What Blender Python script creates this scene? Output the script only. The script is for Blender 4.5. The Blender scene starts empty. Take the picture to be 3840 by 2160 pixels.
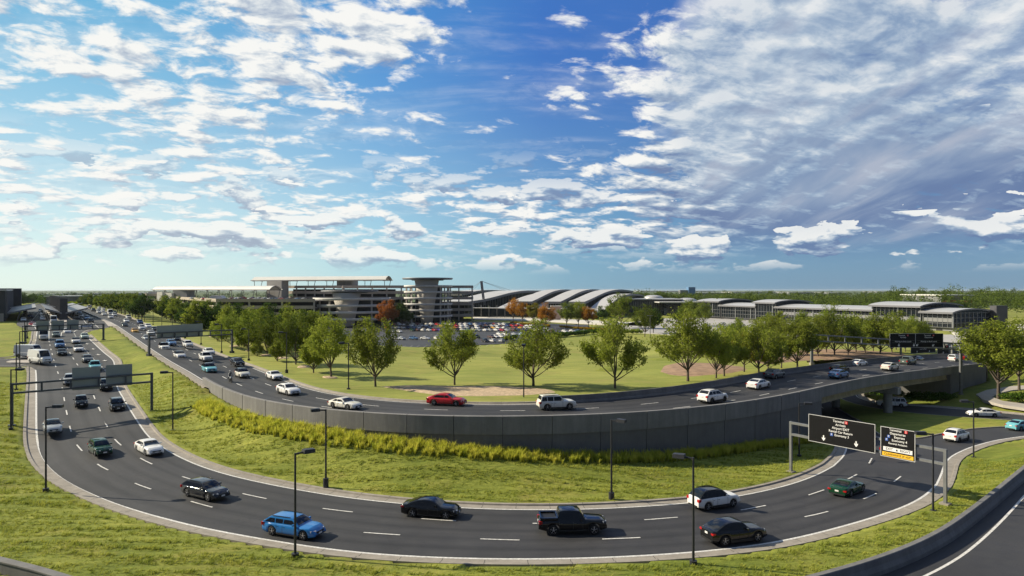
import bpy, math, random
import numpy as np
from mathutils import Vector, Matrix
from mathutils.geometry import tessellate_polygon
random.seed(7); NPR = np.random.default_rng(11)
C = bpy.context.scene.collection
FPX, CX, HY, CAMH = 2560.0, 1920.0, 1087.0, 19.0
PI = math.pi
# ------------------------------------------------------------------ helpers
def lerp(a, b, t): return a + (b - a) * t
def interp(x, xs, ys): return float(np.interp(x, xs, ys))
def U(px, py, z):
    d = FPX * (CAMH - z) / (py - HY)
    return Vector(((px - CX) / FPX * d, d, z))
def at(px, d, z): return Vector(((px - CX) / FPX * d, d, z))
def ZR(d): return min(0.0, max(-2.8, -0.6 - 0.045 * (d - 73.0)))
def UR(px, py):
    q = (py - HY) / FPX
    d = CAMH / q
    if d > 59.67:
        d = 16.315 / (q - 0.045) if q > 0.046 else 1e9
        if d < 0 or ZR(d) <= -2.8: d = (CAMH + 2.8) / q
    return Vector(((px - CX) / FPX * d, d, ZR(d)))
ZLY = ([1120, 1225, 1240, 1300, 1376, 1450, 1530, 1600, 1700, 1800, 1900], [7.2, 7.2, 7.1, 5.9, 4.4, 3.4, 2.8, 1.9, 0.8, 0.2, 0.0])
def UL(px, py): return U(px, py, interp(py, *ZLY))
ZUX = ([290, 440, 560, 640, 773, 960, 1400, 1920, 2400, 2880, 3200, 3350, 3514, 3640, 3900],
       [8.0, 7.2, 6.2, 5.4, 4.7, 4.4, 4.6, 4.7, 4.6, 4.3, 4.0, 3.6, 2.9, 1.6, 0.5])
def zup(px): return interp(px, *ZUX)
def UU(px, py, dz=0.0): return U(px, py, zup(px) + dz)

class MB:
    """collects faces for one mesh"""
    def __init__(s): s.v = []; s.f = []; s.m = []; s.sm = []
    def add(s, verts, faces, mi=0, smooth=False):
        o = len(s.v); s.v += [tuple(p) for p in verts]
        for f in faces: s.f.append(tuple(i + o for i in f)); s.m.append(mi); s.sm.append(smooth)
    def quad(s, a, b, c, d, mi=0): s.add([a, b, c, d], [(0, 1, 2, 3)], mi)
    def box(s, c, size, rot=0.0, mi=0, M=None):
        hx, hy, hz = size[0] / 2, size[1] / 2, size[2] / 2
        P = [Vector((x, y, z)) for z in (-hz, hz) for y in (-hy, hy) for x in (-hx, hx)]
        R = M if M is not None else Matrix.Rotation(rot, 3, 'Z')
        c = Vector(c)
        s.add([R @ p + c for p in P], [(0, 2, 3, 1), (4, 5, 7, 6), (0, 1, 5, 4), (2, 6, 7, 3), (0, 4, 6, 2), (1, 3, 7, 5)], mi)
    def beam(s, a, b, w, h, mi=0):
        a, b = Vector(a), Vector(b); d = b - a; L = d.length
        if L < 1e-6: return
        x = d / L; up = Vector((0, 0, 1)) if abs(x.z) < .95 else Vector((0, 1, 0))
        y = up.cross(x).normalized(); z = x.cross(y)
        R = Matrix((x, y, z)).transposed()
        s.box((a + b) / 2, (L, w, h), M=R, mi=mi)
    def tube(s, a, b, r0, r1=None, n=8, mi=0, smooth=True, caps=True):
        a, b = Vector(a), Vector(b); r1 = r0 if r1 is None else r1
        x = (b - a).normalized(); up = Vector((0, 0, 1)) if abs(x.z) < .95 else Vector((0, 1, 0))
        y = up.cross(x).normalized(); z = x.cross(y)
        vs = []
        for p, r in ((a, r0), (b, r1)):
            for k in range(n):
                t = 2 * PI * k / n; vs.append(p + y * (math.cos(t) * r) + z * (math.sin(t) * r))
        s.add(vs, [(k, (k + 1) % n, n + (k + 1) % n, n + k) for k in range(n)], mi, smooth)
        if caps: s.add(vs, [tuple(range(n - 1, -1, -1)), tuple(range(n, 2 * n))], mi)
    def grid(s, rows, mi=0, smooth=True, closed=False):
        n = len(rows[0]); vs = [p for r in rows for p in r]; fs = []
        for i in range(len(rows) - 1):
            for j in range(n if closed else n - 1):
                j2 = (j + 1) % n
                fs.append((i * n + j, i * n + j2, (i + 1) * n + j2, (i + 1) * n + j))
        s.add(vs, fs, mi, smooth)
    def lathe(s, prof, c=(0, 0, 0), n=24, mi=0, smooth=True, a0=0.0, a1=2 * PI):
        full = abs(a1 - a0 - 2 * PI) < 1e-6; k = n if full else n + 1
        rows = [[Vector((c[0] + r * math.cos(a0 + (a1 - a0) * j / n), c[1] + r * math.sin(a0 + (a1 - a0) * j / n), c[2] + z)) for j in range(k)] for r, z in prof]
        s.grid(rows, mi, smooth, closed=full)
    def poly(s, pts, mi=0):
        tris = tessellate_polygon([[Vector((p[0], p[1], 0)) for p in pts]])
        out = []
        for t in tris:
            a, b, c = (Vector(pts[i]) for i in t)
            out.append(t if (b - a).cross(c - a).z > 0 else (t[0], t[2], t[1]))
        s.add(pts, out, mi)
    def prism(s, pts, h, mi=0):
        """polygon pts (tops) with skirt of depth h"""
        s.poly(pts, mi); n = len(pts)
        lo = [Vector(p) - Vector((0, 0, h)) for p in pts]
        for i in range(n):
            j = (i + 1) % n; s.quad(pts[i], lo[i], lo[j], pts[j], mi)
    def mesh(s, name, mats):
        me = bpy.data.meshes.new(name); me.from_pydata(s.v, [], s.f)
        for m in (mats if isinstance(mats, (list, tuple)) else [mats]): me.materials.append(m)
        if any(s.m): me.polygons.foreach_set('material_index', s.m)
        if any(s.sm): me.polygons.foreach_set('use_smooth', s.sm)
        me.update(); return me
    def build(s, name, mats, parent=None, loc=None):
        return link(name, s.mesh(name, mats), parent, loc)
def link(name, data, parent=None, loc=None, rz=0.0):
    o = bpy.data.objects.new(name, data); C.objects.link(o)
    if parent is not None: o.parent = parent
    if loc is not None: o.location = loc
    if rz: o.rotation_euler = (0, 0, rz)
    return o
def tag(o, label=None, cat=None, group=None, kind=None):
    if label: o['label'] = label
    if cat: o['category'] = cat
    if group: o['group'] = group
    if kind: o['kind'] = kind
    return o
def thing(name, label, cat, loc=(0, 0, 0), rz=0.0, group=None):
    return tag(link(name, None, None, loc, rz), label, cat, group)
def struct(o, label=None): return tag(o, label, None, None, 'structure')
def rawmesh(name, V, F, mats, smooth=False):
    V = np.asarray(V, dtype=np.float32); F = np.asarray(F, dtype=np.int32); k = F.shape[1]
    me = bpy.data.meshes.new(name)
    me.vertices.add(len(V)); me.vertices.foreach_set('co', V.ravel())
    me.loops.add(F.size); me.loops.foreach_set('vertex_index', F.ravel())
    me.polygons.add(len(F)); me.polygons.foreach_set('loop_start', np.arange(0, F.size, k, dtype=np.int32))
    try: me.polygons.foreach_set('loop_total', np.full(len(F), k, dtype=np.int32))
    except Exception: pass
    if smooth: me.polygons.foreach_set('use_smooth', np.ones(len(F), dtype=bool))
    for m in (mats if isinstance(mats, (list, tuple)) else [mats]): me.materials.append(m)
    me.update(calc_edges=True); me.validate(); return me

# ---- polylines
def resample(pts, step=None, n=None):
    P = np.array([tuple(p) for p in pts], dtype=float)
    s = np.concatenate([[0], np.cumsum(np.linalg.norm(np.diff(P[:, :2], axis=0), axis=1))])
    if n is None: n = max(2, int(round(s[-1] / step)) + 1)
    t = np.linspace(0, s[-1], n)
    return np.stack([np.interp(t, s, P[:, k]) for k in range(3)], axis=1)
def smoothline(pts, step=1.5, sig=4.0):
    P = resample(pts, step=step)
    k = max(1, int(3 * sig / step)); w = np.exp(-0.5 * (np.arange(-k, k + 1) * step / sig) ** 2); w /= w.sum()
    pre = 2 * P[0] - P[1:k + 1][::-1]; post = 2 * P[-1] - P[-k - 1:-1][::-1]
    if len(pre) < k or len(post) < k: return P
    E = np.concatenate([pre, P, post])
    return np.stack([np.convolve(E[:, i], w, 'valid') for i in range(3)], axis=1)
def normals2(P):
    t = np.gradient(P[:, :2], axis=0); t /= (np.linalg.norm(t, axis=1, keepdims=True) + 1e-9)
    return np.stack([t[:, 1], -t[:, 0]], axis=1)          # to the right of travel
def offset(P, d):
    Q = P.copy(); Q[:, :2] += normals2(P) * d; return Q
def sweep(mb, P, prof, mi=0, smooth=False):
    N = normals2(P)
    rows = [[Vector((p[0] + n[0] * o, p[1] + n[1] * o, p[2] + z)) for o, z in prof] for p, n in zip(P, N)]
    mb.grid(rows, mi, smooth)
def along(P, s0, s1):
    """piece of polyline between arc lengths"""
    s = np.concatenate([[0], np.cumsum(np.linalg.norm(np.diff(P[:, :2], axis=0), axis=1))])
    ts = [s0] + [x for x in s if s0 < x < s1] + [s1]
    return np.stack([np.interp(ts, s, P[:, k]) for k in range(3)], axis=1)
def plen(P): return float(np.linalg.norm(np.diff(P[:, :2], axis=0), axis=1).sum())
def stripe(mb, P, w, dz=0.012, mi=0):
    if len(P) < 2: return
    sweep(mb, P, [(-w / 2, dz), (w / 2, dz)], mi)
def dashes(mb, P, dash=3.0, cyc=9.3, w=0.15, dz=0.012, s0=0.0, s1=None):
    L = plen(P) if s1 is None else s1; s = s0
    while s + dash < L:
        stripe(mb, along(P, s, s + dash), w, dz); s += cyc
def tangent_at(P, p):
    i = int(np.argmin((P[:, 0] - p[0]) ** 2 + (P[:, 1] - p[1]) ** 2))
    i = min(max(i, 1), len(P) - 2); t = P[i + 1, :2] - P[i - 1, :2]
    return math.atan2(t[1], t[0]), float(P[i, 2])
def inpoly(X, Y, poly):
    poly = np.asarray([(p[0], p[1]) for p in poly]); c = np.zeros(X.shape, bool); j = len(poly) - 1
    for i in range(len(poly)):
        xi, yi = poly[i]; xj, yj = poly[j]
        c ^= ((yi > Y) != (yj > Y)) & (X < (xj - xi) * (Y - yi) / (yj - yi + 1e-12) + xi); j = i
    return c

# ------------------------------------------------------------------ materials
def new_mat(name):
    m = bpy.data.materials.new(name); m.use_nodes = True
    nt = m.node_tree; return m, nt, nt.nodes['Principled BSDF']
def N(nt, typ, **kw):
    n = nt.nodes.new(typ)
    for k, v in kw.items(): setattr(n, k, v)
    return n
def noise(nt, vec, scale, detail=4, rough=.55, dist=0.0):
    n = N(nt, 'ShaderNodeTexNoise'); n.inputs['Scale'].default_value = scale; n.inputs['Detail'].default_value = detail
    n.inputs['Roughness'].default_value = rough; n.inputs['Distortion'].default_value = dist
    if vec is not None: nt.links.new(vec, n.inputs['Vector'])
    return n.outputs['Fac']
def ramp(nt, fac, stops):
    r = N(nt, 'ShaderNodeValToRGB'); e = r.color_ramp.elements
    while len(e) < len(stops): e.new(0.5)
    for el, (p, c) in zip(e, stops): el.position = p; el.color = (*c, 1) if len(c) == 3 else c
    nt.links.new(fac, r.inputs['Fac']); return r.outputs['Color']
def mixc(nt, fac, a, b, mode='MIX'):
    m = N(nt, 'ShaderNodeMix', data_type='RGBA', blend_type=mode)
    for sock, val in ((m.inputs[0], fac), (m.inputs[6], a), (m.inputs[7], b)):
        if isinstance(val, (int, float)): sock.default_value = val
        elif isinstance(val, (tuple, list)): sock.default_value = (*val, 1) if len(val) == 3 else val
        else: nt.links.new(val, sock)
    return m.outputs[2]
def mathn(nt, op, a, b=None, c=None, clamp=False):
    m = N(nt, 'ShaderNodeMath', operation=op, use_clamp=clamp)
    for i, val in enumerate((a, b, c)):
        if val is None: continue
        if isinstance(val, (int, float)): m.inputs[i].default_value = val
        else: nt.links.new(val, m.inputs[i])
    return m.outputs[0]
def objvec(nt, scale=(1, 1, 1), rot=0.0):
    t = N(nt, 'ShaderNodeTexCoord'); mp = N(nt, 'ShaderNodeMapping'); mp.inputs['Scale'].default_value = scale
    mp.inputs['Rotation'].default_value = (0, 0, rot)
    nt.links.new(t.outputs['Object'], mp.inputs['Vector']); return mp.outputs['Vector']
def bump(nt, b, h, strength=.4, dist=.05):
    n = N(nt, 'ShaderNodeBump'); n.inputs['Strength'].default_value = strength; n.inputs['Distance'].default_value = dist
    nt.links.new(h, n.inputs['Height']); nt.links.new(n.outputs['Normal'], b.inputs['Normal'])
def simple(name, col, rough=.6, metal=0.0, var=0.12, scale=1.5, bmp=0.0, spec=.5, coat=0.0):
    m, nt, b = new_mat(name)
    b.inputs['Roughness'].default_value = rough; b.inputs['Metallic'].default_value = metal
    b.inputs['Specular IOR Level'].default_value = spec; b.inputs['Coat Weight'].default_value = coat; b.inputs['Coat Roughness'].default_value = .05
    v = objvec(nt); f = noise(nt, v, scale, 5)
    dark = tuple(c * (1 - var * 1.6) for c in col); lite = tuple(min(1, c * (1 + var)) for c in col)
    nt.links.new(ramp(nt, f, [(.25, dark), (.75, lite)]), b.inputs['Base Color'])
    if bmp: bump(nt, b, noise(nt, v, scale * 12, 3), bmp, .03)
    return m
MATS = {}
def M(key): return MATS[key]
def concrete(name, col, streak=.15, scale=.6, bmp=.25):
    m, nt, b = new_mat(name); b.inputs['Roughness'].default_value = .85; b.inputs['Specular IOR Level'].default_value = .25
    v = objvec(nt); vs = objvec(nt, (1.2, 1.2, .12))
    f = noise(nt, v, scale, 6, .65); g = noise(nt, vs, 1.6, 4); h = noise(nt, v, 9, 3)
    base = ramp(nt, f, [(.3, tuple(c * .82 for c in col)), (.7, tuple(c * 1.12 for c in col))])
    st = ramp(nt, g, [(.42, (1 - streak * 2,) * 3), (.62, (1, 1, 1))])
    c2 = mixc(nt, 1.0, base, st, 'MULTIPLY'); c3 = mixc(nt, .25, c2, ramp(nt, h, [(.3, (.55, .54, .52)), (.7, (1, 1, 1))]), 'MULTIPLY')
    nt.links.new(c3, b.inputs['Base Color']); bump(nt, b, h, bmp, .02); return m
def mixv(nt, v, amt):
    n = N(nt, 'ShaderNodeTexNoise'); n.inputs['Scale'].default_value = .5; n.inputs['Detail'].default_value = 4; nt.links.new(v, n.inputs['Vector'])
    m = N(nt, 'ShaderNodeMix', data_type='VECTOR'); m.inputs[0].default_value = amt * .25
    a = N(nt, 'ShaderNodeVectorMath', operation='SCALE'); a.inputs[3].default_value = 8; nt.links.new(n.outputs['Color'], a.inputs[0])
    q = N(nt, 'ShaderNodeVectorMath', operation='ADD'); nt.links.new(v, q.inputs[0]); nt.links.new(a.outputs[0], q.inputs[1]); return q.outputs[0]
def asphalt(name, col, tracks=False):
    m, nt, b = new_mat(name); b.inputs['Specular IOR Level'].default_value = .3
    v = objvec(nt); f = noise(nt, v, .09, 5, .6); g = noise(nt, v, .7, 5, .65, .5); h = noise(nt, v, 14, 2)
    a = ramp(nt, f, [(.3, tuple(c * .8 for c in col)), (.72, tuple(c * 1.22 for c in col))])
    a = mixc(nt, .55, a, ramp(nt, g, [(.35, (.72, .72, .74)), (.65, (1.1, 1.1, 1.08))]), 'MULTIPLY')
    a = mixc(nt, .4, a, ramp(nt, h, [(.3, (.6, .6, .6)), (.7, (1.3, 1.3, 1.3))]), 'MULTIPLY')
    if tracks:
        uv = N(nt, 'ShaderNodeUVMap'); uv.uv_map = 'UVMap'; sp = N(nt, 'ShaderNodeSeparateXYZ'); nt.links.new(uv.outputs[0], sp.inputs[0])
        tr = mathn(nt, 'ABSOLUTE', mathn(nt, 'SINE', mathn(nt, 'MULTIPLY', sp.outputs[0], PI * 6)))
        mp = N(nt, 'ShaderNodeMapping'); mp.inputs['Scale'].default_value = (26, .05, 1); nt.links.new(uv.outputs[0], mp.inputs[0]); st = noise(nt, mp.outputs[0], 1.0, 4, .6)
        a = mixc(nt, .75, a, ramp(nt, mathn(nt, 'ADD', mathn(nt, 'MULTIPLY', tr, .35), mathn(nt, 'MULTIPLY', st, .75)), [(.35, (.70, .70, .71)), (.75, (1.25, 1.23, 1.2))]), 'MULTIPLY')
        mp2 = N(nt, 'ShaderNodeMapping'); mp2.inputs['Scale'].default_value = (2.2, .06, 1); nt.links.new(uv.outputs[0], mp2.inputs[0]); vo = N(nt, 'ShaderNodeTexVoronoi'); vo.inputs['Scale'].default_value = 1.0; vo.distance = 'CHEBYCHEV'; nt.links.new(mp2.outputs[0], vo.inputs['Vector'])
        pv_ = N(nt, 'ShaderNodeSeparateXYZ'); nt.links.new(vo.outputs['Color'], pv_.inputs[0])
        a = mixc(nt, .5, a, ramp(nt, pv_.outputs[0], [(.78, (1, 1, 1)), (.8, (.78, .78, .8))]), 'MULTIPLY')
        ck = N(nt, 'ShaderNodeTexVoronoi', feature='DISTANCE_TO_EDGE'); ck.inputs['Scale'].default_value = .16; nt.links.new(mixv(nt, v, .9), ck.inputs['Vector'])
        a = mixc(nt, .45, a, ramp(nt, ck.outputs['Distance'], [(.0, (.45, .45, .45)), (.012, (1, 1, 1))]), 'MULTIPLY')
    nt.links.new(a, b.inputs['Base Color'])
    r = N(nt, 'ShaderNodeMapRange'); r.inputs[3].default_value = .62; r.inputs[4].default_value = .85
    nt.links.new(g, r.inputs[0]); nt.links.new(r.outputs[0], b.inputs['Roughness'])
    bump(nt, b, h, .25, .012); return m
def grass(name, c1, c2, c3, brown, streak_rot=.25, bm=.6, sx=.30):
    m, nt, b = new_mat(name); b.inputs['Roughness'].default_value = .9; b.inputs['Specular IOR Level'].default_value = .12
    v = objvec(nt); vs = objvec(nt, (sx, 1.0, 1.0), streak_rot)
    big = noise(nt, v, .045, 4, .6, .4); mid = noise(nt, vs, .55, 5, .62, .8); fine = noise(nt, vs, 2.6, 5, .7, .4); dry = noise(nt, v, .13, 6, .7, .6)
    tiny = noise(nt, v, 9.0, 4, .7)
    a = ramp(nt, mid, [(.28, c1), (.5, c2), (.74, c3)])
    a = mixc(nt, .5, a, ramp(nt, big, [(.3, c1), (.7, c3)]))
    a = mixc(nt, mathn(nt, 'MULTIPLY', ramp(nt, dry, [(.52, (0, 0, 0)), (.7, (1, 1, 1))]), .55), a, brown)
    a = mixc(nt, .8, a, ramp(nt, fine, [(.25, (.48, .55, .4)), (.5, (1, 1, 1)), (.78, (1.35, 1.28, 1.1))]), 'MULTIPLY')
    a = mixc(nt, .55, a, ramp(nt, tiny, [(.3, (.55, .6, .5)), (.7, (1.3, 1.25, 1.2))]), 'MULTIPLY')
    nt.links.new(a, b.inputs['Base Color'])
    hh = mathn(nt, 'ADD', mathn(nt, 'MULTIPLY', mid, .9), mathn(nt, 'ADD', mathn(nt, 'MULTIPLY', fine, .55), mathn(nt, 'MULTIPLY', tiny, .15)))
    bump(nt, b, hh, bm, .35); return m
def leafmat(name, c1, c2, trans=.35):
    m, nt, b = new_mat(name); nt.nodes.remove(b); out = nt.nodes['Material Output']
    t = N(nt, 'ShaderNodeTexCoord'); oi = N(nt, 'ShaderNodeObjectInfo'); f = noise(nt, t.outputs['Object'], .9, 3)
    col = ramp(nt, f, [(.3, c1), (.7, c2)])
    hsv = N(nt, 'ShaderNodeHueSaturation'); nt.links.new(col, hsv.inputs['Color'])
    mr = N(nt, 'ShaderNodeMapRange'); mr.inputs[3].default_value = .75; mr.inputs[4].default_value = 1.22
    nt.links.new(oi.outputs['Random'], mr.inputs[0]); nt.links.new(mr.outputs[0], hsv.inputs['Value'])
    d = N(nt, 'ShaderNodeBsdfDiffuse'); tr = N(nt, 'ShaderNodeBsdfTranslucent'); mx = N(nt, 'ShaderNodeMixShader'); mx.inputs[0].default_value = trans
    nt.links.new(hsv.outputs[0], d.inputs['Color']); nt.links.new(hsv.outputs[0], tr.inputs['Color'])
    nt.links.new(d.outputs[0], mx.inputs[1]); nt.links.new(tr.outputs[0], mx.inputs[2]); nt.links.new(mx.outputs[0], out.inputs['Surface']); return m
def glassmat(name, col=(.012, .014, .016), rough=.06, spec=.6):
    m, nt, b = new_mat(name); b.inputs['Base Color'].default_value = (*col, 1); b.inputs['Roughness'].default_value = rough; b.inputs['Specular IOR Level'].default_value = spec
    v = objvec(nt); f = noise(nt, v, .4, 2); nt.links.new(ramp(nt, f, [(.3, col), (.7, tuple(c * 1.8 for c in col))]), b.inputs['Base Color']); return m

MATS['asphalt'] = asphalt('asphalt', (.043, .043, .046))
MATS['asphalt_road'] = asphalt('asphalt_road', (.043, .043, .046), True)
MATS['asphalt_far'] = asphalt('asphalt_lot', (.05, .052, .056))
MATS['paint_white'] = simple('road_paint', (.66, .64, .60), .7, var=.28, scale=5)
MATS['kerb'] = concrete('kerb_concrete', (.33, .295, .25), .05, .8)
MATS['wall'] = concrete('wall_concrete', (.17, .165, .16), .035, .22)
MATS['wall_cap'] = concrete('parapet_concrete', (.235, .228, .22), .06, .3)
MATS['wall_gap'] = simple('joint_dark', (.02, .02, .02), .9)
MATS['barrier'] = concrete('barrier_concrete', (.19, .185, .18), .05, .6)
MATS['pave'] = concrete('pavement_concrete', (.44, .40, .36), .04, .3)
MATS['apron'] = concrete('apron_concrete', (.42, .40, .38), .03, .05)
MATS['apron_white'] = concrete('apron_bright', (.66, .62, .55), .02, .05)
MATS['grass'] = grass('grass', (.085, .128, .02), (.205, .24, .04), (.37, .365, .078), (.33, .26, .085), .3, 1.0)
MATS['grass_up'] = grass('grass_mown', (.15, .19, .04), (.26, .28, .066), (.37, .355, .10), (.31, .25, .095), .04, .35, .12)
MATS['far'] = grass('far_land', (.05, .085, .03), (.075, .11, .04), (.12, .14, .06), (.16, .14, .08), 0, .1)
MATS['mulch'] = simple('mulch', (.50, .37, .235), .95, var=.28, scale=2.2, bmp=.8)
MATS['mulch_dark'] = simple('mulch_brown', (.30, .19, .115), .95, var=.3, scale=.8, bmp=.8)
MATS['steel'] = simple('galvanised_steel', (.21, .215, .215), .5, .4, scale=2)
MATS['steel_dark'] = simple('dark_steel', (.085, .095, .105), .5, .3, scale=2)
MATS['lamp'] = simple('lamp_bronze', (.035, .036, .04), .5, .3, scale=2)
MATS['lens'] = simple('lamp_lens', (.35, .33, .28), .3)
MATS['sign_back'] = simple('sign_back', (.30, .335, .31), .55, .15, var=.06, scale=.7)
MATS['sign_black'] = simple('sign_black', (.006, .006, .007), .55, var=.1, spec=.2)
MATS['sign_white'] = simple('sign_white', (.82, .81, .79), .5, var=.03)
MATS['sign_yellow'] = simple('sign_yellow', (.80, .47, .03), .5, var=.03)
MATS['sign_red'] = simple('sign_red', (.62, .03, .03), .5, var=.03)
MATS['sign_blue'] = simple('sign_blue', (.05, .12, .42), .5, var=.03)
# ------------------------------------------------------------------ road lines (traced on the ground)
inner_px = [(324,1257),(343,1276),(367,1298),(395,1324),(421,1343),(431,1353),(434,1372),(438,1410),(444,1453),(477,1509),(514,1568),(559,1635),(600,1669),(663,1706),(745,1744),(839,1775),(960,1804),
            (1117,1835),(1295,1864),(1515,1888),(1728,1903),(1920,1910),(2181,1909),(2404,1898),(2587,1885),(2751,1862),(2880,1836),(2973,1812),(3059,1780),(3118,1747)]
outer_px = [(134,1276),(128,1300),(126,1340),(128,1376),(131,1412),(130,1524),(129,1598),(131,1654),(140,1695),(164,1740),(224,1796),(309,1840),(406,1885),(540,1929),(682,1968),(820,1998),(960,2022),
            (1117,2049),(1258,2069),(1426,2086),(1631,2096),(1920,2103),(2181,2099),(2404,2090),(2602,2077),(2880,2047),(3003,2021),(3141,1985),(3271,1948),(3402,1905),(3484,1860),(3521,1817)]
def low(px, py): return UL(px, py) if px < 1000 else (U(px, py, 0) if px < 2500 else UR(px, py))
INNER = smoothline([low(*p) for p in inner_px], 1.5, 2.5)
OUTER = smoothline([low(*p) for p in outer_px], 1.5, 3.0)
near_px = [(292,1159),(324,1172),(365,1189),(410,1207),(440,1224),(503,1268),(559,1307),(634,1356),(708,1397),(775,1430)]
NEARL = [UU(*p) for p in near_px]
wall_px = [(773,1418),(820,1442),(876,1464),(932,1484),(960,1492),(1109,1518),(1228,1532),(1374,1544),(1534,1553),(1705,1558),(1920,1558.5),(2065,1556),(2244,1550),(2416,1541),(2569,1528),(2703,1514),(2820,1498),
           (2880,1488),(2973,1470),(3068,1449),(3215,1418),(3365,1396),(3514,1379),(3633,1366),(3700,1360)]
WT = [U(px, py, zup(px) + 1.0) - Vector((0, 0, 1.0)) for px, py in wall_px]
NEAR = smoothline(NEARL[:-1] + WT[1:], 1.5, 4.0)                      # near edge of the upper road at road level
far_px = [(291,1149),(335,1157),(373,1164),(429,1174),(480,1189),(537,1214),(596,1239),(689,1278),(764,1309),(839,1339),(960,1382),(1057,1421),(1146,1455),(1258,1481),(1370,1496),(1519,1509),(1640,1514),(1780,1517),(1920,1518),
          (2009,1516),(2159,1510),(2293,1500),(2479,1480),(2665,1453),(2777,1431),(2880,1412),(2955,1401),(3104,1380),(3253,1362),(3365,1351.5),(3476,1344),(3560,1340),(3640,1338)]
FAR = smoothline([UU(*p) for p in far_px], 1.5, 4.0)

def sub_until_px(P, p0, p1):
    px = CX + P[:, 0] / P[:, 1] * FPX
    idx = np.where((px >= p0) & (px <= p1))[0]; return P[idx[0]:idx[-1] + 1]

def road_strip(name, A, B, mat, n=240, thick=.35, label=None):
    a, b = resample(A, n=n), resample(B, n=n); mb = MB()
    rows = []
    for p, q in zip(a, b):
        p, q = Vector(p), Vector(q); dn = Vector((0, 0, thick))
        rows.append([p - dn, p] + [p.lerp(q, k / 6) for k in range(1, 6)] + [q, q - dn])
    mb.grid(rows, 0, False)
    mb.add([rows[0][k] for k in (0, 1, 7, 8)] + [rows[-1][k] for k in (0, 1, 7, 8)], [(0, 1, 2, 3), (7, 6, 5, 4)])
    # upward normals
    o = mb.build(name, mat); struct(o, label)
    Lr = plen((a + b) / 2); uvl = o.data.uv_layers.new(name='UVMap'); nn = 9; fr = [0, 0] + [k / 6 for k in range(1, 6)] + [1, 1]
    for lp in o.data.loops:
        vi = lp.vertex_index; uvl.data[lp.index].uv = (fr[vi % nn], (vi // nn) / (n - 1) * Lr) if vi < nn * n else (0, 0)
    fix_up(o); return o
def fix_up(o):
    import bmesh
    bm = bmesh.new(); bm.from_mesh(o.data); bmesh.ops.recalc_face_normals(bm, faces=bm.faces[:]); bm.to_mesh(o.data); bm.free()

lower_road = road_strip('lower_road', INNER, OUTER, M('asphalt_road'), 300, label='dark asphalt three lane road curving through the foreground')
upper_road = road_strip('upper_road', FAR, NEAR, M('asphalt_road'), 300, label='dark asphalt elevated road above the retaining wall')
CENTER_L = (resample(INNER, n=300) + resample(OUTER, n=300)) / 2
CENTER_U = (resample(FAR, n=300) + resample(NEAR, n=300)) / 2

# interchange, plaza, side road, ramp, car park
def RP(pts): return [UR(*p) for p in pts]
inter = RP([(3118,1747),(3156,1713),(3171,1680),(3160,1650),(3120,1610),(3040,1565),(2950,1525),(2860,1495),(2900,1465),(3100,1455),(3200,1456),(3228,1466),(3215,1481),(3249,1500),(3290,1513),(3394,1519),(3513,1527),(3655,1538),(3756,1548),(3840,1556),(3990,1570),
            (4010,1620),(3840,1637),(3737,1652),(3644,1678),(3577,1709),(3551,1735),(3538,1780),(3521,1817)])
mb = MB(); mb.prism(inter, .4); struct(mb.build('junction_road', M('asphalt')), 'asphalt junction passing below the bridge')
plaza_px = [(324,1257),(134,1276),(137,1242),(100,1234),(70,1222),(62,1215),(88,1168),(105,1150),(150,1137),(215,1130),(270,1141),(296,1158),(345,1180),(400,1206),(420,1217),(408,1227),(380,1233),(345,1239),(326,1246)]
plaza = [UL(*p) for p in plaza_px]
mb = MB(); mb.prism(plaza, .4); struct(mb.build('plaza_road', M('asphalt')), 'asphalt forecourt lanes in front of the far terminal')
side_px = [(-90,1349),(60,1343),(100,1325),(122,1300),(136,1300),(136,1388),(112,1375),(-90,1375)]
side = [UL(*p) for p in side_px]
mb = MB(); mb.prism(side, .4); struct(mb.build('side_road', M('asphalt')), 'short asphalt side road joining from the left')
bar_px = [(2900,2190),(3025,2158),(3178,2119),(3327,2071),(3439,2026),(3532,1978),(3625,1911),(3719,1840),(3793,1780),(3860,1727),(3960,1650)]
BARR = smoothline([U(px, py, 1.05) - Vector((0, 0, 1.05)) for px, py in bar_px], 1.0, 3.0)
ramp_poly = [Vector(p) for p in offset(BARR, .3)[::4]] + [Vector(p) for p in offset(BARR, 11)[::-4]]
mb = MB(); mb.prism([p + Vector((0, 0, .02)) for p in ramp_poly], .4); struct(mb.build('ramp_road', M('asphalt')), 'asphalt ramp beyond the concrete barrier at the lower right')
ZP = -3.7
lot_px = [(1000,1268),(1180,1222),(1430,1206),(1800,1206),(2200,1218),(2235,1237),(2052,1274),(1922,1287),(1820,1292),(1500,1304),(1300,1306),(1120,1300)]
lot = [U(px, py, ZP) for px, py in lot_px]
mb = MB(); mb.prism(lot, .4); struct(mb.build('car_park', M('asphalt_far')), 'asphalt car park in front of the parking garage')

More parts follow.
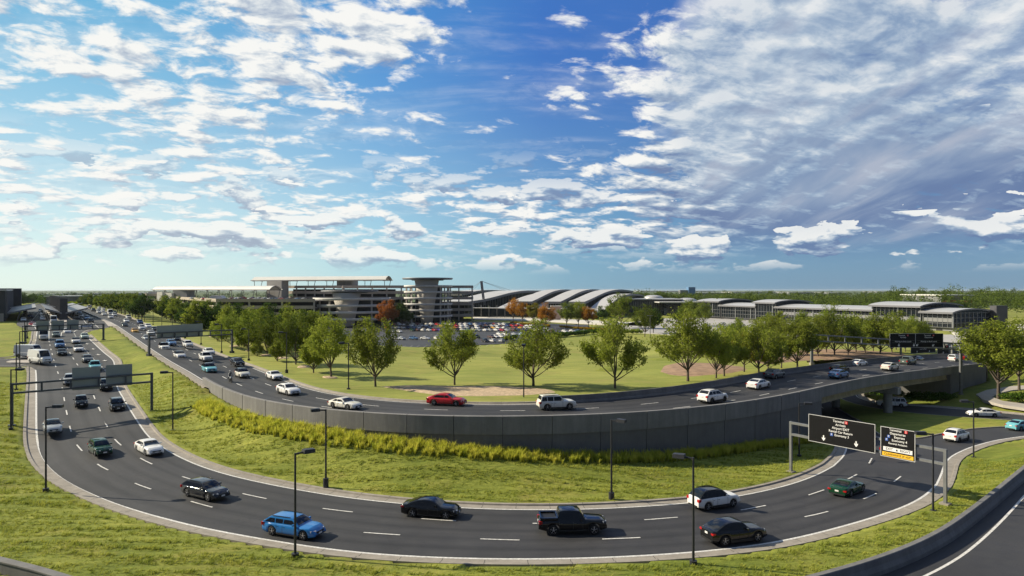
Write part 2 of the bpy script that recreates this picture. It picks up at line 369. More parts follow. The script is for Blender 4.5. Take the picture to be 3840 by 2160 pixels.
# ------------------------------------------------------------------ kerbs and painted lines
def kerb(mb, P, side, gut=.78, top=.38, h=.15):
    s = side
    sweep(mb, P, [(-.05 * s, -.3), (-.05 * s, .014), (gut * s, .02), ((gut + .06) * s, h), ((gut + top) * s, h + .01), ((gut + top + .02) * s, -.7)])
    L = plen(P); q = 1.5
    while q + .1 < L:
        sg = along(P, q, q + .04); sweep(mb, sg, [(0, .018), ((gut - .01) * s, .024)], 1); sweep(mb, sg, [((gut + .07) * s, h + .004), ((gut + top) * s, h + .014)], 1); q += 3.0
mb = MB(); kerb(mb, INNER, -1)
px_o = CX + OUTER[:, 0] / OUTER[:, 1] * FPX
k0 = int(np.argmax(OUTER[:, 1] < UL(128, 1376)[1]))
kerb(mb, OUTER[k0:], 1)
kl = sub_until_px(NEAR, 430, 800); kerb(mb, kl, 1)
kf = sub_until_px(FAR, 289, 2095); kerb(mb, kf, -1, .5, .5)
rb_in = smoothline(RP([(3990,1588),(3840,1599),(3737,1600),(3625,1608),(3514,1626),(3443,1641),(3380,1648),(3325,1640),(3290,1615),(3253,1589),(3215,1569),(3178,1548),(3148,1528),(3125,1508),(3119,1494),(3128,1488),(3140,1494),(3156,1503),(3200,1518),(3253,1530),(3346,1546),(3480,1559),(3625,1570),(3756,1579),(3840,1584),(3990,1592)]), 1.0, 1.2)
kerb(mb, offset(rb_in, -.0), -1, .35, .3)
rb_out = smoothline(RP([(3521,1817),(3538,1780),(3551,1735),(3577,1709),(3644,1678),(3737,1652),(3840,1637),(4000,1621)]), 1.5, 2.0)
kerb(mb, rb_out, 1)
rb_far = smoothline(RP([(4000,1572),(3840,1556),(3756,1548),(3655,1538),(3513,1527),(3394,1519),(3290,1513),(3249,1500),(3222,1490),(3215,1481),(3225,1468),(3250,1460)]), 1.0, 1.5)
kerb(mb, rb_far, 1, .6, .5)
lb_in = smoothline(RP([(3118,1747),(3156,1713),(3171,1680),(3160,1650),(3120,1610),(3040,1565),(2950,1525)]), 1.5, 2.0)
kerb(mb, lb_in, -1)
pk_l = smoothline([UL(*p) for p in [(408,1227),(380,1233),(345,1239),(326,1246),(322,1254),(330,1264)]], 1.5, 2.0)
kerb(mb, pk_l, 1, .5, .6)
sk = [UL(*p) for p in [(-90,1375),(60,1375),(108,1375),(124,1380),(131,1400)]]; kerb(mb, smoothline(sk, 1.2, 1.5), 1)
sk2 = [UL(*p) for p in [(137,1242),(135,1276),(126,1298),(104,1324),(62,1342),(-90,1348)]]; kerb(mb, smoothline(sk2, 1.5, 2.5), 1)
o = mb.build('kerb', [M('kerb'), M('wall_gap')]); struct(o, 'pale concrete kerbs and gutters along the roads')
# traffic islands on top of the junction asphalt
isl = offset(rb_in, -.6); mb = MB(); mb.prism([Vector(p) + Vector((0, 0, .15)) for p in isl[::2]], .3); struct(mb.build('traffic_island', M('grass')), 'grass traffic island under the bridge')
med = [UL(*p) + Vector((0, 0, .15)) for p in [(288,1160),(345,1183),(391,1205),(407,1224),(440,1225),(410,1207),(365,1189),(324,1172),(292,1157)]]
mb = MB(); mb.prism(med, .5); struct(mb.build('median_pavement', M('pave')), 'pale paved median strip between forecourt and upper road')
sisl = [UL(*p) + Vector((0, 0, .15)) for p in [(24,1358),(40,1354),(112,1352),(112,1363),(40,1362)]]
mb = MB(); mb.prism(sisl, .3); struct(mb.build('splitter_island', M('pave')), 'paved splitter island in the side road')

mb = MB()
stripe(mb, offset(INNER, .18), .2); stripe(mb, offset(OUTER[k0:], -.18), .22)
stripe(mb, offset(NEAR, -.25)[: int(len(NEAR) * .99)], .18); stripe(mb, offset(FAR, .35), .18)
lineA = [(183,1276),(192,1313),(201,1347),(212,1384),(224,1417),(235,1462),(244,1515),(262,1602),(282,1667),(358,1745),(518,1826),(779,1905),(1050,1962),(1300,1994),(1644,2016),(2036,2030),(2473,2015),(2800,1981),(3119,1916),(3294,1850),(3385,1782)]
lineB = [(235,1272),(248,1298),(261,1320),(280,1352),(298,1380),(330,1430),(358,1498),(397,1588),(429,1654),(512,1719),(662,1788),(909,1856),(1232,1912),(1612,1950),(1980,1966),(2401,1953),(2729,1922),(2982,1873),(3120,1828),(3247,1762),(3282,1704)]
LA = smoothline([low(*p) for p in lineA], 1.5, 2.0); LB = smoothline([low(*p) for p in lineB], 1.5, 2.0)
_rg = np.concatenate([(a_ + (b_ - a_) * k / 8)[None] for a_, b_ in ((resample(INNER, n=400), resample(OUTER, n=400)),) for k in range(9)]).reshape(-1, 3)
for L_ in (LA, LB):
    for q_ in L_:
        d2_ = (_rg[:, 0] - q_[0]) ** 2 + (_rg[:, 1] - q_[1]) ** 2; k_ = np.argsort(d2_)[:4]; w_ = 1 / (d2_[k_] + .05); q_[2] = float((w_ * _rg[k_, 2]).sum() / w_.sum()) + .012
dashes(mb, LA, s0=2.0); dashes(mb, LB, s0=3.5)
dots = smoothline([UL(*p) for p in [(276,1246),(287,1268),(324,1317),(358,1354),(395,1388),(420,1425)]], 1.5, 2.0); dashes(mb, dots, 1.0, 2.2, .2)
for f in (1 / 3, 2 / 3):
    a, b = resample(FAR, n=300), resample(NEAR, n=300); P = a + (b - a) * (f * .92 + .05); dashes(mb, P, w=.15, s0=f * 9)
stripe(mb, offset(rb_in, .35), .15); stripe(mb, offset(rb_out, -.18), .2); stripe(mb, offset(rb_far, -.35), .15); stripe(mb, offset(lb_in, .18), .2)
rm = smoothline([U(px, py, .02) for px, py in [(3380,2200),(3476,2160),(3599,2093),(3681,2026),(3756,1955),(3840,1862),(3920,1770)]], 1.0, 2.0); stripe(mb, rm, .2)
jd = smoothline(RP([(3075,1522),(3120,1555),(3200,1600)]), 1, 1); dashes(mb, jd, 3, 9)
for pts in ([(252,1237),(300,1240),(345,1236),(368,1231)],[(276,1246),(285,1238),(320,1232)],[(228,1262),(232,1246),(252,1237)],[(139,1240),(134,1232),(118,1205),(130,1190),(150,1166)],[(183,1276),(184,1240),(190,1215),(178,1190),(168,1163)],[(306,1190),(330,1222)],[(340,1207),(362,1222),(370,1229)]):
    stripe(mb, smoothline([UL(*p) + Vector((0, 0, .01)) for p in pts], 1.5, 1.5), .18)
stripe(mb, smoothline([UL(*p) for p in [(139,1243),(134,1276),(127,1300)]], 1.5, 1), .2)
stripe(mb, smoothline([UL(*p) for p in [(-90,1353),(40,1348),(95,1334)]], 1.5, 1), .18); stripe(mb, smoothline([UL(*p) for p in [(-90,1372),(70,1372),(112,1372)]], 1.5, 1), .18); stripe(mb, [*map(tuple, [UL(60,1368),UL(110,1362)])] and np.array([tuple(UL(60,1369)), tuple(UL(112,1364))]), .3)
# lane arrows on the lower road
for (x, y) in ((326,1289),(349,1308),(367,1329),(391,1351),(540,1237),(582,1251),(530,1265)):
    P = UL(x, y) if x < 500 else UU(x, y); th, _ = tangent_at(CENTER_L if x < 500 else CENTER_U, P); R = Matrix.Rotation(th, 3, 'Z')
    A = [R @ Vector(q) + P + Vector((0, 0, .016)) for q in ((-2, -.1, 0), (.6, -.1, 0), (.6, -.5, 0), (2, 0, 0), (.6, .5, 0), (.6, .1, 0), (-2, .1, 0))]
    mb.poly(A)
o = mb.build('lane_marking', M('paint_white')); struct(o, 'white painted lane lines and arrows'); fix_up(o)
# parking bays
mb = MB()
ROWS = [(1298,1130,1900),(1272,1120,2010),(1256,1100,1780),(1241,1080,2020),(1231,1200,2150),(1222,1240,2160),(1215,1350,2150)]
for py, p0, p1 in ROWS[:5]:
    a, b = U(p0, py, ZP), U(p1, py, ZP); n = int((b - a).length / 2.7)
    for k in range(n + 1):
        p = a.lerp(b, k / n) + Vector((0, 0, .015)); mb.quad(p + Vector((-.06, -2.6, 0)), p + Vector((.06, -2.6, 0)), p + Vector((.5, 2.6, 0)), p + Vector((.38, 2.6, 0)))
struct(mb.build('parking_bay_marking', M('paint_white')), 'white bay lines of the car park')

# ------------------------------------------------------------------ terrain
wall_base = ([700, 775, 960, 1230, 1534, 1705, 1920, 2416, 2820, 3068], [5.0, 4.35, 3.5, 3.1, 2.6, 2.2, 1.7, .5, -.5, -2.2])
samp_lo, samp_up = [], []
def S(lst, P, dz=-.02, step=2.5):
    Q = resample(P, step=step) if len(P) > 1 else np.array(P)
    for p in Q: lst.append((p[0], p[1], p[2] + dz))
S(samp_lo, offset(INNER, -1.3), .12); S(samp_lo, offset(OUTER, 1.3), .12)
S(samp_lo, offset(kl, 1.3), .08)
wl = sub_until_px(NEAR, 775, 3070).copy(); pxs = CX + wl[:, 0] / wl[:, 1] * FPX
wl[:, 2] = np.interp(pxs, *wall_base); WBASE = wl
S(samp_lo, offset(wl, .5), 0)
S(samp_lo, offset(rb_out, 1.3), .1); S(samp_lo, offset(rb_far, 1.2), .05); S(samp_lo, np.array([tuple(p) for p in inter]), -.1, 4)
S(samp_lo, np.array([tuple(p) for p in plaza + plaza[:1]]), -.02, 4); S(samp_lo, np.array([tuple(p) for p in side]), -.0, 2)
S(samp_lo, offset(BARR, -.4), -.02); S(samp_lo, offset(BARR, 5), -.3, 4)
for x in range(-60, 70, 8): samp_lo.append((x, 25, -1.2)); samp_lo.append((x, 36, -.5))
for px, py in ((3700,1480),(3840,1500),(3840,1440),(3650,1440),(3600,1480),(3950,1420)): samp_lo.append(tuple(U(px, py, -2.0)))
samp_lo += [(95, 165, 2.5), (120, 165, 1.5), (20, 135, 3.9), (34, 150, 3.9), (45, 165, 3.8), (75, 168, 3.5), (60, 166, 3.6), (60, 176, 3.5), (90, 178, 2.8)]
for px, py, z in ((40,1225,7.2),(0,1260,6.6),(-100,1300,6),(40,1300,5.8),(60,1420,3.6),(0,1500,3.0),(0,1600,2.0),(0,1720,.9),(0,1850,.2),(0,2000,0),(-100,1600,2.)): samp_lo.append(tuple(U(px, py, z)))
S(samp_up, offset(FAR, -1.2), .03)
for px in range(1050, 2230, 60):
    for py in (1292, 1280, 1262, 1245, 1230, 1218, 1208): samp_up.append(tuple(U(px, py, ZP - .05)))
S(samp_up, np.array([tuple(p) for p in lot + lot[:1]]), -.03, 5)
for px, py, z in ((1000,1330,3.0),(900,1290,2.6),(800,1240,2.5),(1100,1400,4.0),(1300,1420,4.1),(1600,1400,3.2),(1600,1350,.6),(2000,1400,3.2),(2000,1340,0),(2300,1400,3.4),(2300,1340,0),(2400,1280,-2.9),(2500,1420,4.0),
                  (2500,1340,1.2),(2700,1330,2.6),(2850,1330,3.0),(3000,1320,3.2),(3150,1318,3.2),(3300,1312,2.6),(3450,1310,1.4),(2500,1260,-3.2),(2800,1260,-3.2),(3100,1262,-3.2),(3400,1275,-3.2),(3600,1290,-3.4),(3800,1280,-3.4),(3800,1310,-2.5),(3800,1345,-1.),
                  (600,1180,5.5),(640,1165,2.5),(500,1150,7),(330,1140,7.6),(100,1125,7),(300,1122,7)): samp_up.append(tuple(U(px, py, z)))
for d in (420, 520, 640, 800):
    for px in range(-300, 4300, 160):
        z = -3.2 if px > 700 else lerp(6.0, -3.2, min(1, max(0, (px - 100) / 600))) if d < 560 else (-1.0 if px < 500 else -3.2)
        if d > 700: z = -3.3
        if px > 560 or d > 500: samp_up.append((*at(px, d, 0)[:2], z))
def idw(X, Y, samp, p=3.2):
    Sm = np.array(samp, dtype=np.float32); out = np.zeros(X.shape, np.float32)
    for i in range(0, len(X), 6000):
        d2 = (X[i:i + 6000, None] - Sm[None, :, 0]) ** 2 + (Y[i:i + 6000, None] - Sm[None, :, 1]) ** 2 + .05
        w = d2 ** (-p / 2); out[i:i + 6000] = (w * Sm[None, :, 2]).sum(1) / w.sum(1)
    return out
dep = [24.0]
while dep[-1] < 820: dep.append(dep[-1] * 1.0115 if dep[-1] < 330 else dep[-1] * 1.025)
dep = np.array(dep); uu = np.linspace(-.98, .98, 330)
GX = (dep[:, None] * uu[None, :]); GY = np.repeat(dep[:, None], len(uu), 1)
fx, fy = GX.ravel().astype(np.float32), GY.ravel().astype(np.float32)
ZLO = idw(fx, fy, samp_lo); ZUPG = idw(fx, fy, samp_up)
# lower zone: on the camera side of the upper road's centre line, plus the passage below the bridge
cu = CENTER_U; cpx = CX + cu[:, 0] / cu[:, 1] * FPX
c1 = cu[cpx <= 2990]
zone = [(p[0], p[1]) for p in c1] + [(14, 128), (30, 152), (50, 172), (80, 180), (100, 182), (112, 184), (116, 186), (118, 187), (124, 190), (260, 240), (300, 60), (60, 0), (-200, 0), (-420, 200), (-420, 700), (-330, 760), (c1[0][0] - 20, c1[0][1] + 40)]
lowzone = inpoly(fx, fy, zone)
fpx = CX + FAR[:, 0] / FAR[:, 1] * FPX; fo_ = np.interp(fpx, [3080, 3200, 3440, 3520], [.6, 10, 10, .6]); fseg = FAR.copy(); fseg[:, :2] -= normals2(FAR) * fo_[:, None]; fseg = fseg[(fpx > 2700)]
cseg = c1[(CX + c1[:, 0] / c1[:, 1] * FPX) < 2700]
zone_up = [(p[0], p[1]) for p in cseg] + [(p[0], p[1]) for p in fseg] + zone[len(c1) + 8:]
upzone = ~inpoly(fx, fy, zone_up)
sink = np.zeros(fx.shape, np.float32)
def sinkin(poly, depth=.45): 
    global sink
    sink = np.maximum(sink, inpoly(fx, fy, poly) * depth)
sinkin(list(offset(INNER, -1.0)) + list(offset(OUTER, 1.0))[::-1]); sinkin(inter); sinkin(plaza); sinkin(side)
sinkin(list(offset(rb_out, 1.0)) + list(offset(rb_out, -2))[::-1]); sinkin(list(offset(rb_far, .9)) + list(offset(rb_far, -2))[::-1]); sinkin(list(offset(lb_in, -1.0)) + list(offset(lb_in, 2))[::-1])
sinkin(list(offset(FAR, -1)) + list(offset(kl, 1.0))[::-1], 1.2)
sinkin(list(offset(FAR, -1)) + list(offset(NEAR, .2))[::-1], 3.0)
sinkin(list(offset(BARR, .8)) + list(offset(BARR, 11))[::-1])
sinkin(isl, -.0)
lot_in = inpoly(fx, fy, lot)
up_in = inpoly(fx, fy, list(offset(FAR, -.85)) + list(offset(NEAR, -.3))[::-1])
# concrete aprons and pavements in the distance
FLATS = []
def flat(name, pts, z, mat, label):
    P = [U(px, py, z) for px, py in pts]; FLATS.append((P, z)); mb = MB(); mb.prism(P, .5); return struct(mb.build(name, M(mat)), label)
flat('apron', [(2280,1232),(2420,1196),(2680,1190),(3000,1215),(3330,1240),(3590,1256),(3620,1268),(3680,1282),(3760,1290),(3760,1300),(3560,1296),(3300,1285),(2980,1275),(2600,1262),(2420,1248)], -3.0, 'apron', 'grey concrete apron in front of the long concourse')
flat('apron', [(3560,1246),(3640,1236),(3700,1212),(3980,1222),(3980,1262),(3800,1290),(3690,1280),(3600,1262)], -2.9, 'apron_white', 'bright concrete apron at the right of the concourse')
flat('pavement', [(1770,1186),(2000,1190),(2330,1206),(2450,1212),(2440,1224),(2240,1216),(2000,1202),(1780,1197)], -3.0, 'apron_white', 'bright pavement in front of the terminal')
flat('path', [(3660,1478),(3700,1462),(3800,1447),(3960,1440),(3960,1452),(3800,1462),(3740,1475),(3720,1488),(3760,1503),(3960,1530),(3960,1548),(3760,1518),(3690,1500)], -1.85, 'pave', 'curved beige path on the lawn at the right')

Zl = ZLO - sink; Zu = ZUPG - up_in * .6 - lot_in * .5
for P_, z_ in FLATS:
    m_ = inpoly(fx, fy, P_)
    Zu = np.where(m_, np.minimum(Zu, z_ - .3), Zu); Zl = np.where(m_, np.minimum(Zl, z_ - .3), Zl)
nr, nc = len(dep), len(uu)
idx = np.arange(nr * nc).reshape(nr, nc)
quads = np.stack([idx[:-1, :-1], idx[:-1, 1:], idx[1:, 1:], idx[1:, :-1]], -1).reshape(-1, 4)
cin = lowzone[quads].mean(1)
def terrain(name, Z, sel, mat, label):
    F = quads[sel]; used = np.unique(F); remap = -np.ones(nr * nc, int); remap[used] = np.arange(len(used))
    me = rawmesh(name, np.stack([fx[used], fy[used], Z[used]], 1), remap[F], mat, True)
    return struct(link(name, me), label)
terrain('grass_bank', Zl, cin > .4, M('grass'), 'rough grass banks around the lower road')
terrain('lawn', Zu, upzone[quads].mean(1) > .4, M('grass_up'), 'mown lawn beyond the upper road')
def ground_z(x, y, up=True):
    return float(idw(np.array([x], np.float32), np.array([y], np.float32), samp_up if up else samp_lo)[0])
# far land to the horizon
mb = MB(); rr = [640, 1200, 2500, 5000, 10000, 24000]
rows = [[Vector((r * math.sin(a), r * math.cos(a), -3.5 if r < 3000 else -3.5)) for a in np.linspace(-1.2, 1.2, 40)] for r in rr]
mb.grid([r[::-1] for r in rows]); o = mb.build('far_land', M('far')); struct(o, 'flat green land reaching the horizon'); fix_up(o)
if o.data.polygons[0].normal.z < 0: o.data.flip_normals()
# mulch beds
def bed(name, pts, mat, dz=.05, label=None, up=True):
    P = [Vector(p) for p in pts]; n = 26; mb = MB()
    Q = smoothline([*P, P[0]], .8, .8)[:-1] if len(P) > 4 else P
    c = sum((Vector(q) for q in Q), Vector()) / len(Q); rows = []
    for f in (1, .8, .6, .4, .2, .02):
        ring = [c.lerp(Vector(q), f) for q in Q]
        zz = idw(np.array([p.x for p in ring], np.float32), np.array([p.y for p in ring], np.float32), samp_up if up else samp_lo)
        rows.append([Vector((p.x, p.y, z + (dz + .1 * (1 - f) if f < .99 else -.1))) for p, z in zip(ring, zz)])
    mb.grid(rows, 0, True, closed=True); o = mb.build(name, M(mat)); fix_up(o)
    if o.data.polygons[0].normal.z < 0: o.data.flip_normals()
    return struct(o, label)
def gz(px, py, z0=4.0): return U(px, py, z0)
bed('mulch_bed', [gz(*p) for p in [(1400,1462),(1480,1458),(1700,1462),(1900,1464),(2080,1474),(2120,1490),(1990,1503),(1800,1507),(1660,1505),(1560,1490)]], 'mulch', .14, 'long pale mulch bed beside the upper road')
bed('mulch_bed', [gz(px, py, 3.9) for px, py in [(2462,1395),(2480,1372),(2540,1358),(2660,1362),(2800,1380),(2820,1395),(2740,1412),(2600,1422),(2500,1412)]], 'mulch_dark', .12, 'brown mulch mound under the grove of trees')
bed('mulch_bed', [gz(px, py, 3.2) for px, py in [(2800,1352),(2900,1322),(3040,1308),(3200,1303),(3400,1312),(3440,1328),(3200,1349),(3000,1368),(2860,1388),(2810,1380)]], 'mulch_dark', .15, 'brown mulch slope behind the bridge barrier')
for px, py in ((1236,1421),):
    c = U(px, py, 4.0); bed('mulch_ring', [c + Vector((1.6 * math.cos(a), 1.6 * math.sin(a), 0)) for a in np.linspace(0, 2 * PI, 12)[:-1]], 'mulch', .12, 'round mulch ring at the foot of a tree')
for i_, (px, py) in enumerate(((1140,1395),(1060,1363),(1000,1352),(940,1330),(880,1318),(1010,1330),(800,1282))):
    c = U(px, py, 3.4); bed('mulch_ring', [c + Vector((1.5 * math.cos(a), 2.0 * math.sin(a), 0)) for a in np.linspace(0, 2 * PI, 12)[:-1]], 'mulch', .12, ['small mulch patch under the nearest young roadside tree', 'second small mulch patch along the roadside belt', 'third small mulch patch along the roadside belt', 'fourth small mulch patch along the roadside belt', 'small mulch patch just before the last one of the belt', 'small mulch patch deep between the belt trees', 'farthest small mulch patch of the roadside belt'][i_])
# ------------------------------------------------------------------ retaining wall, barriers, bridge
def by_px(P, p0, p1):
    px = CX + P[:, 0] / P[:, 1] * FPX
    k = np.argsort(px); xs = np.linspace(p0, p1, max(2, int((p1 - p0) / 25) + 1))
    return np.stack([np.interp(xs, px[k], P[k, i]) for i in range(3)], 1), xs
wall = thing('retaining_wall', 'long dark concrete retaining wall of jointed panels below the upper road', 'wall', tuple(NEAR[0]))
W0 = Vector(wall.location)
def rel(P): return P - np.array(W0)[None, :]
joints = [773,850,925,1011,1111,1233,1374,1533,1705,1885,2067,2246,2416,2568,2706,2820,2915,2982,3068]
WALLN = by_px(NEAR, 773, 3633)
for a, b in zip(joints[:-1], joints[1:]):
    g = .8; P, xs = by_px(NEAR, a + g, b - g); zb = np.interp(xs, *wall_base) - .6
    Pr = rel(P); mb = MB(); Nn = normals2(P); rows = []
    for p, n in zip(Pr, Nn):
        q = lambda o, z: Vector((p[0] + n[0] * o, p[1] + n[1] * o, p[2] + z))
        rows.append([q(0, -.3), q(.05, .35), q(.12, 1.0), q(.52, 1.0), q(.56, .96), q(.56, -.95), q(.3, -.95)])
    mb.grid(rows, 0, False); mb.add(rows[0] + rows[-1], [tuple(range(6, -1, -1)), tuple(range(7, 14))]); mb.build('parapet_panel', M('wall_cap'), wall)
    mb = MB(); rows = [[Vector((p[0] + n[0] * o, p[1] + n[1] * o, z)) for o, z in ((.2, p[2] - .3), (.42, p[2] - .80), (.42, zz - W0.z), (-.2, zz - W0.z))] for p, n, zz in zip(Pr, Nn, zb)]
    mb.grid(rows, 0, False); mb.add(rows[0] + rows[-1], [(3, 2, 1, 0), (4, 5, 6, 7)]); mb.build('wall_panel', M('wall'), wall)
P, xs = by_px(NEAR, 774, 3067); zb = np.interp(xs, *wall_base) - .6; Pr = rel(P); Nn = normals2(P); mb = MB()
mb.grid([[Vector((p[0] + n[0] * .22, p[1] + n[1] * .22, p[2] + .8)), Vector((p[0] + n[0] * .22, p[1] + n[1] * .22, zz - W0.z))] for p, n, zz in zip(Pr, Nn, zb)]); mb.build('backing', M('wall_gap'), wall)
# end face of the wall under the bridge
Pe, Ne = Vector(P[-1]), Nn[-1]; back = Vector((-Ne[0], -Ne[1], 0))
def abut(name, p, n, length, z0, z1, parent, base, w=.6):
    a = Vector((p[0] + n[0] * .4, p[1] + n[1] * .4, 0)) ; b = a - Vector((n[0], n[1], 0)) * length
    m = (a + b) / 2; th = math.atan2((b - a).y, (b - a).x); mb = MB(); mb.box((m.x - base[0], m.y - base[1], (z0 + z1) / 2 - base[2]), (length, w, z1 - z0), th); return mb.build(name, M('wall'), parent)
abut('abutment', P[-1], Ne, 14.5, -3.4, P[-1][2] - .75, wall, W0)
# bridge
pb, xb = by_px(NEAR, 3069, 3560); fb, _ = by_px(FAR, 2960, 3440)
n = 40; pb, fb = resample(pb, n=n), resample(fb, n=n)
bridge = thing('road_bridge', 'curved concrete overpass carrying the upper road over the junction', 'bridge', tuple(pb[0])); B0 = np.array(pb[0])
mb = MB(); sweep(mb, pb - B0, [(0, -.25), (.05, .35), (.12, 1.0), (.46, 1.0), (.5, .96), (.5, -.55), (.3, -.55), (0, -.3)]); mb.build('parapet', M('wall_cap'), bridge)
mb = MB(); sweep(mb, pb - B0, [(.3, -.5), (.3, -.62), (-1, -.62), (-1, -.5)]); mb.build('deck_edge', M('wall'), bridge)
mb = MB(); mb.grid([[Vector(p) - Vector((0, 0, .6)), Vector(q) - Vector((0, 0, .6))] for p, q in zip(pb - B0, fb - B0)]); mb.build('deck_soffit', M('wall'), bridge)
MATS['girder'] = concrete('girder_concrete', (.40, .335, .20), .1, .5)
for o in (-.35, -4.0, -7.6, -11.0):
    mb = MB(); sweep(mb, pb - B0, [(o + .25, -.56), (o + .12, -.8), (o + .12, -1.35), (o + .32, -1.6), (o - .32, -1.6), (o - .12, -1.35), (o - .12, -.8), (o - .25, -.56)]); mb.build('girder', M('girder'), bridge)
c = UR(3357, 1554); nn = normals2(pb); i = int(np.argmin((pb[:, 0] - c.x) ** 2 + (pb[:, 1] - c.y) ** 2)); inn = Vector((-nn[i][0], -nn[i][1], 0)); top = pb[i][2] - 1.62
MATS['pier'] = concrete('pier_concrete', (.36, .34, .32), .1, .5)
pc = Vector((pb[i][0], pb[i][1], 0)) + inn * 1.2
for k in (0, 9.0):
    q = pc + inn * k; mb = MB(); mb.tube(Vector((q.x, q.y, -3.3)) - Vector(B0), Vector((q.x, q.y, top - .9)) - Vector(B0), .72, n=24); mb.build('pillar', M('pier'), bridge)
q = pc + inn * 4.6; mb = MB(); mb.box(Vector((q.x, q.y, top - .5)) - Vector(B0), (13.0, 1.5, 1.15), math.atan2(inn.y, inn.x)); mb.build('pier_cap', M('pier'), bridge)
# right abutment
pa, xa = by_px(NEAR, 3556, 3690); pa = resample(pa, n=14)
ab = thing('bridge_abutment', 'dark concrete abutment wall at the right end of the bridge', 'wall', tuple(pa[0])); A0 = np.array(pa[0])
mb = MB(); rows = []
for p, nrm in zip(pa - A0, normals2(pa)):
    rows.append([Vector((p[0] + nrm[0] * o, p[1] + nrm[1] * o, z)) for o, z in ((0, p[2] - .3), (.05, p[2] + .35), (.12, p[2] + 1.0), (.46, p[2] + 1.0), (.5, p[2] + .96), (.5, p[2] - .9), (.42, p[2] - .9), (.42, -4.0 - A0[2]), (-.3, -4 - A0[2]))])
mb.grid(rows, 0, False); mb.add(rows[0], [tuple(range(8, -1, -1))]); mb.build('wing_wall', M('wall'), ab)
abut('abutment_face', pa[0], normals2(pa)[0], 15, -3.6, pa[0][2] - .62, ab, A0)
# far barrier of the upper road
fbar = sub_until_px(FAR, 2095, 3640); fbar = resample(fbar, step=2.0); F0 = np.array(fbar[0])
t = thing('road_barrier', 'long dark concrete barrier along the far side of the upper road', 'barrier', tuple(F0))
mb = MB(); sweep(mb, fbar - F0, [(.45, -.1), (.42, .1), (.28, .3), (.2, .95), (.0, .95), (-.12, .3), (-.3, .1), (-.34, -.8)]); N0 = normals2(fbar)
mb.build('barrier_wall', M('barrier'), t)
# foreground barrier
t = thing('concrete_barrier', 'curved concrete barrier beside the ramp at the lower right', 'barrier', tuple(BARR[0])); b0 = np.array(BARR[0])
mb = MB(); sweep(mb, BARR - b0, [(-.05, -.7), (-.05, 1.0), (0, 1.05), (.36, 1.05), (.41, 1.0), (.46, .62), (.62, .3), (.66, -.3)]); mb.build('barrier_wall', M('barrier'), t)
P = smoothline([U(-80, 2083, 1.0), U(0, 2104, 1.0), U(110, 2130, 1.0), U(212, 2161, 1.0), U(330, 2200, 1.0)], .8, 1)
t = thing('low_wall', 'short piece of concrete wall in the lower left corner', 'wall', tuple(P[0])); b0 = np.array(P[0])
mb = MB(); sweep(mb, P - b0, [(-.5, -1.6), (-.5, 0), (0, .02), (.05, -.02), (.05, -.12), (0, -.14), (0, -3)]); mb.build('wall_panel', M('barrier'), t)

# ------------------------------------------------------------------ street lamps
def lamp_meshes(h):
    mb = MB(); mb.tube((0, 0, -.5), (0, 0, .42), .26, n=14); base = mb.mesh('lamp_base', M('lamp'))
    mb = MB(); mb.tube((0, 0, .4), (0, 0, h), .095, .07, n=10); pole = mb.mesh('lamp_pole', M('lamp'))
    mb = MB(); mb.beam((0, 0, h - .08), (.75, 0, h - .02), .09, .12); arm = mb.mesh('lamp_arm', M('lamp'))
    mb = MB()
    P = [(.55, -.27, h - .13), (.55, .27, h - .13), (1.4, .27, h - .13), (1.4, -.27, h - .13), (.6, -.24, h + .16), (.6, .24, h + .16), (1.4, .24, h + .13), (1.4, -.24, h + .13)]
    mb.add(P, [(0, 1, 2, 3), (4, 7, 6, 5), (0, 4, 5, 1), (1, 5, 6, 2), (2, 6, 7, 3), (3, 7, 4, 0)]); head = mb.mesh('lamp_head', M('lamp'))
    mb = MB(); mb.box((1.0, 0, h - .14), (.6, .4, .03)); lens = mb.mesh('lamp_lens', M('lens'))
    return base, pole, arm, head, lens
LM = {}
def lamp(px, py, ytop, ang, z, label, small=False, col=None):
    p = U(px, py, z); h = (py - ytop) * p.y / FPX; h = min(9.5, max(5.5, h)); key = round(h * 2) / 2
    if key not in LM: LM[key] = lamp_meshes(key)
    b, po, a, hd, le = LM[key]
    r = thing('street_lamp', label, 'lamp post', p, math.radians(ang), 'street lamps along the roads')
    link('base', b, r); link('pole', po, r); link('arm', a, r)
    if not small:
        ho = link('lamp_head', hd, r); link('lens', le, ho)
    else: link('lamp_head', hd, r)
    return r
def gl(px, py): return low(px, py).z
lamp(172,1848,1530,15,.15,'dark lamp post on the grass left of the dark grey wagon, head over the road')
lamp(1107,2096,1690,40,-.05,'dark lamp post on the near verge standing in front of the blue wagon')
lamp(2600,2124,1720,150,-.05,'dark lamp post on the near verge in front of the white hatchback SUV')
lamp(3499,1931,1626,170,-.35,'slim lamp post on the verge beside the right leg of the big black sign gantry')
lamp(3651,1726,1500,165,-1.3,'slim lamp post on the grass right of the white SUV heading for the right exit')
lamp(648,1624,1399,190,1.4,'dark lamp post on the grass bank right of the two panel gantry')
lamp(1222,1810,1526,205,.6,'dark lamp post on the grass bank below the white coupe on the upper road')
lamp(2293,1864,1574,-35,.3,'dark lamp post on the grass bank behind the black pickup truck')
lamp(2997,1718,1516,-15,-.9,'slim lamp post in the shade below the retaining wall, left of the black signs')
lamp(41,1616,1386,10,1.8,'dark lamp post at the left edge beside the left leg of the two panel gantry')
lamp(61,1467,1291,8,3.3,'dark lamp post on the left verge below the white delivery vans')
lamp(74,1384,1246,8,4.3,'dark lamp post on the left verge at the mouth of the side road',True)
lamp(84,1330,1220,8,5.4,'dark lamp post on the left verge behind the rear white van',True)
lamp(92,1300,1200,8,5.9,'dark lamp post on the left verge level with the red car',True)
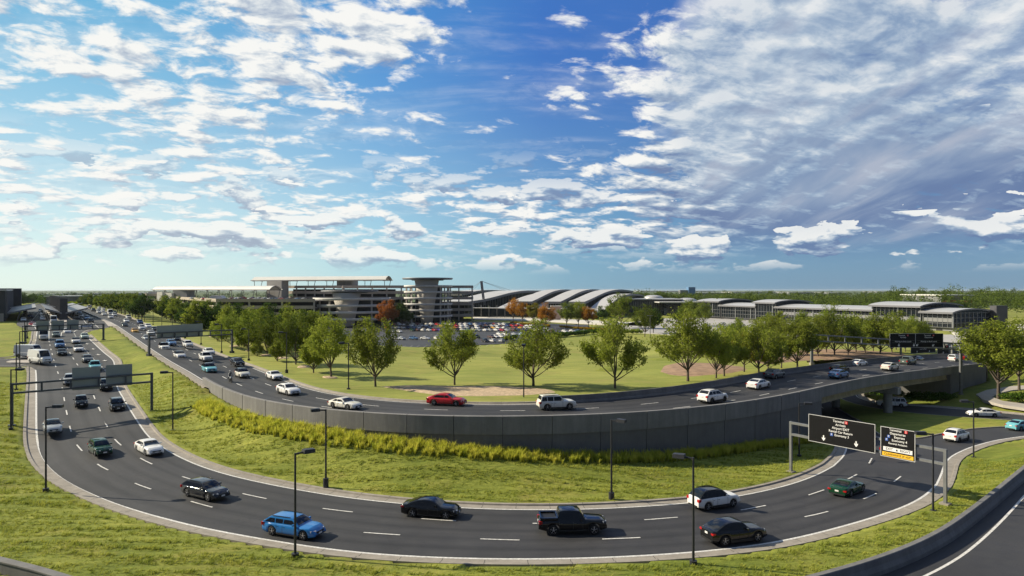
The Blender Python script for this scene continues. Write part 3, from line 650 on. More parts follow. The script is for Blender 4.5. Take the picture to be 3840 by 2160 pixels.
lamp(102,1268,1171,8,6.6,'dark lamp post on the left verge next to the forecourt pavement',True)
lamp(1964,1503,1298,-92,4.2,'dark lamp post in the mulch bed behind the white boxy SUV, seen face on')
lamp(1307,1466,1285,200,4.3,'dark lamp post between the two leftmost big lawn trees')
UPL = [(1075,1395,1249),(933,1352,1232),(831,1323,1218),(754,1293,1202),(694,1270,1189),(646,1243,1177),(607,1228,1168),(574,1219,1159),(542,1207,1152),(514,1197,1144),(488,1187,1137),(466,1180,1132),(447,1173,1127),(430,1167,1122),(412,1163,1119),(396,1159,1117)]
ORD = ['first','second','third','fourth','fifth','sixth','seventh','eighth','ninth','tenth','eleventh','twelfth','thirteenth','fourteenth','fifteenth','sixteenth','seventeenth','eighteenth','nineteenth','twentieth','twenty-first','twenty-second','twenty-third','twenty-fourth','twenty-fifth','twenty-sixth','twenty-seventh','twenty-eighth','twenty-ninth','thirtieth']
for i, (px, py, yt) in enumerate(UPL): lamp(px, py, yt, 205, zup(px) + .1, f'slim lamp on the far verge of the upper road, {ORD[i]} back from the lawn', i > 3)
for i, (px, py, yt) in enumerate(((1329,1226,1193),(1465,1250,1212),(1583,1222,1192),(1748,1222,1192))):
    lamp(px, py, yt, 180, ZP, f'thin lamp post standing in the car park, {ORD[i]} from the left', True)
p = U(2438, 1263, -2.9); hh = (1263 - 1184) * p.y / FPX
t = thing('twin_lamp', 'pale twin headed lamp post beside the trees at the end of the hedge', 'lamp post', p); mb = MB(); mb.tube((0, 0, -.3), (0, 0, hh), .18, .12); mb.build('pole', M('steel'), t)
for s in (-1, 1):
    mb = MB(); mb.box((s * .75, 0, hh + .05), (1.1, .5, .3)); mb.build('lamp_head', M('steel'), t)

# ------------------------------------------------------------------ sign gantries
def planept(A, B, px, py):
    r = (px - CX) / FPX; dx, dy = B[0] - A[0], B[1] - A[1]
    k = (A[0] - r * A[1]) / (r * dy - dx); x, y = A[0] + dx * k, A[1] + dy * k
    return k, CAMH - (py - HY) * y / FPX
FC = {}
MATS['sign_edge'] = simple('sign_edge', (.55, .55, .54), .5, var=.05)
def text_mesh(s, size):
    if (s, size) in FC: return FC[(s, size)]
    cu = bpy.data.curves.new('lettering', 'FONT'); cu.body = s; cu.size = size; cu.align_x = 'CENTER'; cu.align_y = 'CENTER'; cu.offset = size * .010; cu.resolution_u = 3
    o = bpy.data.objects.new('tmp', cu); me = bpy.data.meshes.new_from_object(o); me.materials.clear(); me.materials.append(M('sign_white'))
    bpy.data.objects.remove(o); bpy.data.curves.remove(cu)
    FC[(s, size)] = me; return me
def gantry(label, A, B, zA, zB, gap, mat, npan, postw=.34, name='sign_gantry', parts=None):
    A, B = Vector(A), Vector(B); t = thing(name, label, 'sign gantry', A)
    for P, z in ((A, zA), (B, zB)):
        q = P - A; mb = MB(); mb.box((q.x, q.y, (z + q.z + A.z - .4) / 2 - A.z), (postw, postw, z - P.z + .4), math.atan2(B.y - A.y, B.x - A.x)); mb.build('post', M(mat), t)
        mb = MB(); mb.box((q.x, q.y, q.z - .1), (.75, .75, .7), math.atan2(B.y - A.y, B.x - A.x)); mb.build('footing', M('kerb' if mat == 'steel' else mat), t)
    for nm, dzz in (('upper_beam', -.14), ('lower_beam', -gap)):
        mb = MB(); mb.beam(Vector((0, 0, zA + dzz - A.z)), Vector((B.x - A.x, B.y - A.y, zB + dzz - A.z)), .24, .24); mb.build(nm, M(mat), t)
    for k in range(1, npan):
        f = k / npan; q = (B - A) * f; z = lerp(zA, zB, f) - A.z; mb = MB(); mb.box((q.x, q.y, z - gap / 2 - .07), (.22, .2, gap - .3), math.atan2(B.y - A.y, B.x - A.x)); mb.build('strut', M(mat), t)
    t['A'] = list(A); t['B'] = list(B)
    return t, A, B
def panel(t, A, B, k0, k1, zb, zt, mat, side, off=.24, framed=False, name='sign_panel', label=None):
    """flat panel hung on the gantry; side=+1 towards the camera"""
    d = B - A; L = math.hypot(d.x, d.y); th = math.atan2(d.y, d.x); nrm = Vector((d.y, -d.x, 0)).normalized() * side
    c = A + d * ((k0 + k1) / 2); c = Vector((c.x, c.y, (zb + zt) / 2)) + nrm * off
    w, h = abs(k1 - k0) * L, zt - zb
    root = link(name, None, t, c - A, th if side > 0 else th + PI)
    me = MB(); me.box((0, 0, 0), (w, .06, h)); 
    bpy.data.objects.remove(root)
    o = me.build(name, M(mat), t, c - A); o.rotation_euler = (0, 0, th if side > 0 else th + PI)
    if label: o['label'] = label
    if framed:
        mb = MB(); e = .05
        for x0, x1, z0, z1 in ((-w / 2, w / 2, h / 2 - e, h / 2), (-w / 2, w / 2, -h / 2, -h / 2 + e), (-w / 2, -w / 2 + e, -h / 2 + e, h / 2 - e), (w / 2 - e, w / 2, -h / 2 + e, h / 2 - e)):
            mb.box(((x0 + x1) / 2, -.035, (z0 + z1) / 2), (x1 - x0, .03, z1 - z0))
        mb.build('frame', M('sign_edge'), o)
    return o, w, h
def write(o, s, x, z, size, col='sign_white', y=-.045, squash=1.0):
    me = text_mesh(s, size)
    q = link('lettering', me, o, (x, y, z)); q.rotation_euler = (PI / 2, 0, 0); q.scale = (squash, 1, 1)
    if col != 'sign_white':
        q.material_slots[0].link = 'OBJECT'; q.material_slots[0].material = M(col)
    return q
def badge(o, s, x, z, size, col):
    mb = MB(); mb.box((0, 0, 0), (size, .02, size)); b = mb.build('badge', M(col), o, (x, -.045, z)); me = text_mesh(s, size * .95); q = link('symbol', me, b, (0, -.02, 0)); q.rotation_euler = (PI / 2, 0, 0)
def arrow(o, x, z, size, ang, col='sign_white', wd=1.0):
    mb = MB(); s = size; w = .11 * wd
    mb.poly([(-w * s, .5 * s, 0), (-w * s, -.02 * s, 0), (-.32 * s, .2 * s - .02 * s, 0), (-.32 * s, -.1 * s, 0), (0, -.5 * s, 0), (.32 * s, -.1 * s, 0), (.32 * s, .18 * s, 0), (w * s, -.02 * s, 0), (w * s, .5 * s, 0)])
    q = mb.build('arrow', M(col), o, (x, -.046, z)); q.rotation_euler = (PI / 2, 0, 0); q.rotation_euler = Matrix.Rotation(PI / 2, 3, 'X').to_euler(); q.matrix_basis = Matrix.Translation((x, -.046, z)) @ Matrix.Rotation(-ang, 4, 'Y') @ Matrix.Rotation(PI / 2, 4, 'X')
    fix_up(q); return q
# two panel gantry at the left
A, B = U(44, 1600, 2.0), U(569, 1546, 2.4)
zA, zB = CAMH - (1437 - HY) * A.y / FPX, CAMH - (1397 - HY) * B.y / FPX
t, A, B = gantry('dark steel sign gantry with two blank grey panels across the left road', A, B, zA, zB, 1.25, 'steel_dark', 5)
for p0, y0, y1, p1 in ((270, 1380, 1465, 376), (397, 1370, 1450, 496)):
    k0, zt = planept(A, B, p0, y0); k1, _ = planept(A, B, p1, y0); _, zb = planept(A, B, p0, y1); panel(t, A, B, k0, k1, zb, zt, 'sign_back', -1)
# three panel gantry farther back
A, B = U(95, 1288, 6.0), U(388, 1276, 6.4); zA, zB = CAMH - (1222 - HY) * A.y / FPX, CAMH - (1213 - HY) * B.y / FPX
t, A, B = gantry('dark steel sign gantry with three blank grey panels near the forecourt', A, B, zA, zB, 1.25, 'steel_dark', 7, .4)
for p0, p1, y0, y1 in ((134, 182, 1204, 1238), (192, 239, 1202, 1236), (249, 294, 1200, 1234)):
    k0, zt = planept(A, B, p0, y0); k1, _ = planept(A, B, p1, y0); _, zb = planept(A, B, p0, y1); panel(t, A, B, k0, k1, zb, zt, 'sign_back', -1)
# long panel gantry over the upper road
A, B = U(559, 1331, 6.0), U(870, 1320, 4.9); zA, zB = CAMH - (1248 - HY) * A.y / FPX, CAMH - (1235 - HY) * B.y / FPX
t, A, B = gantry('dark steel sign gantry with one long blank grey panel over the upper road', A, B, zA, zB, 1.15, 'steel_dark', 7, .36)
k0, zt = planept(A, B, 591, 1222); k1, _ = planept(A, B, 763, 1222); _, zb = planept(A, B, 591, 1270); panel(t, A, B, k0, k1, zb, zt, 'sign_back', -1)
# black sign gantry at the right
A, B = U(2966, 1775, -.55), U(3545, 1896, -.1); zA, zB = CAMH - (1580 - HY) * A.y / FPX, CAMH - (1684 - HY) * B.y / FPX
t, A, B = gantry('grey steel sign gantry carrying two large black direction signs at the right', A, B, zA, zB, 1.35, 'steel', 6, .25, 'direction_sign_gantry')
k0, zt = planept(A, B, 3039, 1549); k1, zt1 = planept(A, B, 3289, 1591); _, zb = planept(A, B, 3039, 1650); _, zb1 = planept(A, B, 3289, 1700)
o, w, h = panel(t, A, B, k0, k1, (zb + zb1) / 2, (zt + zt1) / 2, 'sign_black', 1, .3, True, label='wide black sign with arrivals directions and two arrows')
f = h / 1.0
for i, (s, sq) in enumerate((('Terminal', .9), ('Arrivals', 1), ('Airport EXIT', 1), ('Rental Car Return', 1), ('Economy 3', 1))):
    z = h * (.385 - i * .125); write(o, s, (-.2 if i == 0 else (.12 if i == 4 else 0)) * 1.0, z, h * .118)
badge(o, '2', w * .085, h * .388, h * .1, 'sign_red'); badge(o, 'P', -w * .135, h * (.385 - 4 * .125), h * .1, 'sign_blue')
for x in (-w * .26, w * .23): arrow(o, x, -h * .3, h * .2, 0)
k0, zt = planept(A, B, 3309, 1595); k1, zt1 = planept(A, B, 3439, 1617); _, zb = planept(A, B, 3309, 1707); _, zb1 = planept(A, B, 3439, 1731)
o, w, h = panel(t, A, B, k0, k1, (zb + zb1) / 2, (zt + zt1) / 2, 'sign_black', 1, .3, True, label='narrow black sign with departures directions, white exit bar and yellow clearance bar')
for i, s in enumerate(('Terminal', 'Departures', 'Express', 'Economy 4', 'General Aviation')):
    z = h * (.42 - i * .112); write(o, s, (-.2 if i == 0 else (.16 if i in (2, 3) else 0)), z, h * (.088 if i == 4 else .108))
badge(o, '2', w * .24, h * .42, h * .09, 'sign_red')
for i, x in ((2, -.26), (3, -.32)): badge(o, 'P', w * x, h * (.42 - i * .112), h * .09, 'sign_blue')
mb = MB(); mb.box((0, -.04, -h * .225), (w * .84, .03, h * .13)); q = mb.build('white_bar', M('sign_white'), o)
write(q, 'EXIT', -w * .24, -h * .225, h * .115, 'sign_black', -.06); write(q, 'RIGHT', w * .22, -h * .225, h * .115, 'sign_black', -.06); ar = arrow(q, -w * .015, -h * .225, h * .1, -PI / 4, 'sign_black', .5); ar.location.y = -.062
mb = MB(); mb.box((0, -.04, -h * .40), (w * .9, .03, h * .13)); q = mb.build('yellow_bar', M('sign_yellow'), o)
write(q, 'CLEARANCE X\'-XX"', 0, -h * .40, h * .098, 'sign_black', -.06)
# black sign over the upper road
A, B = U(3044, 1364, 4.3), U(3603, 1481, -2.1); zA, zB = CAMH - (1252 - HY) * A.y / FPX, CAMH - (1286 - HY) * B.y / FPX
t, A, B = gantry('grey steel gantry with a black double sign over the upper road at the right', A, B, zA, zB, 1.35, 'steel', 9, .45, 'direction_sign_gantry')
k0, zt = planept(A, B, 3333, 1245); k1, zt1 = planept(A, B, 3533, 1255); _, zb = planept(A, B, 3333, 1296); _, zb1 = planept(A, B, 3533, 1309)
o, w, h = panel(t, A, B, k0, k1, (zb + zb1) / 2, (zt + zt1) / 2, 'sign_black', 1, .3, True)
mb = MB(); mb.box((-w * .02, -.04, h * .12), (.06, .03, h * .74)); mb.build('divider', M('sign_white'), o)
for x, s2 in ((-w * .25, 'Arrivals'), (w * .23, 'Departures')):
    write(o, 'Terminal', x - .3, h * .36, h * .135); badge(o, '2', x + w * .085, h * .36, h * .11, 'sign_red'); write(o, s2, x, h * .22, h * .135); write(o, 'Pick-Up on Both Levels', x, -h * .08, h * .125)
    mb = MB()
    for zz in (-h * .0, -h * .16): mb.box((x, -.04, zz), (w * .43, .02, .03))
    mb.build('text_frame', M('steel'), o)
arrow(o, -w * .33, -h * .33, h * .22, 0); arrow(o, -w * .05, -h * .33, h * .22, 0); arrow(o, w * .01, -h * .33, h * .22, -PI / 4); arrow(o, w * .31, -h * .35, h * .22, -PI / 4)
# smaller black signs farther along
A, B = U(3378, 1332, 2.8), U(3570, 1340, 1.5); zA, zB = CAMH - (1285 - HY) * A.y / FPX, CAMH - (1288 - HY) * B.y / FPX
t, A, B = gantry('far grey gantry with two small black signs behind the double sign', A, B, zA, zB, 1.1, 'steel', 6, .35, 'direction_sign_gantry')
for (p0, p1, y0, y1), n2 in (((3411, 3503, 1300, 1326), 2), ((3511, 3554, 1295, 1331), 1)):
    k0, zt = planept(A, B, p0, y0); k1, _ = planept(A, B, p1, y0); _, zb = planept(A, B, p0, y1); o, w, h = panel(t, A, B, k0, k1, zb, zt, 'sign_black', 1, .3, True)
    if n2 == 2: write(o, 'Economy 3', 0, h * .33, h * .2); write(o, 'Rental Car Return', 0, h * .08, h * .2); arrow(o, -w * .25, -h * .25, h * .3, 0); arrow(o, w * .25, -h * .25, h * .3, 0)
    else: badge(o, '2', w * .3, h * .35, h * .16, 'sign_red'); write(o, 'EXIT', 0, h * .1, h * .16); arrow(o, 0, -h * .28, h * .25, -PI / 4)
# ------------------------------------------------------------------ foliage
def leaf_quads(centres, radii, n_per, size, seed, flat=.75, up=.5):
    r = np.random.default_rng(seed); cs = np.repeat(np.asarray(centres), n_per, 0); rs = np.repeat(np.asarray(radii), n_per)
    n = len(cs); d = r.normal(size=(n, 3)); d /= np.linalg.norm(d, axis=1, keepdims=True) + 1e-9
    rad = r.random(n) ** .45
    p = cs + d * (rad * rs)[:, None] * np.array([1, 1, flat])
    nm = r.normal(size=(n, 3)) + d * .8 + np.array([0, 0, up]); nm /= np.linalg.norm(nm, axis=1, keepdims=True)
    t = np.cross(nm, r.normal(size=(n, 3))); t /= np.linalg.norm(t, axis=1, keepdims=True) + 1e-9
    b = np.cross(nm, t); s = size * (.6 + .8 * r.random(n))[:, None]
    t = t * s; b = b * s * .6
    V = np.stack([p - t, p - b * .9, p + t, p + b * .9], 1).reshape(-1, 3); F = np.arange(n * 4).reshape(-1, 4); return V, F
MATS['bark'] = simple('bark', (.115, .09, .07), .95, var=.3, scale=6, bmp=.6)
MATS['leaf_elm'] = leafmat('leaf_elm', (.185, .24, .027), (.33, .365, .06), .45)
MATS['leaf_dark'] = leafmat('leaf_dark', (.05, .095, .02), (.10, .155, .03), .3)
MATS['leaf_mid'] = leafmat('leaf_mid', (.12, .175, .02), (.23, .27, .042), .4)
MATS['leaf_orange'] = leafmat('leaf_orange', (.40, .165, .022), (.48, .26, .035), .35)
MATS['leaf_rust'] = leafmat('leaf_rust', (.30, .10, .03), (.38, .16, .04), .3)
MATS['leaf_gold'] = leafmat('leaf_gold', (.25, .18, .02), (.20, .22, .03), .35)
MATS['leaf_far'] = leafmat('leaf_far', (.045, .085, .02), (.105, .14, .03), .25)
MATS['leaf_wood'] = leafmat('leaf_wood', (.045, .075, .014), (.115, .15, .026), .25)
MATS['leaf_hedge'] = leafmat('leaf_hedge', (.045, .095, .015), (.095, .16, .02), .25)
MATS['leaf_flower'] = leafmat('leaf_flower', (.36, .18, .01), (.25, .22, .02), .25)
MATS['leaf_lime'] = leafmat('leaf_lime', (.17, .24, .015), (.26, .31, .03), .3)
def tree_proto(seed, H, Wd, trunk_f, style='vase', nleaf=9000, leaf=.17, nlimb=8):
    r = random.Random(seed); wood = MB(); cc, cr = [], []
    th = H * trunk_f; rt = H * .017
    lean = Vector((r.uniform(-.02, .02), r.uniform(-.02, .02), 0)) * H
    pts = [Vector((0, 0, -.3)), Vector((0, 0, th * .5)), Vector((0, 0, th)) + lean * .4]
    wood.tube(pts[0], pts[1], rt * 1.35, rt * 1.05, 9, caps=False); wood.tube(pts[1], pts[2], rt * 1.05, rt * .95, 9, caps=False)
    base = pts[2]; cz = th + (H - th) * .52; rz = (H - th) * .55
    def envelope(p):      # >1 outside
        zr = (p.z - cz) / rz
        w = Wd / 2 * (1 - .22 * max(0, zr)) * (.8 + .2 * min(1, (p.z - th * .6) / (H * .3)))
        return math.sqrt((p.x / w) ** 2 + (p.y / w) ** 2 + zr * zr)
    def grow(p, d, L, rad, lvl):
        n = 4 if lvl < 2 else 2; q = p; dd = d.normalized()
        for k in range(n):
            bend = Vector((r.uniform(-.16, .16), r.uniform(-.16, .16), r.uniform(-.02, .20 if lvl < 2 else .12)))
            dd = (dd + bend).normalized(); q2 = q + dd * (L / n); r0 = rad * (1 - .78 * k / n); r1 = rad * (1 - .78 * (k + 1) / n)
            wood.tube(q, q2, max(.012, r0), max(.01, r1), 6 if lvl < 1 else 4, caps=False)
            if envelope(q2) > 1.08: q = q2; break
            if lvl < 2 and k >= (1 if lvl == 0 else 0):
                for _ in range(2 if lvl == 0 else 2):
                    a = r.uniform(0, 2 * PI); side = Vector((math.cos(a), math.sin(a), r.uniform(-.1, .5)))
                    grow(q2, (dd * .75 + side * .75), L * r.uniform(.32, .5) if lvl == 0 else L * r.uniform(.4, .6), r1 * .62, lvl + 1)
            if lvl >= 1 or k >= 2: cc.append(tuple(q2)); cr.append(H * r.uniform(.04, .075))
            q = q2
        cc.append(tuple(q)); cr.append(H * r.uniform(.05, .085))
    for i in range(nlimb):
        a = i * 2.399 + r.uniform(-.3, .3); el = math.radians(r.uniform(20, 50) if i < nlimb * .6 else r.uniform(52, 74))
        if style == 'round': el = math.radians(r.uniform(10, 40) if i < nlimb * .6 else r.uniform(45, 75))
        d = Vector((math.cos(a) * math.cos(el), math.sin(a) * math.cos(el), math.sin(el)))
        L = (H - th) * (r.uniform(.62, .82) if el > .85 else r.uniform(.55, .74)) * (1.0 if style == 'vase' else .85)
        L = min(L, .95 * (Wd / 2) / max(.2, math.cos(el)))
        st = base - Vector((0, 0, r.uniform(0, .28) * th)) if i < nlimb * .6 else base
        grow(st, d, L, rt * r.uniform(.5, .68), 0)
    grow(base, Vector((lean.x * .05, lean.y * .05, 1)), (H - th) * .86, rt * .8, 0)
    if style == 'round':
        for _ in range(90):
            v = Vector((r.gauss(0, 1), r.gauss(0, 1), r.gauss(0, 1))).normalized(); f = r.uniform(.45, .95)
            cc.append((v.x * Wd / 2 * f, v.y * Wd / 2 * f, max(th * .8, cz + v.z * rz * f))); cr.append(H * r.uniform(.055, .095))
    V, F = leaf_quads(cc, cr, max(4, int(nleaf / len(cc))), leaf, seed)
    return wood.mesh('tree_trunk', M('bark')), rawmesh('tree_crown', V, F, M('leaf_elm'))
TP = {}
for i in range(5): TP[f'elm{i}'] = (tree_proto(20 + i, 9.0, 8.4, .2, 'vase', 11500, .14, 9), 9.0)
for i in range(3): TP[f'young{i}'] = (tree_proto(40 + i, 5.6, 4.2, .26, 'vase', 6500, .12, 7), 5.6)
for i in range(4): TP[f'round{i}'] = (tree_proto(60 + i, 10.0, 8.6, .2, 'round', 11000, .21, 8), 10.0)
for i in range(3): TP[f'airy{i}'] = (tree_proto(80 + i, 11.0, 11.0, .27, 'vase', 20000, .16, 11), 11.0)
def tree(kind, p, h, leaf, label, name='tree', group=None, wscale=1.0, rz=None):
    (wm, lm), H0 = TP[kind]; s = h / H0
    t = thing(name, label, 'tree', p, random.uniform(0, 6.28) if rz is None else rz, group); wscale *= random.uniform(.86, 1.14); t.scale = (s * wscale, s * wscale * random.uniform(.9, 1.1), s); t.rotation_euler = (random.uniform(-.05, .05), random.uniform(-.05, .05), t.rotation_euler[2])
    link('trunk', wm, t); c = link('crown', lm, t)
    if leaf != 'leaf_elm': c.material_slots[0].link = 'OBJECT'; c.material_slots[0].material = M(leaf)
    return t
def tree_px(kind, px, py, ytop, z, leaf, label, name='tree', group=None, wscale=1.0, rz=None):
    p = U(px, py, z); return tree(kind, p, (py - ytop) * p.y / FPX * 1.03, leaf, label, name, group, wscale, rz)
GL = 'airy green trees standing on the mown lawn'
LT = [('elm0',1242,1416,1205,4.2,1.0,'airy green lawn tree standing in the round mulch ring'),
      ('elm1',1408,1456,1215,4.3,1.02,'airy green lawn tree behind the white coupe at the left tip of the mulch bed'),
      ('elm2',1705,1452,1233,4.2,1.05,'airy green lawn tree directly behind the red saloon'),
      ('elm3',2000,1456,1230,4.2,1.05,'airy green lawn tree next to the face on lamp post'),
      ('elm4',2307,1466,1219,4.2,1.08,'lone airy green tree on the open lawn right of the boxy white SUV'),
      ('elm0',2580,1434,1193,4.2,1.1,'large airy tree at the left end of the brown mulch mound'),
      ('elm2',2685,1424,1238,4.1,.9,'slimmer airy tree in the middle of the brown mulch mound'),
      ('elm1',2716,1418,1246,4.0,.95,'slender tree second from the left on the brown mulch mound'),
      ('elm3',2845,1412,1225,4.0,1.0,'airy tree at the right end of the mulch mound behind the white sedan'),
      ('elm4',2990,1388,1216,4.0,1.0,'airy tree just left of the double sign gantry leg')]
for k, px, py, yt, z, ws, lb in LT: tree_px(k, px, py, yt, z, 'leaf_elm', lb, 'lawn_tree', GL, ws)
GR = 'green trees on the slope behind the bridge'
RT = [(3068,1350,1193,2.9),(3130,1345,1165,2.8),(3180,1342,1215,2.8),(3245,1334,1222,2.5),(3300,1340,1190,2.2),(3345,1330,1205,2.2),(3395,1325,1215,2.0),(3440,1322,1208,1.5),(2905,1300,1180,-2.),(3000,1300,1180,-2.),(3480,1318,1232,1.4),(2760,1300,1205,-2.0),(2880,1395,1290,4.0)]
for i, (px, py, yt, z) in enumerate(RT):
    k = f'elm{(i * 2 + 1) % 5}' if i < 8 else f'round{i % 4}'
    tree_px(k, px, py, yt, z, ('leaf_elm', 'leaf_mid')[i % 2], ['leafy tree right behind the left leg of the double sign gantry','tall leafy tree behind the bridge barrier above the black wagon','low leafy tree behind the bridge barrier above the blue saloon','leafy tree behind the bridge barrier left of the double sign','tall green tree rising over the left half of the double sign','green tree rising over the middle of the double sign','green tree over the right half of the double sign','green tree over the right edge of the double sign','rounded tree by the apron left of the outside stair of the concourse','rounded tree by the apron below the outside stair of the concourse','low bushy tree just right of the double sign','pale bushy tree on the apron edge behind the mulch mound','stunted bush-like tree by the bridge barrier above the grey SUV'][i], 'slope_tree', GR)
for i, (px, py, yt, z, k, lf) in enumerate(((2790,1400,1262,4.0,'young0','leaf_gold'),(2930,1384,1250,4.0,'young1','leaf_elm'),(3030,1340,1235,3.0,'round0','leaf_mid'),(3100,1330,1215,2.8,'elm2','leaf_gold'),(3210,1330,1196,2.6,'round1','leaf_elm'),(3275,1325,1215,2.3,'elm0','leaf_mid'),(3360,1318,1186,2.0,'round2','leaf_elm'),(3420,1312,1196,1.6,'round3','leaf_mid'),(2760,1352,1215,2.7,'elm3','leaf_mid'),(2870,1340,1200,2.9,'elm1','leaf_elm'),(2640,1345,1228,2.4,'round1','leaf_mid'))):
    tree_px(k, px, py, yt, z, lf, f'tree of the thicket behind the bridge barrier, {ORD[i]} of its inner trees', 'slope_tree', GR)
# right foreground
for i, (px, py, yt, z, k, lb) in enumerate(((3744,1492,1232,-1.9,'airy0','big wide airy tree at the right edge standing in a paved ring'),(3822,1462,1225,-1.9,'airy1','wide airy tree cut by the right edge of the picture, farther back'),(3700,1415,1290,-1.0,'airy2','feathery low tree behind the right end of the bridge'))):
    tree_px(k, px, py, yt, z, 'leaf_elm', lb, 'spreading_tree', 'wide airy trees at the right edge', 1.0)
# roadside trees at the left of the lawn (from the near end to the garage)
GLF = 'green trees in the belt beside the upper road'
RS = [(1175,1416,1285,'young0'),(1110,1385,1205,'elm1'),(1040,1372,1280,'young1'),(1000,1345,1200,'elm3'),(965,1350,1285,'young2'),(930,1330,1180,'round0'),(905,1322,1262,'young0'),(868,1312,1195,'elm0'),(850,1285,1160,'round1'),(818,1290,1225,'elm2'),
      (1085,1330,1190,'round2'),(1030,1310,1175,'round3'),(985,1300,1165,'round0'),(940,1290,1170,'round1'),(900,1280,1155,'round2'),(1150,1320,1185,'elm4'),(1190,1318,1210,'round0'),
      (795,1272,1150,'round3'),(760,1262,1145,'round0'),(735,1250,1138,'round1'),(702,1240,1150,'round2'),(680,1230,1125,'round3'),(655,1222,1130,'round0'),(640,1215,1128,'round1'),(623,1208,1122,'round2'),(608,1200,1120,'round3'),(820,1260,1150,'round1'),(865,1265,1158,'round3'),(1080,1292,1160,'round1'),(1120,1300,1175,'round3'),(1180,1300,1183,'round2'),(1150,1275,1172,'round0'),(1010,1275,1155,'round2'),(770,1245,1140,'round2')]
for i, (px, py, yt, k) in enumerate(RS):
    z = interp(px, [600, 700, 850, 1000, 1200], [5.2, 4.6, 4.0, 3.6, 3.4]) if i < 17 or px < 760 else interp(py, [1240, 1280, 1320], [1.8, 2.6, 3.4])
    lab = (f'green tree in the roadside belt, {ORD[i]} along its front edge going back from the lawn' if i < 10 else f'dense green tree inside the roadside belt, {ORD[i - 10]} of the rear rows')
    tree_px(k, px, py, yt, z, ('leaf_mid', 'leaf_elm', 'leaf_dark')[i % 3] if i > 9 else ('leaf_elm', 'leaf_mid')[i % 2], lab, 'roadside_tree', GLF, 1.0)
FT = [(532,1205,1112),(520,1199,1111),(508,1194,1114),(497,1190,1110),(485,1187,1113),(470,1182,1108),(455,1178,1112),(440,1174,1109),(424,1171,1111),(408,1168,1107),(392,1165,1112),(376,1162,1109),(360,1158,1111),(345,1156,1108),(328,1153,1112),(312,1150,1110)]
for i, (px, py, yt) in enumerate(FT):
    tree_px(f'round{i % 4}', px, py, yt, zup(px) - .1, ('leaf_dark', 'leaf_mid')[i % 2], f'dark roadside tree beyond the garage stair block, {ORD[i]} of the far row going left', 'roadside_tree', GLF, 1.1)
for i, (px, py, yt) in enumerate(((70,1150,1106),(88,1146,1104),(106,1142,1108),(124,1140,1105),(250,1140,1106),(275,1140,1103),(298,1142,1107))):
    tree_px(f'round{(i + 1) % 4}', px, py, yt, 6.0, 'leaf_dark', f'dark green tree behind the forecourt canopies, {ORD[i]} from the left', 'roadside_tree', GLF, 1.2)
# trees around the car park and the terminal
MT = [(1452,1230,1134,'leaf_rust','round0','rust red round tree in front of the garage between its two towers'),(1508,1228,1144,'leaf_dark','round1','dark green round tree beside the rust red one'),
      (1924,1207,1128,'leaf_orange','elm0','tall orange autumn tree, leftmost in front of the terminal'),(1960,1210,1141,'leaf_orange','elm1','slim orange autumn tree second from the left at the terminal'),(2003,1216,1144,'leaf_gold','elm2','yellowing tree third from the left at the terminal'),
      (2046,1229,1147,'leaf_orange','elm3','golden orange tree nearest the car park end'),(2124,1224,1143,'leaf_mid','elm4','green tree right of the brick coloured pylon at the terminal'),(2169,1222,1141,'leaf_elm','elm0','yellow green tree beside the right hand orange tree'),
      (2207,1224,1156,'leaf_orange','elm1','orange tree farthest to the right at the terminal'),(2255,1214,1156,'leaf_dark','round2','dark bushy tree right of the last orange tree'),(2330,1232,1114,'leaf_mid','elm2','tall green tree behind the end of the hedge'),
      (2290,1212,1145,'leaf_mid','round3','mid green tree half hidden by the tall tree behind the hedge'),(2418,1262,1157,'leaf_mid','elm3','dark green tree on small mulch ring near the twin lamp'),(2450,1250,1165,'leaf_dark','round0','dense dark tree behind the twin lamp'),
      (2590,1222,1135,'leaf_mid','elm4','tall tree on the apron in front of the left end of the concourse'),(2640,1226,1142,'leaf_mid','elm0','tree on the apron just right of the tall one'),(2540,1215,1170,'leaf_dark','round1','small tree at the left end of the apron'),
      (1795,1186,1155,'leaf_gold','round2','small golden tree beside the right end of the garage'),(1828,1186,1152,'leaf_mid','round3','small green tree beside the golden one near the garage')]
for px, py, yt, lf, k, lb in MT: tree_px(k, px, py, yt, -3.2, lf, lb, 'ornamental_tree', 'trees near the terminal and car park', .95)
# far wood as one mass
def wood_mass(name, label, spots, leaf, n=420, size=.9):
    cc, cr = [], []
    r = random.Random(5)
    for x, y, z, h, w in spots:
        for _ in range(7):
            a = r.uniform(0, 6.28); q = r.uniform(0, w * .42); cc.append((x + math.cos(a) * q, y + math.sin(a) * q, z + h * r.uniform(.3, .82))); cr.append(w * r.uniform(.17, .30))
    V, F = leaf_quads(cc, cr, max(6, n // 7), size, 3, .85, .1)
    return tag(link(name, rawmesh(name, V, F, M(leaf))), label, 'wood', None, 'stuff')
r = random.Random(3); sp = []
for _ in range(760):
    px = r.uniform(2350, 4080); d = 470 * math.exp(r.random() ** .9 * 1.25)
    if px < 2700: d = max(d, 680)
    elif px < 3560: d = max(d, 540)
    elif px < 3800: d = max(d, 560)
    p = at(px, d, -3.4); sp.append((p.x, p.y, -3.4, r.uniform(12, 22) * (1.28 if px > 3300 else 1.0) * (1.2 if r.random() < .12 else 1), r.uniform(11, 20)))
wood_mass('woodland', 'dense green woodland behind the long concourse', sp, 'leaf_wood', 300, .6)
sp = []
for _ in range(700):
    px = r.uniform(-200, 4100); d = 900 * math.exp(r.random() * 2.0); p = at(px, d, -3.5)
    if 600 < px < 1750 and d < 1200: continue
    sp.append((p.x, p.y, -3.5, r.uniform(8, 13), r.uniform(16, 34)))
wood_mass('distant_trees', 'scattered distant trees reaching the horizon', sp, 'leaf_far', 90, 1.6)
sp = []
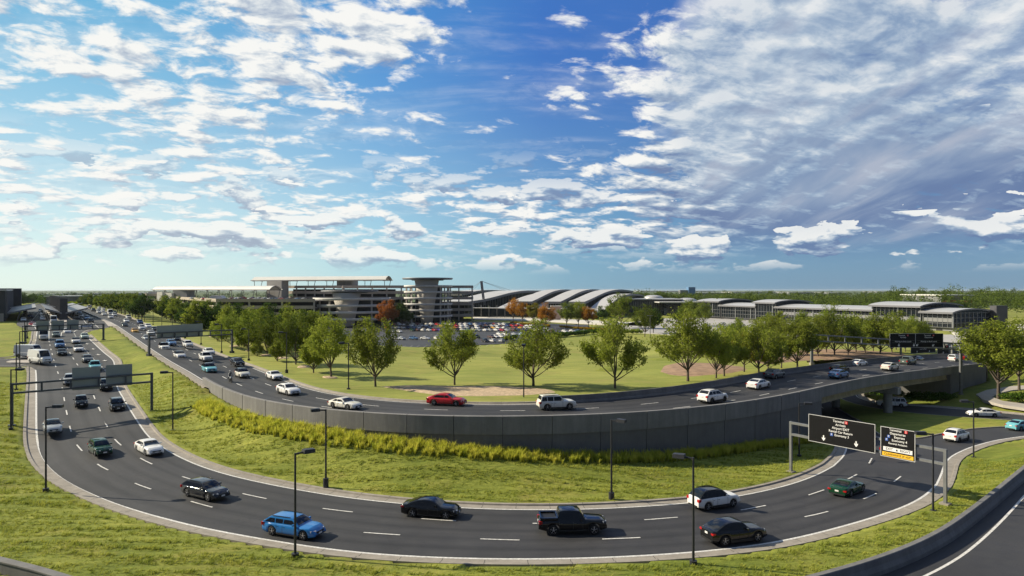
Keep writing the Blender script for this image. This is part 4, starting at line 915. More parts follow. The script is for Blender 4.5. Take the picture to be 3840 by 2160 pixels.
for _ in range(260):
    px = r.uniform(60, 560); d = r.uniform(560, 980); p = at(px, d, 0); sp.append((p.x, p.y, lerp(5, -3, (d - 560) / 420), r.uniform(9, 12), r.uniform(11, 17)))
wood_mass('woodland', 'dark green wood on the left below the horizon', sp, 'leaf_dark', 200, .8)
# ornamental grass along the foot of the wall
def ornamental():
    r = np.random.default_rng(9); P, xs = by_px(NEAR, 850, 3020); zb = np.interp(xs, *wall_base); Nn = normals2(P)
    s = np.concatenate([[0], np.cumsum(np.linalg.norm(np.diff(P[:, :2], axis=0), axis=1))]); L = s[-1]
    nC = 1900; u = r.random(nC) * L; pxu = np.interp(u, s, xs)
    wmin = np.interp(pxu, [850, 1000, 1300, 2000, 2900], [2.6, 1.9, 1.0, .8, .7]); wmax = np.interp(pxu, [850, 1000, 1300, 2000, 2500, 2900], [2.0, 2.6, 2.9, 2.4, 2.2, 1.2])
    o = wmin + r.random(nC) ** 1.3 * wmax
    cx = np.interp(u, s, P[:, 0]) + np.interp(u, s, Nn[:, 0]) * o; cy = np.interp(u, s, P[:, 1]) + np.interp(u, s, Nn[:, 1]) * o
    keep = ~inpoly(cx, cy, list(offset(INNER, -2.2)) + list(offset(OUTER, 3))[::-1]); cx, cy, pxu = cx[keep], cy[keep], pxu[keep]
    cz = idw(cx.astype(np.float32), cy.astype(np.float32), samp_lo) - .05; nC = len(cx)
    nb = 34; h = np.repeat(r.uniform(.6, 1.35, nC), nb) * r.uniform(.55, 1.0, nC * nb); a = r.random(nC * nb) * 2 * PI; sp = r.uniform(.03, .55, nC * nb)
    b = np.stack([np.repeat(cx, nb) + np.cos(a) * .12 * r.random(nC * nb), np.repeat(cy, nb) + np.sin(a) * .12 * r.random(nC * nb), np.repeat(cz, nb)], 1)
    dirv = np.stack([np.cos(a), np.sin(a)], 1); wv = np.stack([-np.sin(a), np.cos(a), 0 * a], 1) * .018
    m = b + np.concatenate([dirv * (sp * h * .35)[:, None], (h * .62)[:, None]], 1); t = b + np.concatenate([dirv * (sp * h)[:, None], (h * r.uniform(.75, 1, nC * nb))[:, None]], 1)
    V = np.stack([b - wv, b + wv, m + wv, m - wv, t + wv * .3, t - wv * .3], 1).reshape(-1, 3); i = np.arange(nC * nb)[:, None] * 6
    F = np.concatenate([i + np.array([0, 1, 2, 3]), i + np.array([3, 2, 4, 5])], 0); return V, F
MATS['blade'] = leafmat('grass_blade', (.38, .42, .04), (.64, .60, .10), .5)
V, F = ornamental(); tag(link('ornamental_grass', rawmesh('ornamental_grass', V, F, M('blade'))), 'tall yellow green ornamental grass along the foot of the retaining wall', 'grass', None, 'stuff')
# hedges and flower beds
def hedge(name, pts, w, h, leaf, label, cat='hedge', n=240, size=.16):
    P = resample(pts, step=max(.7, w * .5)); cc, cr = [], []
    r = random.Random(len(label))
    for p in P:
        for _ in range(3): cc.append((p[0] + r.uniform(-.4, .4) * w, p[1] + r.uniform(-.4, .4) * w, p[2] + h * r.uniform(.35, .7))); cr.append(w * r.uniform(.3, .45))
    c = P[len(P) // 2]; V, F = leaf_quads(np.array(cc) - c, cr, n, size, 5, min(1.0, h / w)); t = thing(name, label, cat, tuple(c)); link('foliage', rawmesh('hedge', V, F, M(leaf)), t)
    m = MB(); [m.tube(Vector(p - c) - Vector((0, 0, .2)), Vector(p - c) + Vector((0, 0, h * .5)), .05, n=5) for p in P[::3]]; m.build('stems', M('bark'), t); return t
hedge('hedge', [UR(3262, 1478), UR(3330, 1490), UR(3420, 1502)], 3.2, 1.9, 'leaf_hedge', 'leafy hedge under the bridge behind the pillar', n=200)
hedge('hedge', [UR(3400, 1500), UR(3480, 1506), UR(3560, 1503)], 3.0, 1.7, 'leaf_hedge', 'dark leafy hedge in the shade of the bridge abutment', n=200)
hedge('hedge', [U(2062, 1268, -3.6), U(2150, 1259, -3.6), U(2243, 1250, -3.6)], 3.0, 2.6, 'leaf_hedge', 'long clipped hedge between lawn and car park', n=120, size=.24)
hedge('hedge', [U(1898, 1278, -3.6), U(1935, 1274, -3.6)], 3.0, 2.4, 'leaf_hedge', 'short clipped hedge at the edge of the car park', n=120, size=.24)
hedge('hedge', [U(3790, 1503, -1.9), U(3900, 1512, -1.9)], 3.5, 1.9, 'leaf_hedge', 'clipped shrub by the curved path at the right edge', 'shrub', n=300)
hedge('hedge', [U(2290, 1252, -3), U(2400, 1250, -3)], 2.6, 2.4, 'leaf_lime', 'lime green hedge by the twin lamp', n=120, size=.25)
for i, (p0, p1, y0, y1) in enumerate(((1920, 1990, 1213, 1220), (2025, 2060, 1220, 1225), (2105, 2270, 1229, 1240))):
    hedge('flower_bed', [U(p0, y0, -3.3), U(p1, y1, -3.3)], 2.0, 1.3, 'leaf_flower', ['long orange flower bed below the two leftmost autumn trees', 'short orange flower bed below the golden orange tree', 'long orange flower bed right of the car park'][i], 'flower bed', n=70, size=.3)
hedge('flower_bed', [U(3380, 1339, 1.8), U(3440, 1336, 1.6), U(3500, 1338, 1.3)], 3.0, .6, 'leaf_lime', 'bed of lime green ground cover below the double sign', 'plant bed', n=120)
hedge('hedge', [UL(262, 1144), UL(300, 1147)], 5, 3, 'leaf_lime', 'yellow green hedge at the far bend of the upper road', n=60, size=.4)
hedge('shrub', [U(3700, 1395, -1), U(3720, 1405, -1)], 4, 2.0, 'leaf_lime', 'light green bush leaning against the bridge end', 'shrub', n=260)

# rough grass tufts on the near banks
def tufts():
    r = np.random.default_rng(4); n = 130000
    d = 27 + (112 - 27) * r.random(n) ** .75; u = r.uniform(-.80, .80, n); x = d * u
    rd = inpoly(x, d, list(offset(INNER, -1.7)) + list(offset(OUTER, 1.7))[::-1]) | inpoly(x, d, inter) | inpoly(x, d, RP([(3000,1840),(3118,1750),(3250,1690),(3540,1780),(3515,1870),(3300,1960)])) | inpoly(x, d, list(offset(lb_in, -1.8)) + list(offset(lb_in, 8))[::-1]) | inpoly(x, d, list(offset(BARR, -.5)) + list(offset(BARR, 11))[::-1]) | inpoly(x, d, side) | inpoly(x, d, list(offset(rb_out, 1.8)) + list(offset(rb_out, -2))[::-1])
    up = inpoly(x, d, list(offset(FAR, -60)) + list(offset(NEAR, 1.7))[::-1]) | ((x > 34) & (d > 88)) | ((x > 55) & (d > 78))
    x, d = x[~(rd | up)], d[~(rd | up)]; n = len(x); z = idw(x.astype(np.float32), d.astype(np.float32), samp_lo) - .03
    fld = np.zeros(n)
    for k in range(14):
        ky = r.uniform(1.2, 5.0); kx = ky * r.uniform(-.10, .22); fld += np.sin(x * kx + d * ky + r.random() * 6.28 + 1.3 * np.sin(x * .35 + k + d * .2)) / 14 ** .5
    fld = np.clip(.5 + .42 * fld, 0, 1); sel = fld > r.random(n) * .55; x, d, z, fld = x[sel], d[sel], z[sel], fld[sel]; n = len(x)
    nb = 6; h = r.uniform(.06, .22, n * nb) * np.repeat(.35 + fld, nb) * np.repeat(r.uniform(.6, 1.3, n), nb); a = r.random(n * nb) * 2 * PI; rr = .16 * r.random(n * nb)
    b = np.stack([np.repeat(x, nb) + np.cos(a) * rr, np.repeat(d, nb) + np.sin(a) * rr, np.repeat(z, nb)], 1); w = np.stack([-np.sin(a), np.cos(a), 0 * a], 1) * .03
    t = b + np.stack([np.cos(a) * h * .4 + h * .55, np.sin(a) * h * .4 - h * .15, h], 1)
    V = np.stack([b - w, b + w, t + w * .4, t - w * .4], 1).reshape(-1, 3); return V, np.arange(n * nb * 4).reshape(-1, 4)
MATS['tuft'] = leafmat('turf_blade', (.165, .215, .03), (.385, .385, .075), .4)
V, F = tufts(); tag(link('grass', rawmesh('grass', V, F, M('tuft'))), 'rough wind blown grass on the banks beside the lower road', 'grass', None, 'stuff')
# ------------------------------------------------------------------ vehicles
def paint(name, col, metal=0.0, rough=.28):
    m, nt, b = new_mat(name); b.inputs['Roughness'].default_value = rough; b.inputs['Metallic'].default_value = metal
    dk = max(col) < .06; b.inputs['Coat Weight'].default_value = .5; b.inputs['Specular IOR Level'].default_value = .3; b.inputs['Roughness'].default_value = .13 if dk else rough; b.inputs['Coat Roughness'].default_value = .06
    f = noise(nt, objvec(nt), 1.1, 4); nt.links.new(ramp(nt, f, [(.3, tuple(c * .93 for c in col)), (.7, col)]), b.inputs['Base Color']); return m
PC = {'white': (.80, .79, .76), 'ivory': (.74, .71, .62), 'black': (.005, .0055, .0065), 'charcoal': (.022, .024, .028), 'grey': (.13, .14, .145), 'silver': (.42, .44, .45), 'red': (.48, .018, .022), 'blue': (.018, .17, .46),
      'steel blue': (.10, .22, .42), 'navy': (.03, .07, .20), 'teal': (.16, .46, .52), 'dark green': (.004, .042, .016), 'olive': (.10, .13, .115), 'mint': (.42, .50, .46), 'yellow': (.62, .33, .03), 'dark red': (.20, .015, .015), 'pale blue': (.35, .48, .60), 'purple': (.06, .03, .25), 'brown': (.10, .045, .03)}
for k, c in PC.items(): MATS['p_' + k] = paint('paint_' + k.replace(' ', '_'), c)
MATS['glass'] = glassmat('tinted_glass', (.006, .007, .009), .05, .4)
MATS['tyre'] = simple('tyre_rubber', (.012, .012, .012), .85)
MATS['rim'] = simple('alloy_rim', (.50, .50, .51), .3, .7)
MATS['rim_dark'] = simple('dark_rim', (.05, .05, .055), .4, .5)
MATS['trim'] = simple('black_trim', (.012, .012, .013), .55)
MATS['headlight'] = simple('headlight_glass', (.55, .57, .60), .12, .2)
MATS['tail'] = simple('tail_light_red', (.42, .008, .008), .2)
MATS['plate'] = simple('number_plate', (.75, .74, .70), .5)
# type: L W H wheelbase wheelR clearance belt  front: nose z, hood z, cowl x, roof front x, roof rear x, rear base x, deck z ; x measured from centre, front = +
CT = {
 'sedan':  dict(L=4.85, W=1.86, H=1.45, wb=2.85, R=.345, cl=.19, nose=0.76, hood=.96, cowl=1.02, rf=.24, rr=-.92, rb=-1.98, deck=1.06, belt=.98, tail=1.02),
 'coupe':  dict(L=4.5, W=1.86, H=1.29, wb=2.55, R=.345, cl=.17, nose=0.68, hood=.84, cowl=.72, rf=.02, rr=-.72, rb=-1.92, deck=.90, belt=.88, tail=.86),
 'hatch':  dict(L=4.2, W=1.78, H=1.47, wb=2.62, R=.33, cl=.2, nose=0.76, hood=.95, cowl=.84, rf=.18, rr=-1.60, rb=-2.0, deck=1.0, belt=.95, tail=1.0),
 'mini':   dict(L=3.6, W=1.63, H=1.49, wb=2.3, R=.30, cl=.2, nose=0.78, hood=.96, cowl=.70, rf=.18, rr=-1.20, rb=-1.66, deck=1.0, belt=.96, tail=1.0),
 'wagon':  dict(L=4.85, W=1.88, H=1.48, wb=2.88, R=.36, cl=.2, nose=0.76, hood=.95, cowl=1.08, rf=.34, rr=-1.62, rb=-2.33, deck=1.03, belt=1.0, tail=1.03, rails=1),
 'suv':    dict(L=4.55, W=1.87, H=1.66, wb=2.67, R=.36, cl=.25, nose=0.88, hood=1.08, cowl=.98, rf=.28, rr=-1.52, rb=-2.12, deck=1.12, belt=1.09, tail=1.1, rails=1, clad=1),
 'suvcoupe': dict(L=4.8, W=1.95, H=1.62, wb=2.85, R=.38, cl=.24, nose=0.88, hood=1.06, cowl=.84, rf=.20, rr=-1.05, rb=-2.12, deck=1.12, belt=1.04, tail=1.1, clad=1),
 'boxsuv': dict(L=4.6, W=1.9, H=1.74, wb=2.75, R=.38, cl=.26, nose=0.98, hood=1.12, cowl=.80, rf=.34, rr=-1.92, rb=-2.16, deck=1.1, belt=1.08, tail=1.1, rails=1),
 'minivan': dict(L=5.0, W=1.95, H=1.75, wb=3.0, R=.34, cl=.2, nose=0.86, hood=1.05, cowl=1.35, rf=.62, rr=-2.05, rb=-2.36, deck=1.05, belt=1.02, tail=1.05),
 'van':    dict(L=5.9, W=2.05, H=2.62, wb=3.7, R=.36, cl=.28, nose=1.05, hood=1.25, cowl=2.15, rf=1.42, rr=-2.82, rb=-2.90, deck=1.25, belt=1.22, tail=1.3, panel=1),
 'pickup': dict(L=5.2, W=1.9, H=1.82, wb=3.1, R=.40, cl=.34, nose=1.04, hood=1.16, cowl=.98, rf=.50, rr=-1.02, rb=-1.16, deck=1.13, belt=1.12, tail=1.13, bed=1),
}
def car_geo(k):
    t = CT[k]; L, W, H = t['L'], t['W'], t['H']; hl = L / 2; xf, xr = t['wb'] / 2 + .05, -t['wb'] / 2 + .05; R = t['R']; G = {}
    if k == 'van': xf, xr = 1.95, -1.75
    # top line of the lower body
    tp = [(-hl, t['tail'] - .10), (-hl + .12, t['tail']), (t['rb'] if not t.get('bed') else -hl + .3, t['deck']), (t['rb'] + .5, t['belt'] + .02), (t['cowl'] - .1, t['belt'] + .0), (t['cowl'] + .08, t['hood'] + .0), ((t['cowl'] + hl) * .56, t['hood'] - .05), (hl - .32, t['nose'] + .06), (hl - .08, t['nose'] - .08), (hl, t['nose'] - .26)]
    tx, tz = [a for a, _ in tp], [b for _, b in tp]
    ztop = lambda x: float(np.interp(x, tx, tz))
    hw = lambda x: W / 2 * (1 - .15 * abs(x / hl) ** 5 - (.05 if x > 0 else .03) * abs(x / hl) ** 2)
    def zbot(x):
        z = t['cl'] + .10 * max(0, (abs(x) - hl + .5) / .5)
        for xc in (xf, xr):
            q = (R + .065) ** 2 - (x - xc) ** 2
            if q > 0: z = max(z, R + math.sqrt(q) - .01)
        return z
    xs = set(np.linspace(-hl, hl, 23).tolist() + [-hl + .03, -hl + .1, hl - .03, hl - .1, t['cowl'], t['rb']])
    for xc in (xf, xr):
        for a in np.linspace(0, PI, 11): xs.add(xc + (R + .064) * math.cos(a))
        xs.add(xc + R + .08); xs.add(xc - R - .08)
    xs = sorted(x for x in xs if -hl <= x <= hl)
    def sect(x):
        zb, zt, w = zbot(x), ztop(x), hw(x); h = zt - zb; sh = min(.10, h * .25)
        e = .02 + .04 * max(0, (abs(x) - hl + .14) / .14)
        s = [(0, zb), (w - .16, zb), (w - .03, zb + .015), (w, zb + .3 * h), (w - .005, zb + .62 * h), (w - .03, zt - sh), (w - .10, zt - .02), (w * .72, zt + .012), (0, zt + .03)]
        return s
    mb = MB(); rows = []
    for x in xs:
        s = sect(x); rows.append([Vector((x, y, z)) for y, z in s] + [Vector((x, -y, z)) for y, z in s[-2:0:-1]])
    mb.grid(rows, 0, True, closed=True); mb.add(rows[0], [tuple(range(len(rows[0])))]); mb.add(rows[-1], [tuple(range(len(rows[-1]) - 1, -1, -1))])
    # door seams and handles
    def yside(x, f):
        zb, zt, w = t['cl'], ztop(x), hw(x); return w - (.0 if f < .65 else .02) + .004, zb + (zt - zb) * f
    seams = [t['cowl'] - .25, (t['rf'] + t['rr']) / 2 + (.25 if k not in ('coupe', 'van') else 0)] + ([xr + .42] if k not in ('coupe', 'pickup', 'van', 'mini') else []) + ([-1.1] if k == 'van' else []) + ([t['rb'] + .1] if k == 'pickup' else [])
    for x in seams:
        for s in (-1, 1):
            ps = [yside(x, f) for f in (.12, .35, .62, .88)]
            for (y0, z0), (y1, z1) in zip(ps[:-1], ps[1:]): mb.quad((x - .012, s * y0, z0), (x + .012, s * y0, z0), (x + .012, s * y1, z1), (x - .012, s * y1, z1), 1)
    for x in seams[1:]:
        for s in (-1, 1): y, z = yside(x, .72); mb.box((x + .16, s * y, z), (.18, .02, .03), mi=1)
    zc = t['cl'] + .07
    for s in (-1, 1): mb.box(((xf + xr) / 2, s * (W / 2 - .01), zc), (xf - xr - 2 * R - .12, .05, .10 if not t.get('clad') else .2), mi=1)
    if t.get('bed'):    # open cargo box: dark inner floor and raised walls
        x0, x1 = -hl + .10, t['rb'] - .06; z = t['deck']
        mb.box(((x0 + x1) / 2, 0, z + .048), (x1 - x0 - .1, W - .42, .02), mi=1)
        for s in (-1, 1): mb.box(((x0 + x1) / 2, s * (W / 2 - .14), z + .10), (x1 - x0, .12, .2))
        mb.box((x0 + .05, 0, z + .10), (.10, W - .2, .2)); mb.box((x1 + .02, 0, z + .1), (.08, W - .2, .2))
    if t.get('rails'):
        for s in (-1, 1): mb.beam((t['rf'] - .15, s * W * .35, H + .02), (t['rr'] + .1, s * W * .35, H + .02), .04, .05, 1)
    G['body'] = (mb, ['paint', 'trim'])
    # cabin
    bz = t['belt'] - .02; wb_, wr_ = W / 2 * .90, W / 2 * (.70 if k not in ('van',) else .84)
    if k == 'van': wb_ = W / 2 * .955
    prof = []
    A, B, Cc, D = (t['cowl'], bz), (t['rf'], H - .05), (t['rr'], H - .04), (t['rb'], t['deck'] - .02)
    for f in (0, .35, .7, .92): prof.append((lerp(A[0], B[0], f), lerp(A[1], B[1], f) + .05 * math.sin(PI * f) * .6))
    for f in (0.02, .25, .5, .75, .98): prof.append((lerp(B[0], Cc[0], f), lerp(B[1], Cc[1], f) + .05 * math.sin(PI * f)))
    for f in (.08, .35, .7, 1): prof.append((lerp(Cc[0], D[0], f), lerp(Cc[1], D[1], f) + .04 * math.sin(PI * f)))
    wz = lambda z: lerp(wb_, wr_, max(0, min(1, (z - bz) / (H - bz))))
    mb = MB(); rows = []
    for x, z in prof:
        w = wz(z); rows.append([Vector((x, y * w, z + cz)) for y, cz in ((-1, -.015), (-.93, 0), (-.6, .018), (0, .026), (.6, .018), (.93, 0), (1, -.015))])
    mb.grid(rows, 0, True)
    for s, j in ((-1, 0), (1, 6)):
        top = [r[j] for r in rows]; bot = [Vector((p.x, s * wb_, min(bz, p.z))) for p in top]
        mb.grid([bot, top], 0, False)
    G['roof'] = (mb, ['paint'])
    m2 = MB(); m2.grid(rows[3:], 0, True); m2.grid([[r_[0], r_[1]] for r_ in rows[:4]], 0, True); m2.grid([[r_[5], r_[6]] for r_ in rows[:4]], 0, True)
    for s, j in ((-1, 0), (1, 6)):
        top = [r[j] for r in rows]; m2.grid([[Vector((p.x, s * wb_, min(bz, p.z))) for p in top], top], 0, False)
    G['_roof_open'] = (m2, ['paint'])
    zi = lambda pa, pb, z: lerp(pa[0], pb[0], (z - pa[1]) / (pb[1] - pa[1]))
    def screen(pa, pb, f0, f1, sgn):
        m = MB(); rws = []; L2 = math.hypot(pb[0] - pa[0], pb[1] - pa[1]); nx, nz = (pb[1] - pa[1]) / L2 * sgn, abs(pb[0] - pa[0]) / L2
        for f in np.linspace(f0, f1, 5):
            x, z = lerp(pa[0], pb[0], f), lerp(pa[1], pb[1], f) + (.05 if sgn > 0 else .04) * math.sin(PI * f) * (.6 if sgn > 0 else 1); w = wz(z)
            rws.append([Vector((x + nx * .014, y * w, z + nz * .014 + cz)) for y, cz in ((-.88, .004), (-.5, .02), (0, .027), (.5, .02), (.88, .004))])
        m.grid(rws, 0, True); return m
    G['windscreen'] = (screen(A, B, .10, .93, 1), ['glass'])
    if not t.get('panel'): G['rear_window'] = (screen(D, Cc, .22, .9, -1), ['glass'])
    z0, z1 = bz + .06, H - .15
    if k == 'van': z0, z1 = bz + .10, H - .62
    bp = (t['rf'] + t['rr']) / 2 + (.25 if k != 'coupe' else -.25)
    segs = []
    fr0, fr1 = zi(A, B, z0) - .16, zi(A, B, z1) - .13
    re0, re1 = zi(D, Cc, z0) + .14, zi(D, Cc, z1) + .12
    if k == 'van': segs = [(fr0, fr1, fr0 - .95, fr0 - .95)]
    elif k in ('coupe', 'mini', 'pickup'):
        if k == 'pickup': bp = t['rf'] - .72
        segs = [(fr0, fr1, bp + .04, bp + .04), (bp - .04, bp - .04, re0 + (.25 if k == 'coupe' else 0), re1)]
    elif k in ('wagon', 'suv', 'boxsuv', 'minivan', 'hatch', 'suvcoupe'):
        q = lerp(bp, re1, .58); segs = [(fr0, fr1, bp + .04, bp + .04), (bp - .04, bp - .04, q + .04, q + .0), (q - .05, q - .09, re0, re1)]
    else: segs = [(fr0, fr1, bp + .04, bp + .04), (bp - .04, bp - .04, re0 + .25, re1)]
    for s, nm in ((1, 'side_window'), (-1, 'side_window_')):
        m = MB()
        for a0, a1, b0, b1 in segs:
            y0, y1 = wz(z0) + .012, wz(z1) + .012
            q = [(a0, s * y0, z0), (b0, s * y0, z0), (b1, s * y1, z1), (a1, s * y1, z1)]; m.add(q, [(0, 1, 2, 3) if s < 0 else (3, 2, 1, 0)])
        G[nm] = (m, ['glass'])
    # lamps, grille, plates, mirrors
    zn = t['nose']; yl = W / 2 * .66
    for s, nm in ((1, 'headlight'), (-1, 'headlight_')):
        m = MB(); x = hl - .12; z = zn - .12
        a = [(x + .10, s * (yl - .14), z - .05), (x + .115, s * (yl - .14), z + .06), (x - .16, s * (yl + .20), z + .09), (x - .15, s * (yl + .215), z - .03)]
        b = [Vector(p) + Vector((-.14, -s * .06, .02)) for p in a]
        m.add([*a, *b], [(0, 1, 2, 3), (1, 5, 6, 2), (0, 4, 5, 1), (3, 2, 6, 7), (0, 3, 7, 4)]); G[nm] = (m, ['headlight'])
    ztl = t['tail'] - .18
    for s, nm in ((1, 'tail_light'), (-1, 'tail_light_')):
        m = MB(); tall = k in ('suv', 'boxsuv', 'wagon', 'minivan', 'van', 'pickup')
        m.box((-hl + .055, s * W * .385, ztl), (.13, W * .15, .24 if tall else .13)); m.box((-hl + .17, s * (hw(-hl + .17) - .02), ztl), (.2, .05, .22 if tall else .12)); G[nm] = (m, ['tail'])
    m = MB(); m.box((hl - .05, 0, zn - .22), (.13, W * .46, .14)); G['grille'] = (m, ['trim']); m = MB(); m.box((hl - .06, 0, t['cl'] + .16), (.14, W * .62, .10)); G['bumper'] = (m, ['trim']); m = MB(); m.box((-hl + .05, 0, t['cl'] + .14), (.13, W * .66, .14)); G['bumper_'] = (m, ['trim'])
    m = MB(); m.box((hl + .02, 0, zn - .30), (.02, .34, .13)); G['number_plate'] = (m, ['plate']); m = MB(); m.box((-hl - .015, 0, ztl - .06), (.02, .34, .14)); G['number_plate_'] = (m, ['plate'])
    for s, nm in ((1, 'mirror'), (-1, 'mirror_')):
        m = MB(); x = t['cowl'] - .38; m.box((x, s * (W / 2 + .06), bz + .10), (.12, .2, .14)); G[nm] = (m, ['paint'])
    # wheel (at origin, axle along y)
    m = MB(); pr = [(R * .62, -.105), (R * .9, -.115), (R, -.08), (R, .08), (R * .9, .115), (R * .62, .105)]
    rws = [[Vector((r_ * math.cos(a), y, r_ * math.sin(a))) for r_, y in pr] for a in np.linspace(0, 2 * PI, 21)]
    m.grid(rws, 0, True); tyre = m
    m = MB(); ring = lambda r0, r1, y: [[Vector((r_ * math.cos(a), y, r_ * math.sin(a))) for r_ in (r0, r1)] for a in np.linspace(0, 2 * PI, 21)]
    for y in (-.1, .1):
        m.grid(ring(R * .60, R * .70, y * 1.05)); m.add([(R * .62 * math.cos(a), y * .55, R * .62 * math.sin(a)) for a in np.linspace(0, 2 * PI, 17)[:-1]], [tuple(range(16))], 1)
        for q in range(5):
            a = q * 2 * PI / 5 + .3; m.beam((0, y * .98, 0), (R * .64 * math.cos(a), y * .98, R * .64 * math.sin(a)), R * .2, .02)
        m.tube((0, y * .7, 0), (0, y * 1.06, 0), R * .14, n=8)
    G['_tyre'] = (tyre, ['tyre']); G['_rim'] = (m, ['rim', 'tyre']); G['_wheels'] = [(x, s * (hw(x) - .125), R) for x in (xf, xr) for s in (1, -1)]
    return G
GEO = {k: car_geo(k) for k in CT}
PARTS = {}
for k, G in GEO.items():
    PARTS[k] = {nm: g[0].mesh(nm.strip('_'), [M('p_white') if s == 'paint' else M(s) for s in g[1]]) for nm, g in G.items() if nm != '_wheels'}
    # one mesh version for cars only a few pixels long
    mats = ['paint', 'trim', 'glass', 'headlight', 'tail', 'plate', 'tyre', 'rim']; mb = MB()
    for nm, g in G.items():
        if nm == '_wheels' or nm in ('_tyre', '_rim', '_roof_open'): continue
        b = g[0]; o = len(mb.v); mb.v += b.v; mb.f += [tuple(i + o for i in f) for f in b.f]; mb.m += [mats.index(g[1][i]) for i in b.m]; mb.sm += b.sm
    for p in G['_wheels']:
        mb.tube((p[0], p[1] - .1, p[2]), (p[0], p[1] + .1, p[2]), p[2], n=12, mi=6); s = 1 if p[1] > 0 else -1
        mb.tube((p[0], p[1] + .09 * s, p[2]), (p[0], p[1] + .106 * s, p[2]), p[2] * .62, n=10, mi=7)
    PARTS[k]['_one'] = mb.mesh('car', [M('p_white') if s == 'paint' else M(s) for s in mats])
NAMES = {'sedan': ('sedan_car', 'car'), 'coupe': ('sports_coupe', 'car'), 'hatch': ('hatchback_car', 'car'), 'mini': ('small_hatchback', 'car'), 'wagon': ('station_wagon', 'car'), 'suv': ('suv_car', 'SUV'), 'suvcoupe': ('suv_car', 'SUV'), 'boxsuv': ('suv_car', 'SUV'), 'minivan': ('minivan', 'minivan'), 'van': ('delivery_van', 'van'), 'pickup': ('pickup_truck', 'pickup')}
def repaint(o, col, slot=0):
    o.material_slots[slot].link = 'OBJECT'; o.material_slots[slot].material = M('p_' + col)
def car(k, p, th, col, label, group, lod=0, roof=None, dark_rims=False, scale=1.0, name=None):
    nm, cat = NAMES[k]; Pm = PARTS[k]
    if lod == 2:
        o = link(name or nm, Pm['_one'], None, p, th); repaint(o, col); tag(o, label, cat, group); o.scale = (scale,) * 3; return o
    t = thing(name or nm, label, cat, p, th, group); t.scale = (scale,) * 3
    for q, me in Pm.items():
        if q.startswith('_'): continue
        if lod == 1 and q in ('number_plate', 'number_plate_', 'mirror', 'mirror_', 'bumper', 'bumper_'): continue
        o = link(q.strip('_'), me, t)
        if q in ('body', 'roof', 'mirror', 'mirror_'): repaint(o, roof if (roof and q == 'roof') else col)
    for w in GEO[k]['_wheels']:
        o = link('wheel', Pm['_tyre'], t, w); r = link('rim', Pm['_rim'], o)
        if dark_rims: r.material_slots[0].link = 'OBJECT'; r.material_slots[0].material = M('rim_dark')
    return t
def on_road(px, py, z0=None, line=None):
    """ground point and travel direction of a car on a road"""
    if line is None: line = CENTER_L
    f = (lambda z: U(px, py, z)); z = 2.0
    for _ in range(6):
        p = f(z); th, z = tangent_at(line, p)
    return Vector((p.x, p.y, z + .015)), th
# vehicles: type, px, py, colour, label, options
CL = 'vehicles on the lower road'; CUG = 'vehicles on the upper road'
def lowcar(k, px, py, col, label, lod=0, turn=0.0, **kw):
    p, th = on_road(px, py, line=CENTER_L); return car(k, p, th + math.radians(turn), col, label, CL, lod, **kw)
def upcar(k, px, py, col, label, lod=0, turn=0.0, **kw):
    p, th = on_road(px, py, line=CENTER_U); return car(k, p, th + math.radians(turn), col, label, CUG, lod, **kw)
lowcar('wagon', 771, 1862, 'charcoal', 'dark grey station wagon with roof rails and silver wheels on the lower road')
lowcar('wagon', 1103, 2004, 'blue', 'bright blue station wagon behind a lamp post on the lower road')
lowcar('sedan', 1618, 1932, 'black', 'black saloon car in the inner lane at the middle of the lower road')
lowcar('pickup', 2144, 1993, 'black', 'black double cab pickup truck with open bed on the lower road', scale=1.02)
lowcar('suv', 2678, 1899, 'white', 'white hatchback SUV with black panoramic roof in the inner lane', roof='black')
lowcar('suvcoupe', 2752, 2026, 'black', 'glossy black coupe SUV seen from behind at the right of the lower road')
lowcar('coupe', 3178, 1848, 'dark green', 'dark green sports coupe seen from behind near the black signs')
lowcar('mini', 304, 1523, 'black', 'small black city hatchback ahead of the two panel gantry')
lowcar('suv', 438, 1538, 'black', 'black SUV driving close to the right kerb below the two panel gantry')
lowcar('sedan', 197, 1618, 'silver', 'silver sedan with dark roof partly behind a lamp post at the left', roof='charcoal')
lowcar('hatch', 376, 1700, 'dark green', 'dark green hatchback in the bend of the lower road')
lowcar('sedan', 559, 1698, 'white', 'white sedan with black grille hugging the inner kerb of the bend')
lowcar('suv', 262, 1440, 'silver', 'silver white SUV half hidden behind the left gantry panel', 0)
lowcar('suv', 397, 1460, 'charcoal', 'dark car mostly hidden behind the right gantry panel', 0)
lowcar('pickup', 356, 1388, 'teal', 'teal vehicle just above the gantry panels', 0)
lowcar('sedan', 326, 1356, 'grey', 'grey sedan beside the dotted lane line on the left road', 0)
lowcar('coupe', 231, 1328, 'charcoal', 'dark low sports car in the middle lane near the white vans', 0)
lowcar('sedan', 294, 1316, 'white', 'white sedan with dark glass roof, nearer of two alike', 0, roof='black')
lowcar('sedan', 284, 1287, 'white', 'white sedan with dark glass roof, farther of two alike', 0, roof='black')
lowcar('minivan', 224, 1302, 'steel blue', 'steel blue minivan in the middle lane on the left road', 0)
lowcar('van', 150, 1360, 'white', 'large white delivery van in front, turning out of the side road', 0, 22)
lowcar('van', 112, 1338, 'white', 'large white delivery van partly behind the front van', 0, 45)
lowcar('van', 164, 1273, 'white', 'white van facing the viewer in the outer lane below the three panel gantry', 1)
lowcar('sedan', 210, 1264, 'olive', 'dark olive sedan just below the three panel gantry', 1)
lowcar('suv', 252, 1253, 'white', 'white SUV at the painted nose below the three panel gantry', 1)
lowcar('sedan', 317, 1270, 'mint', 'pale mint sedan beside the inner kerb on the left road', 1)
lowcar('suv', 204, 1242, 'charcoal', 'dark SUV under the three panel gantry', 1)
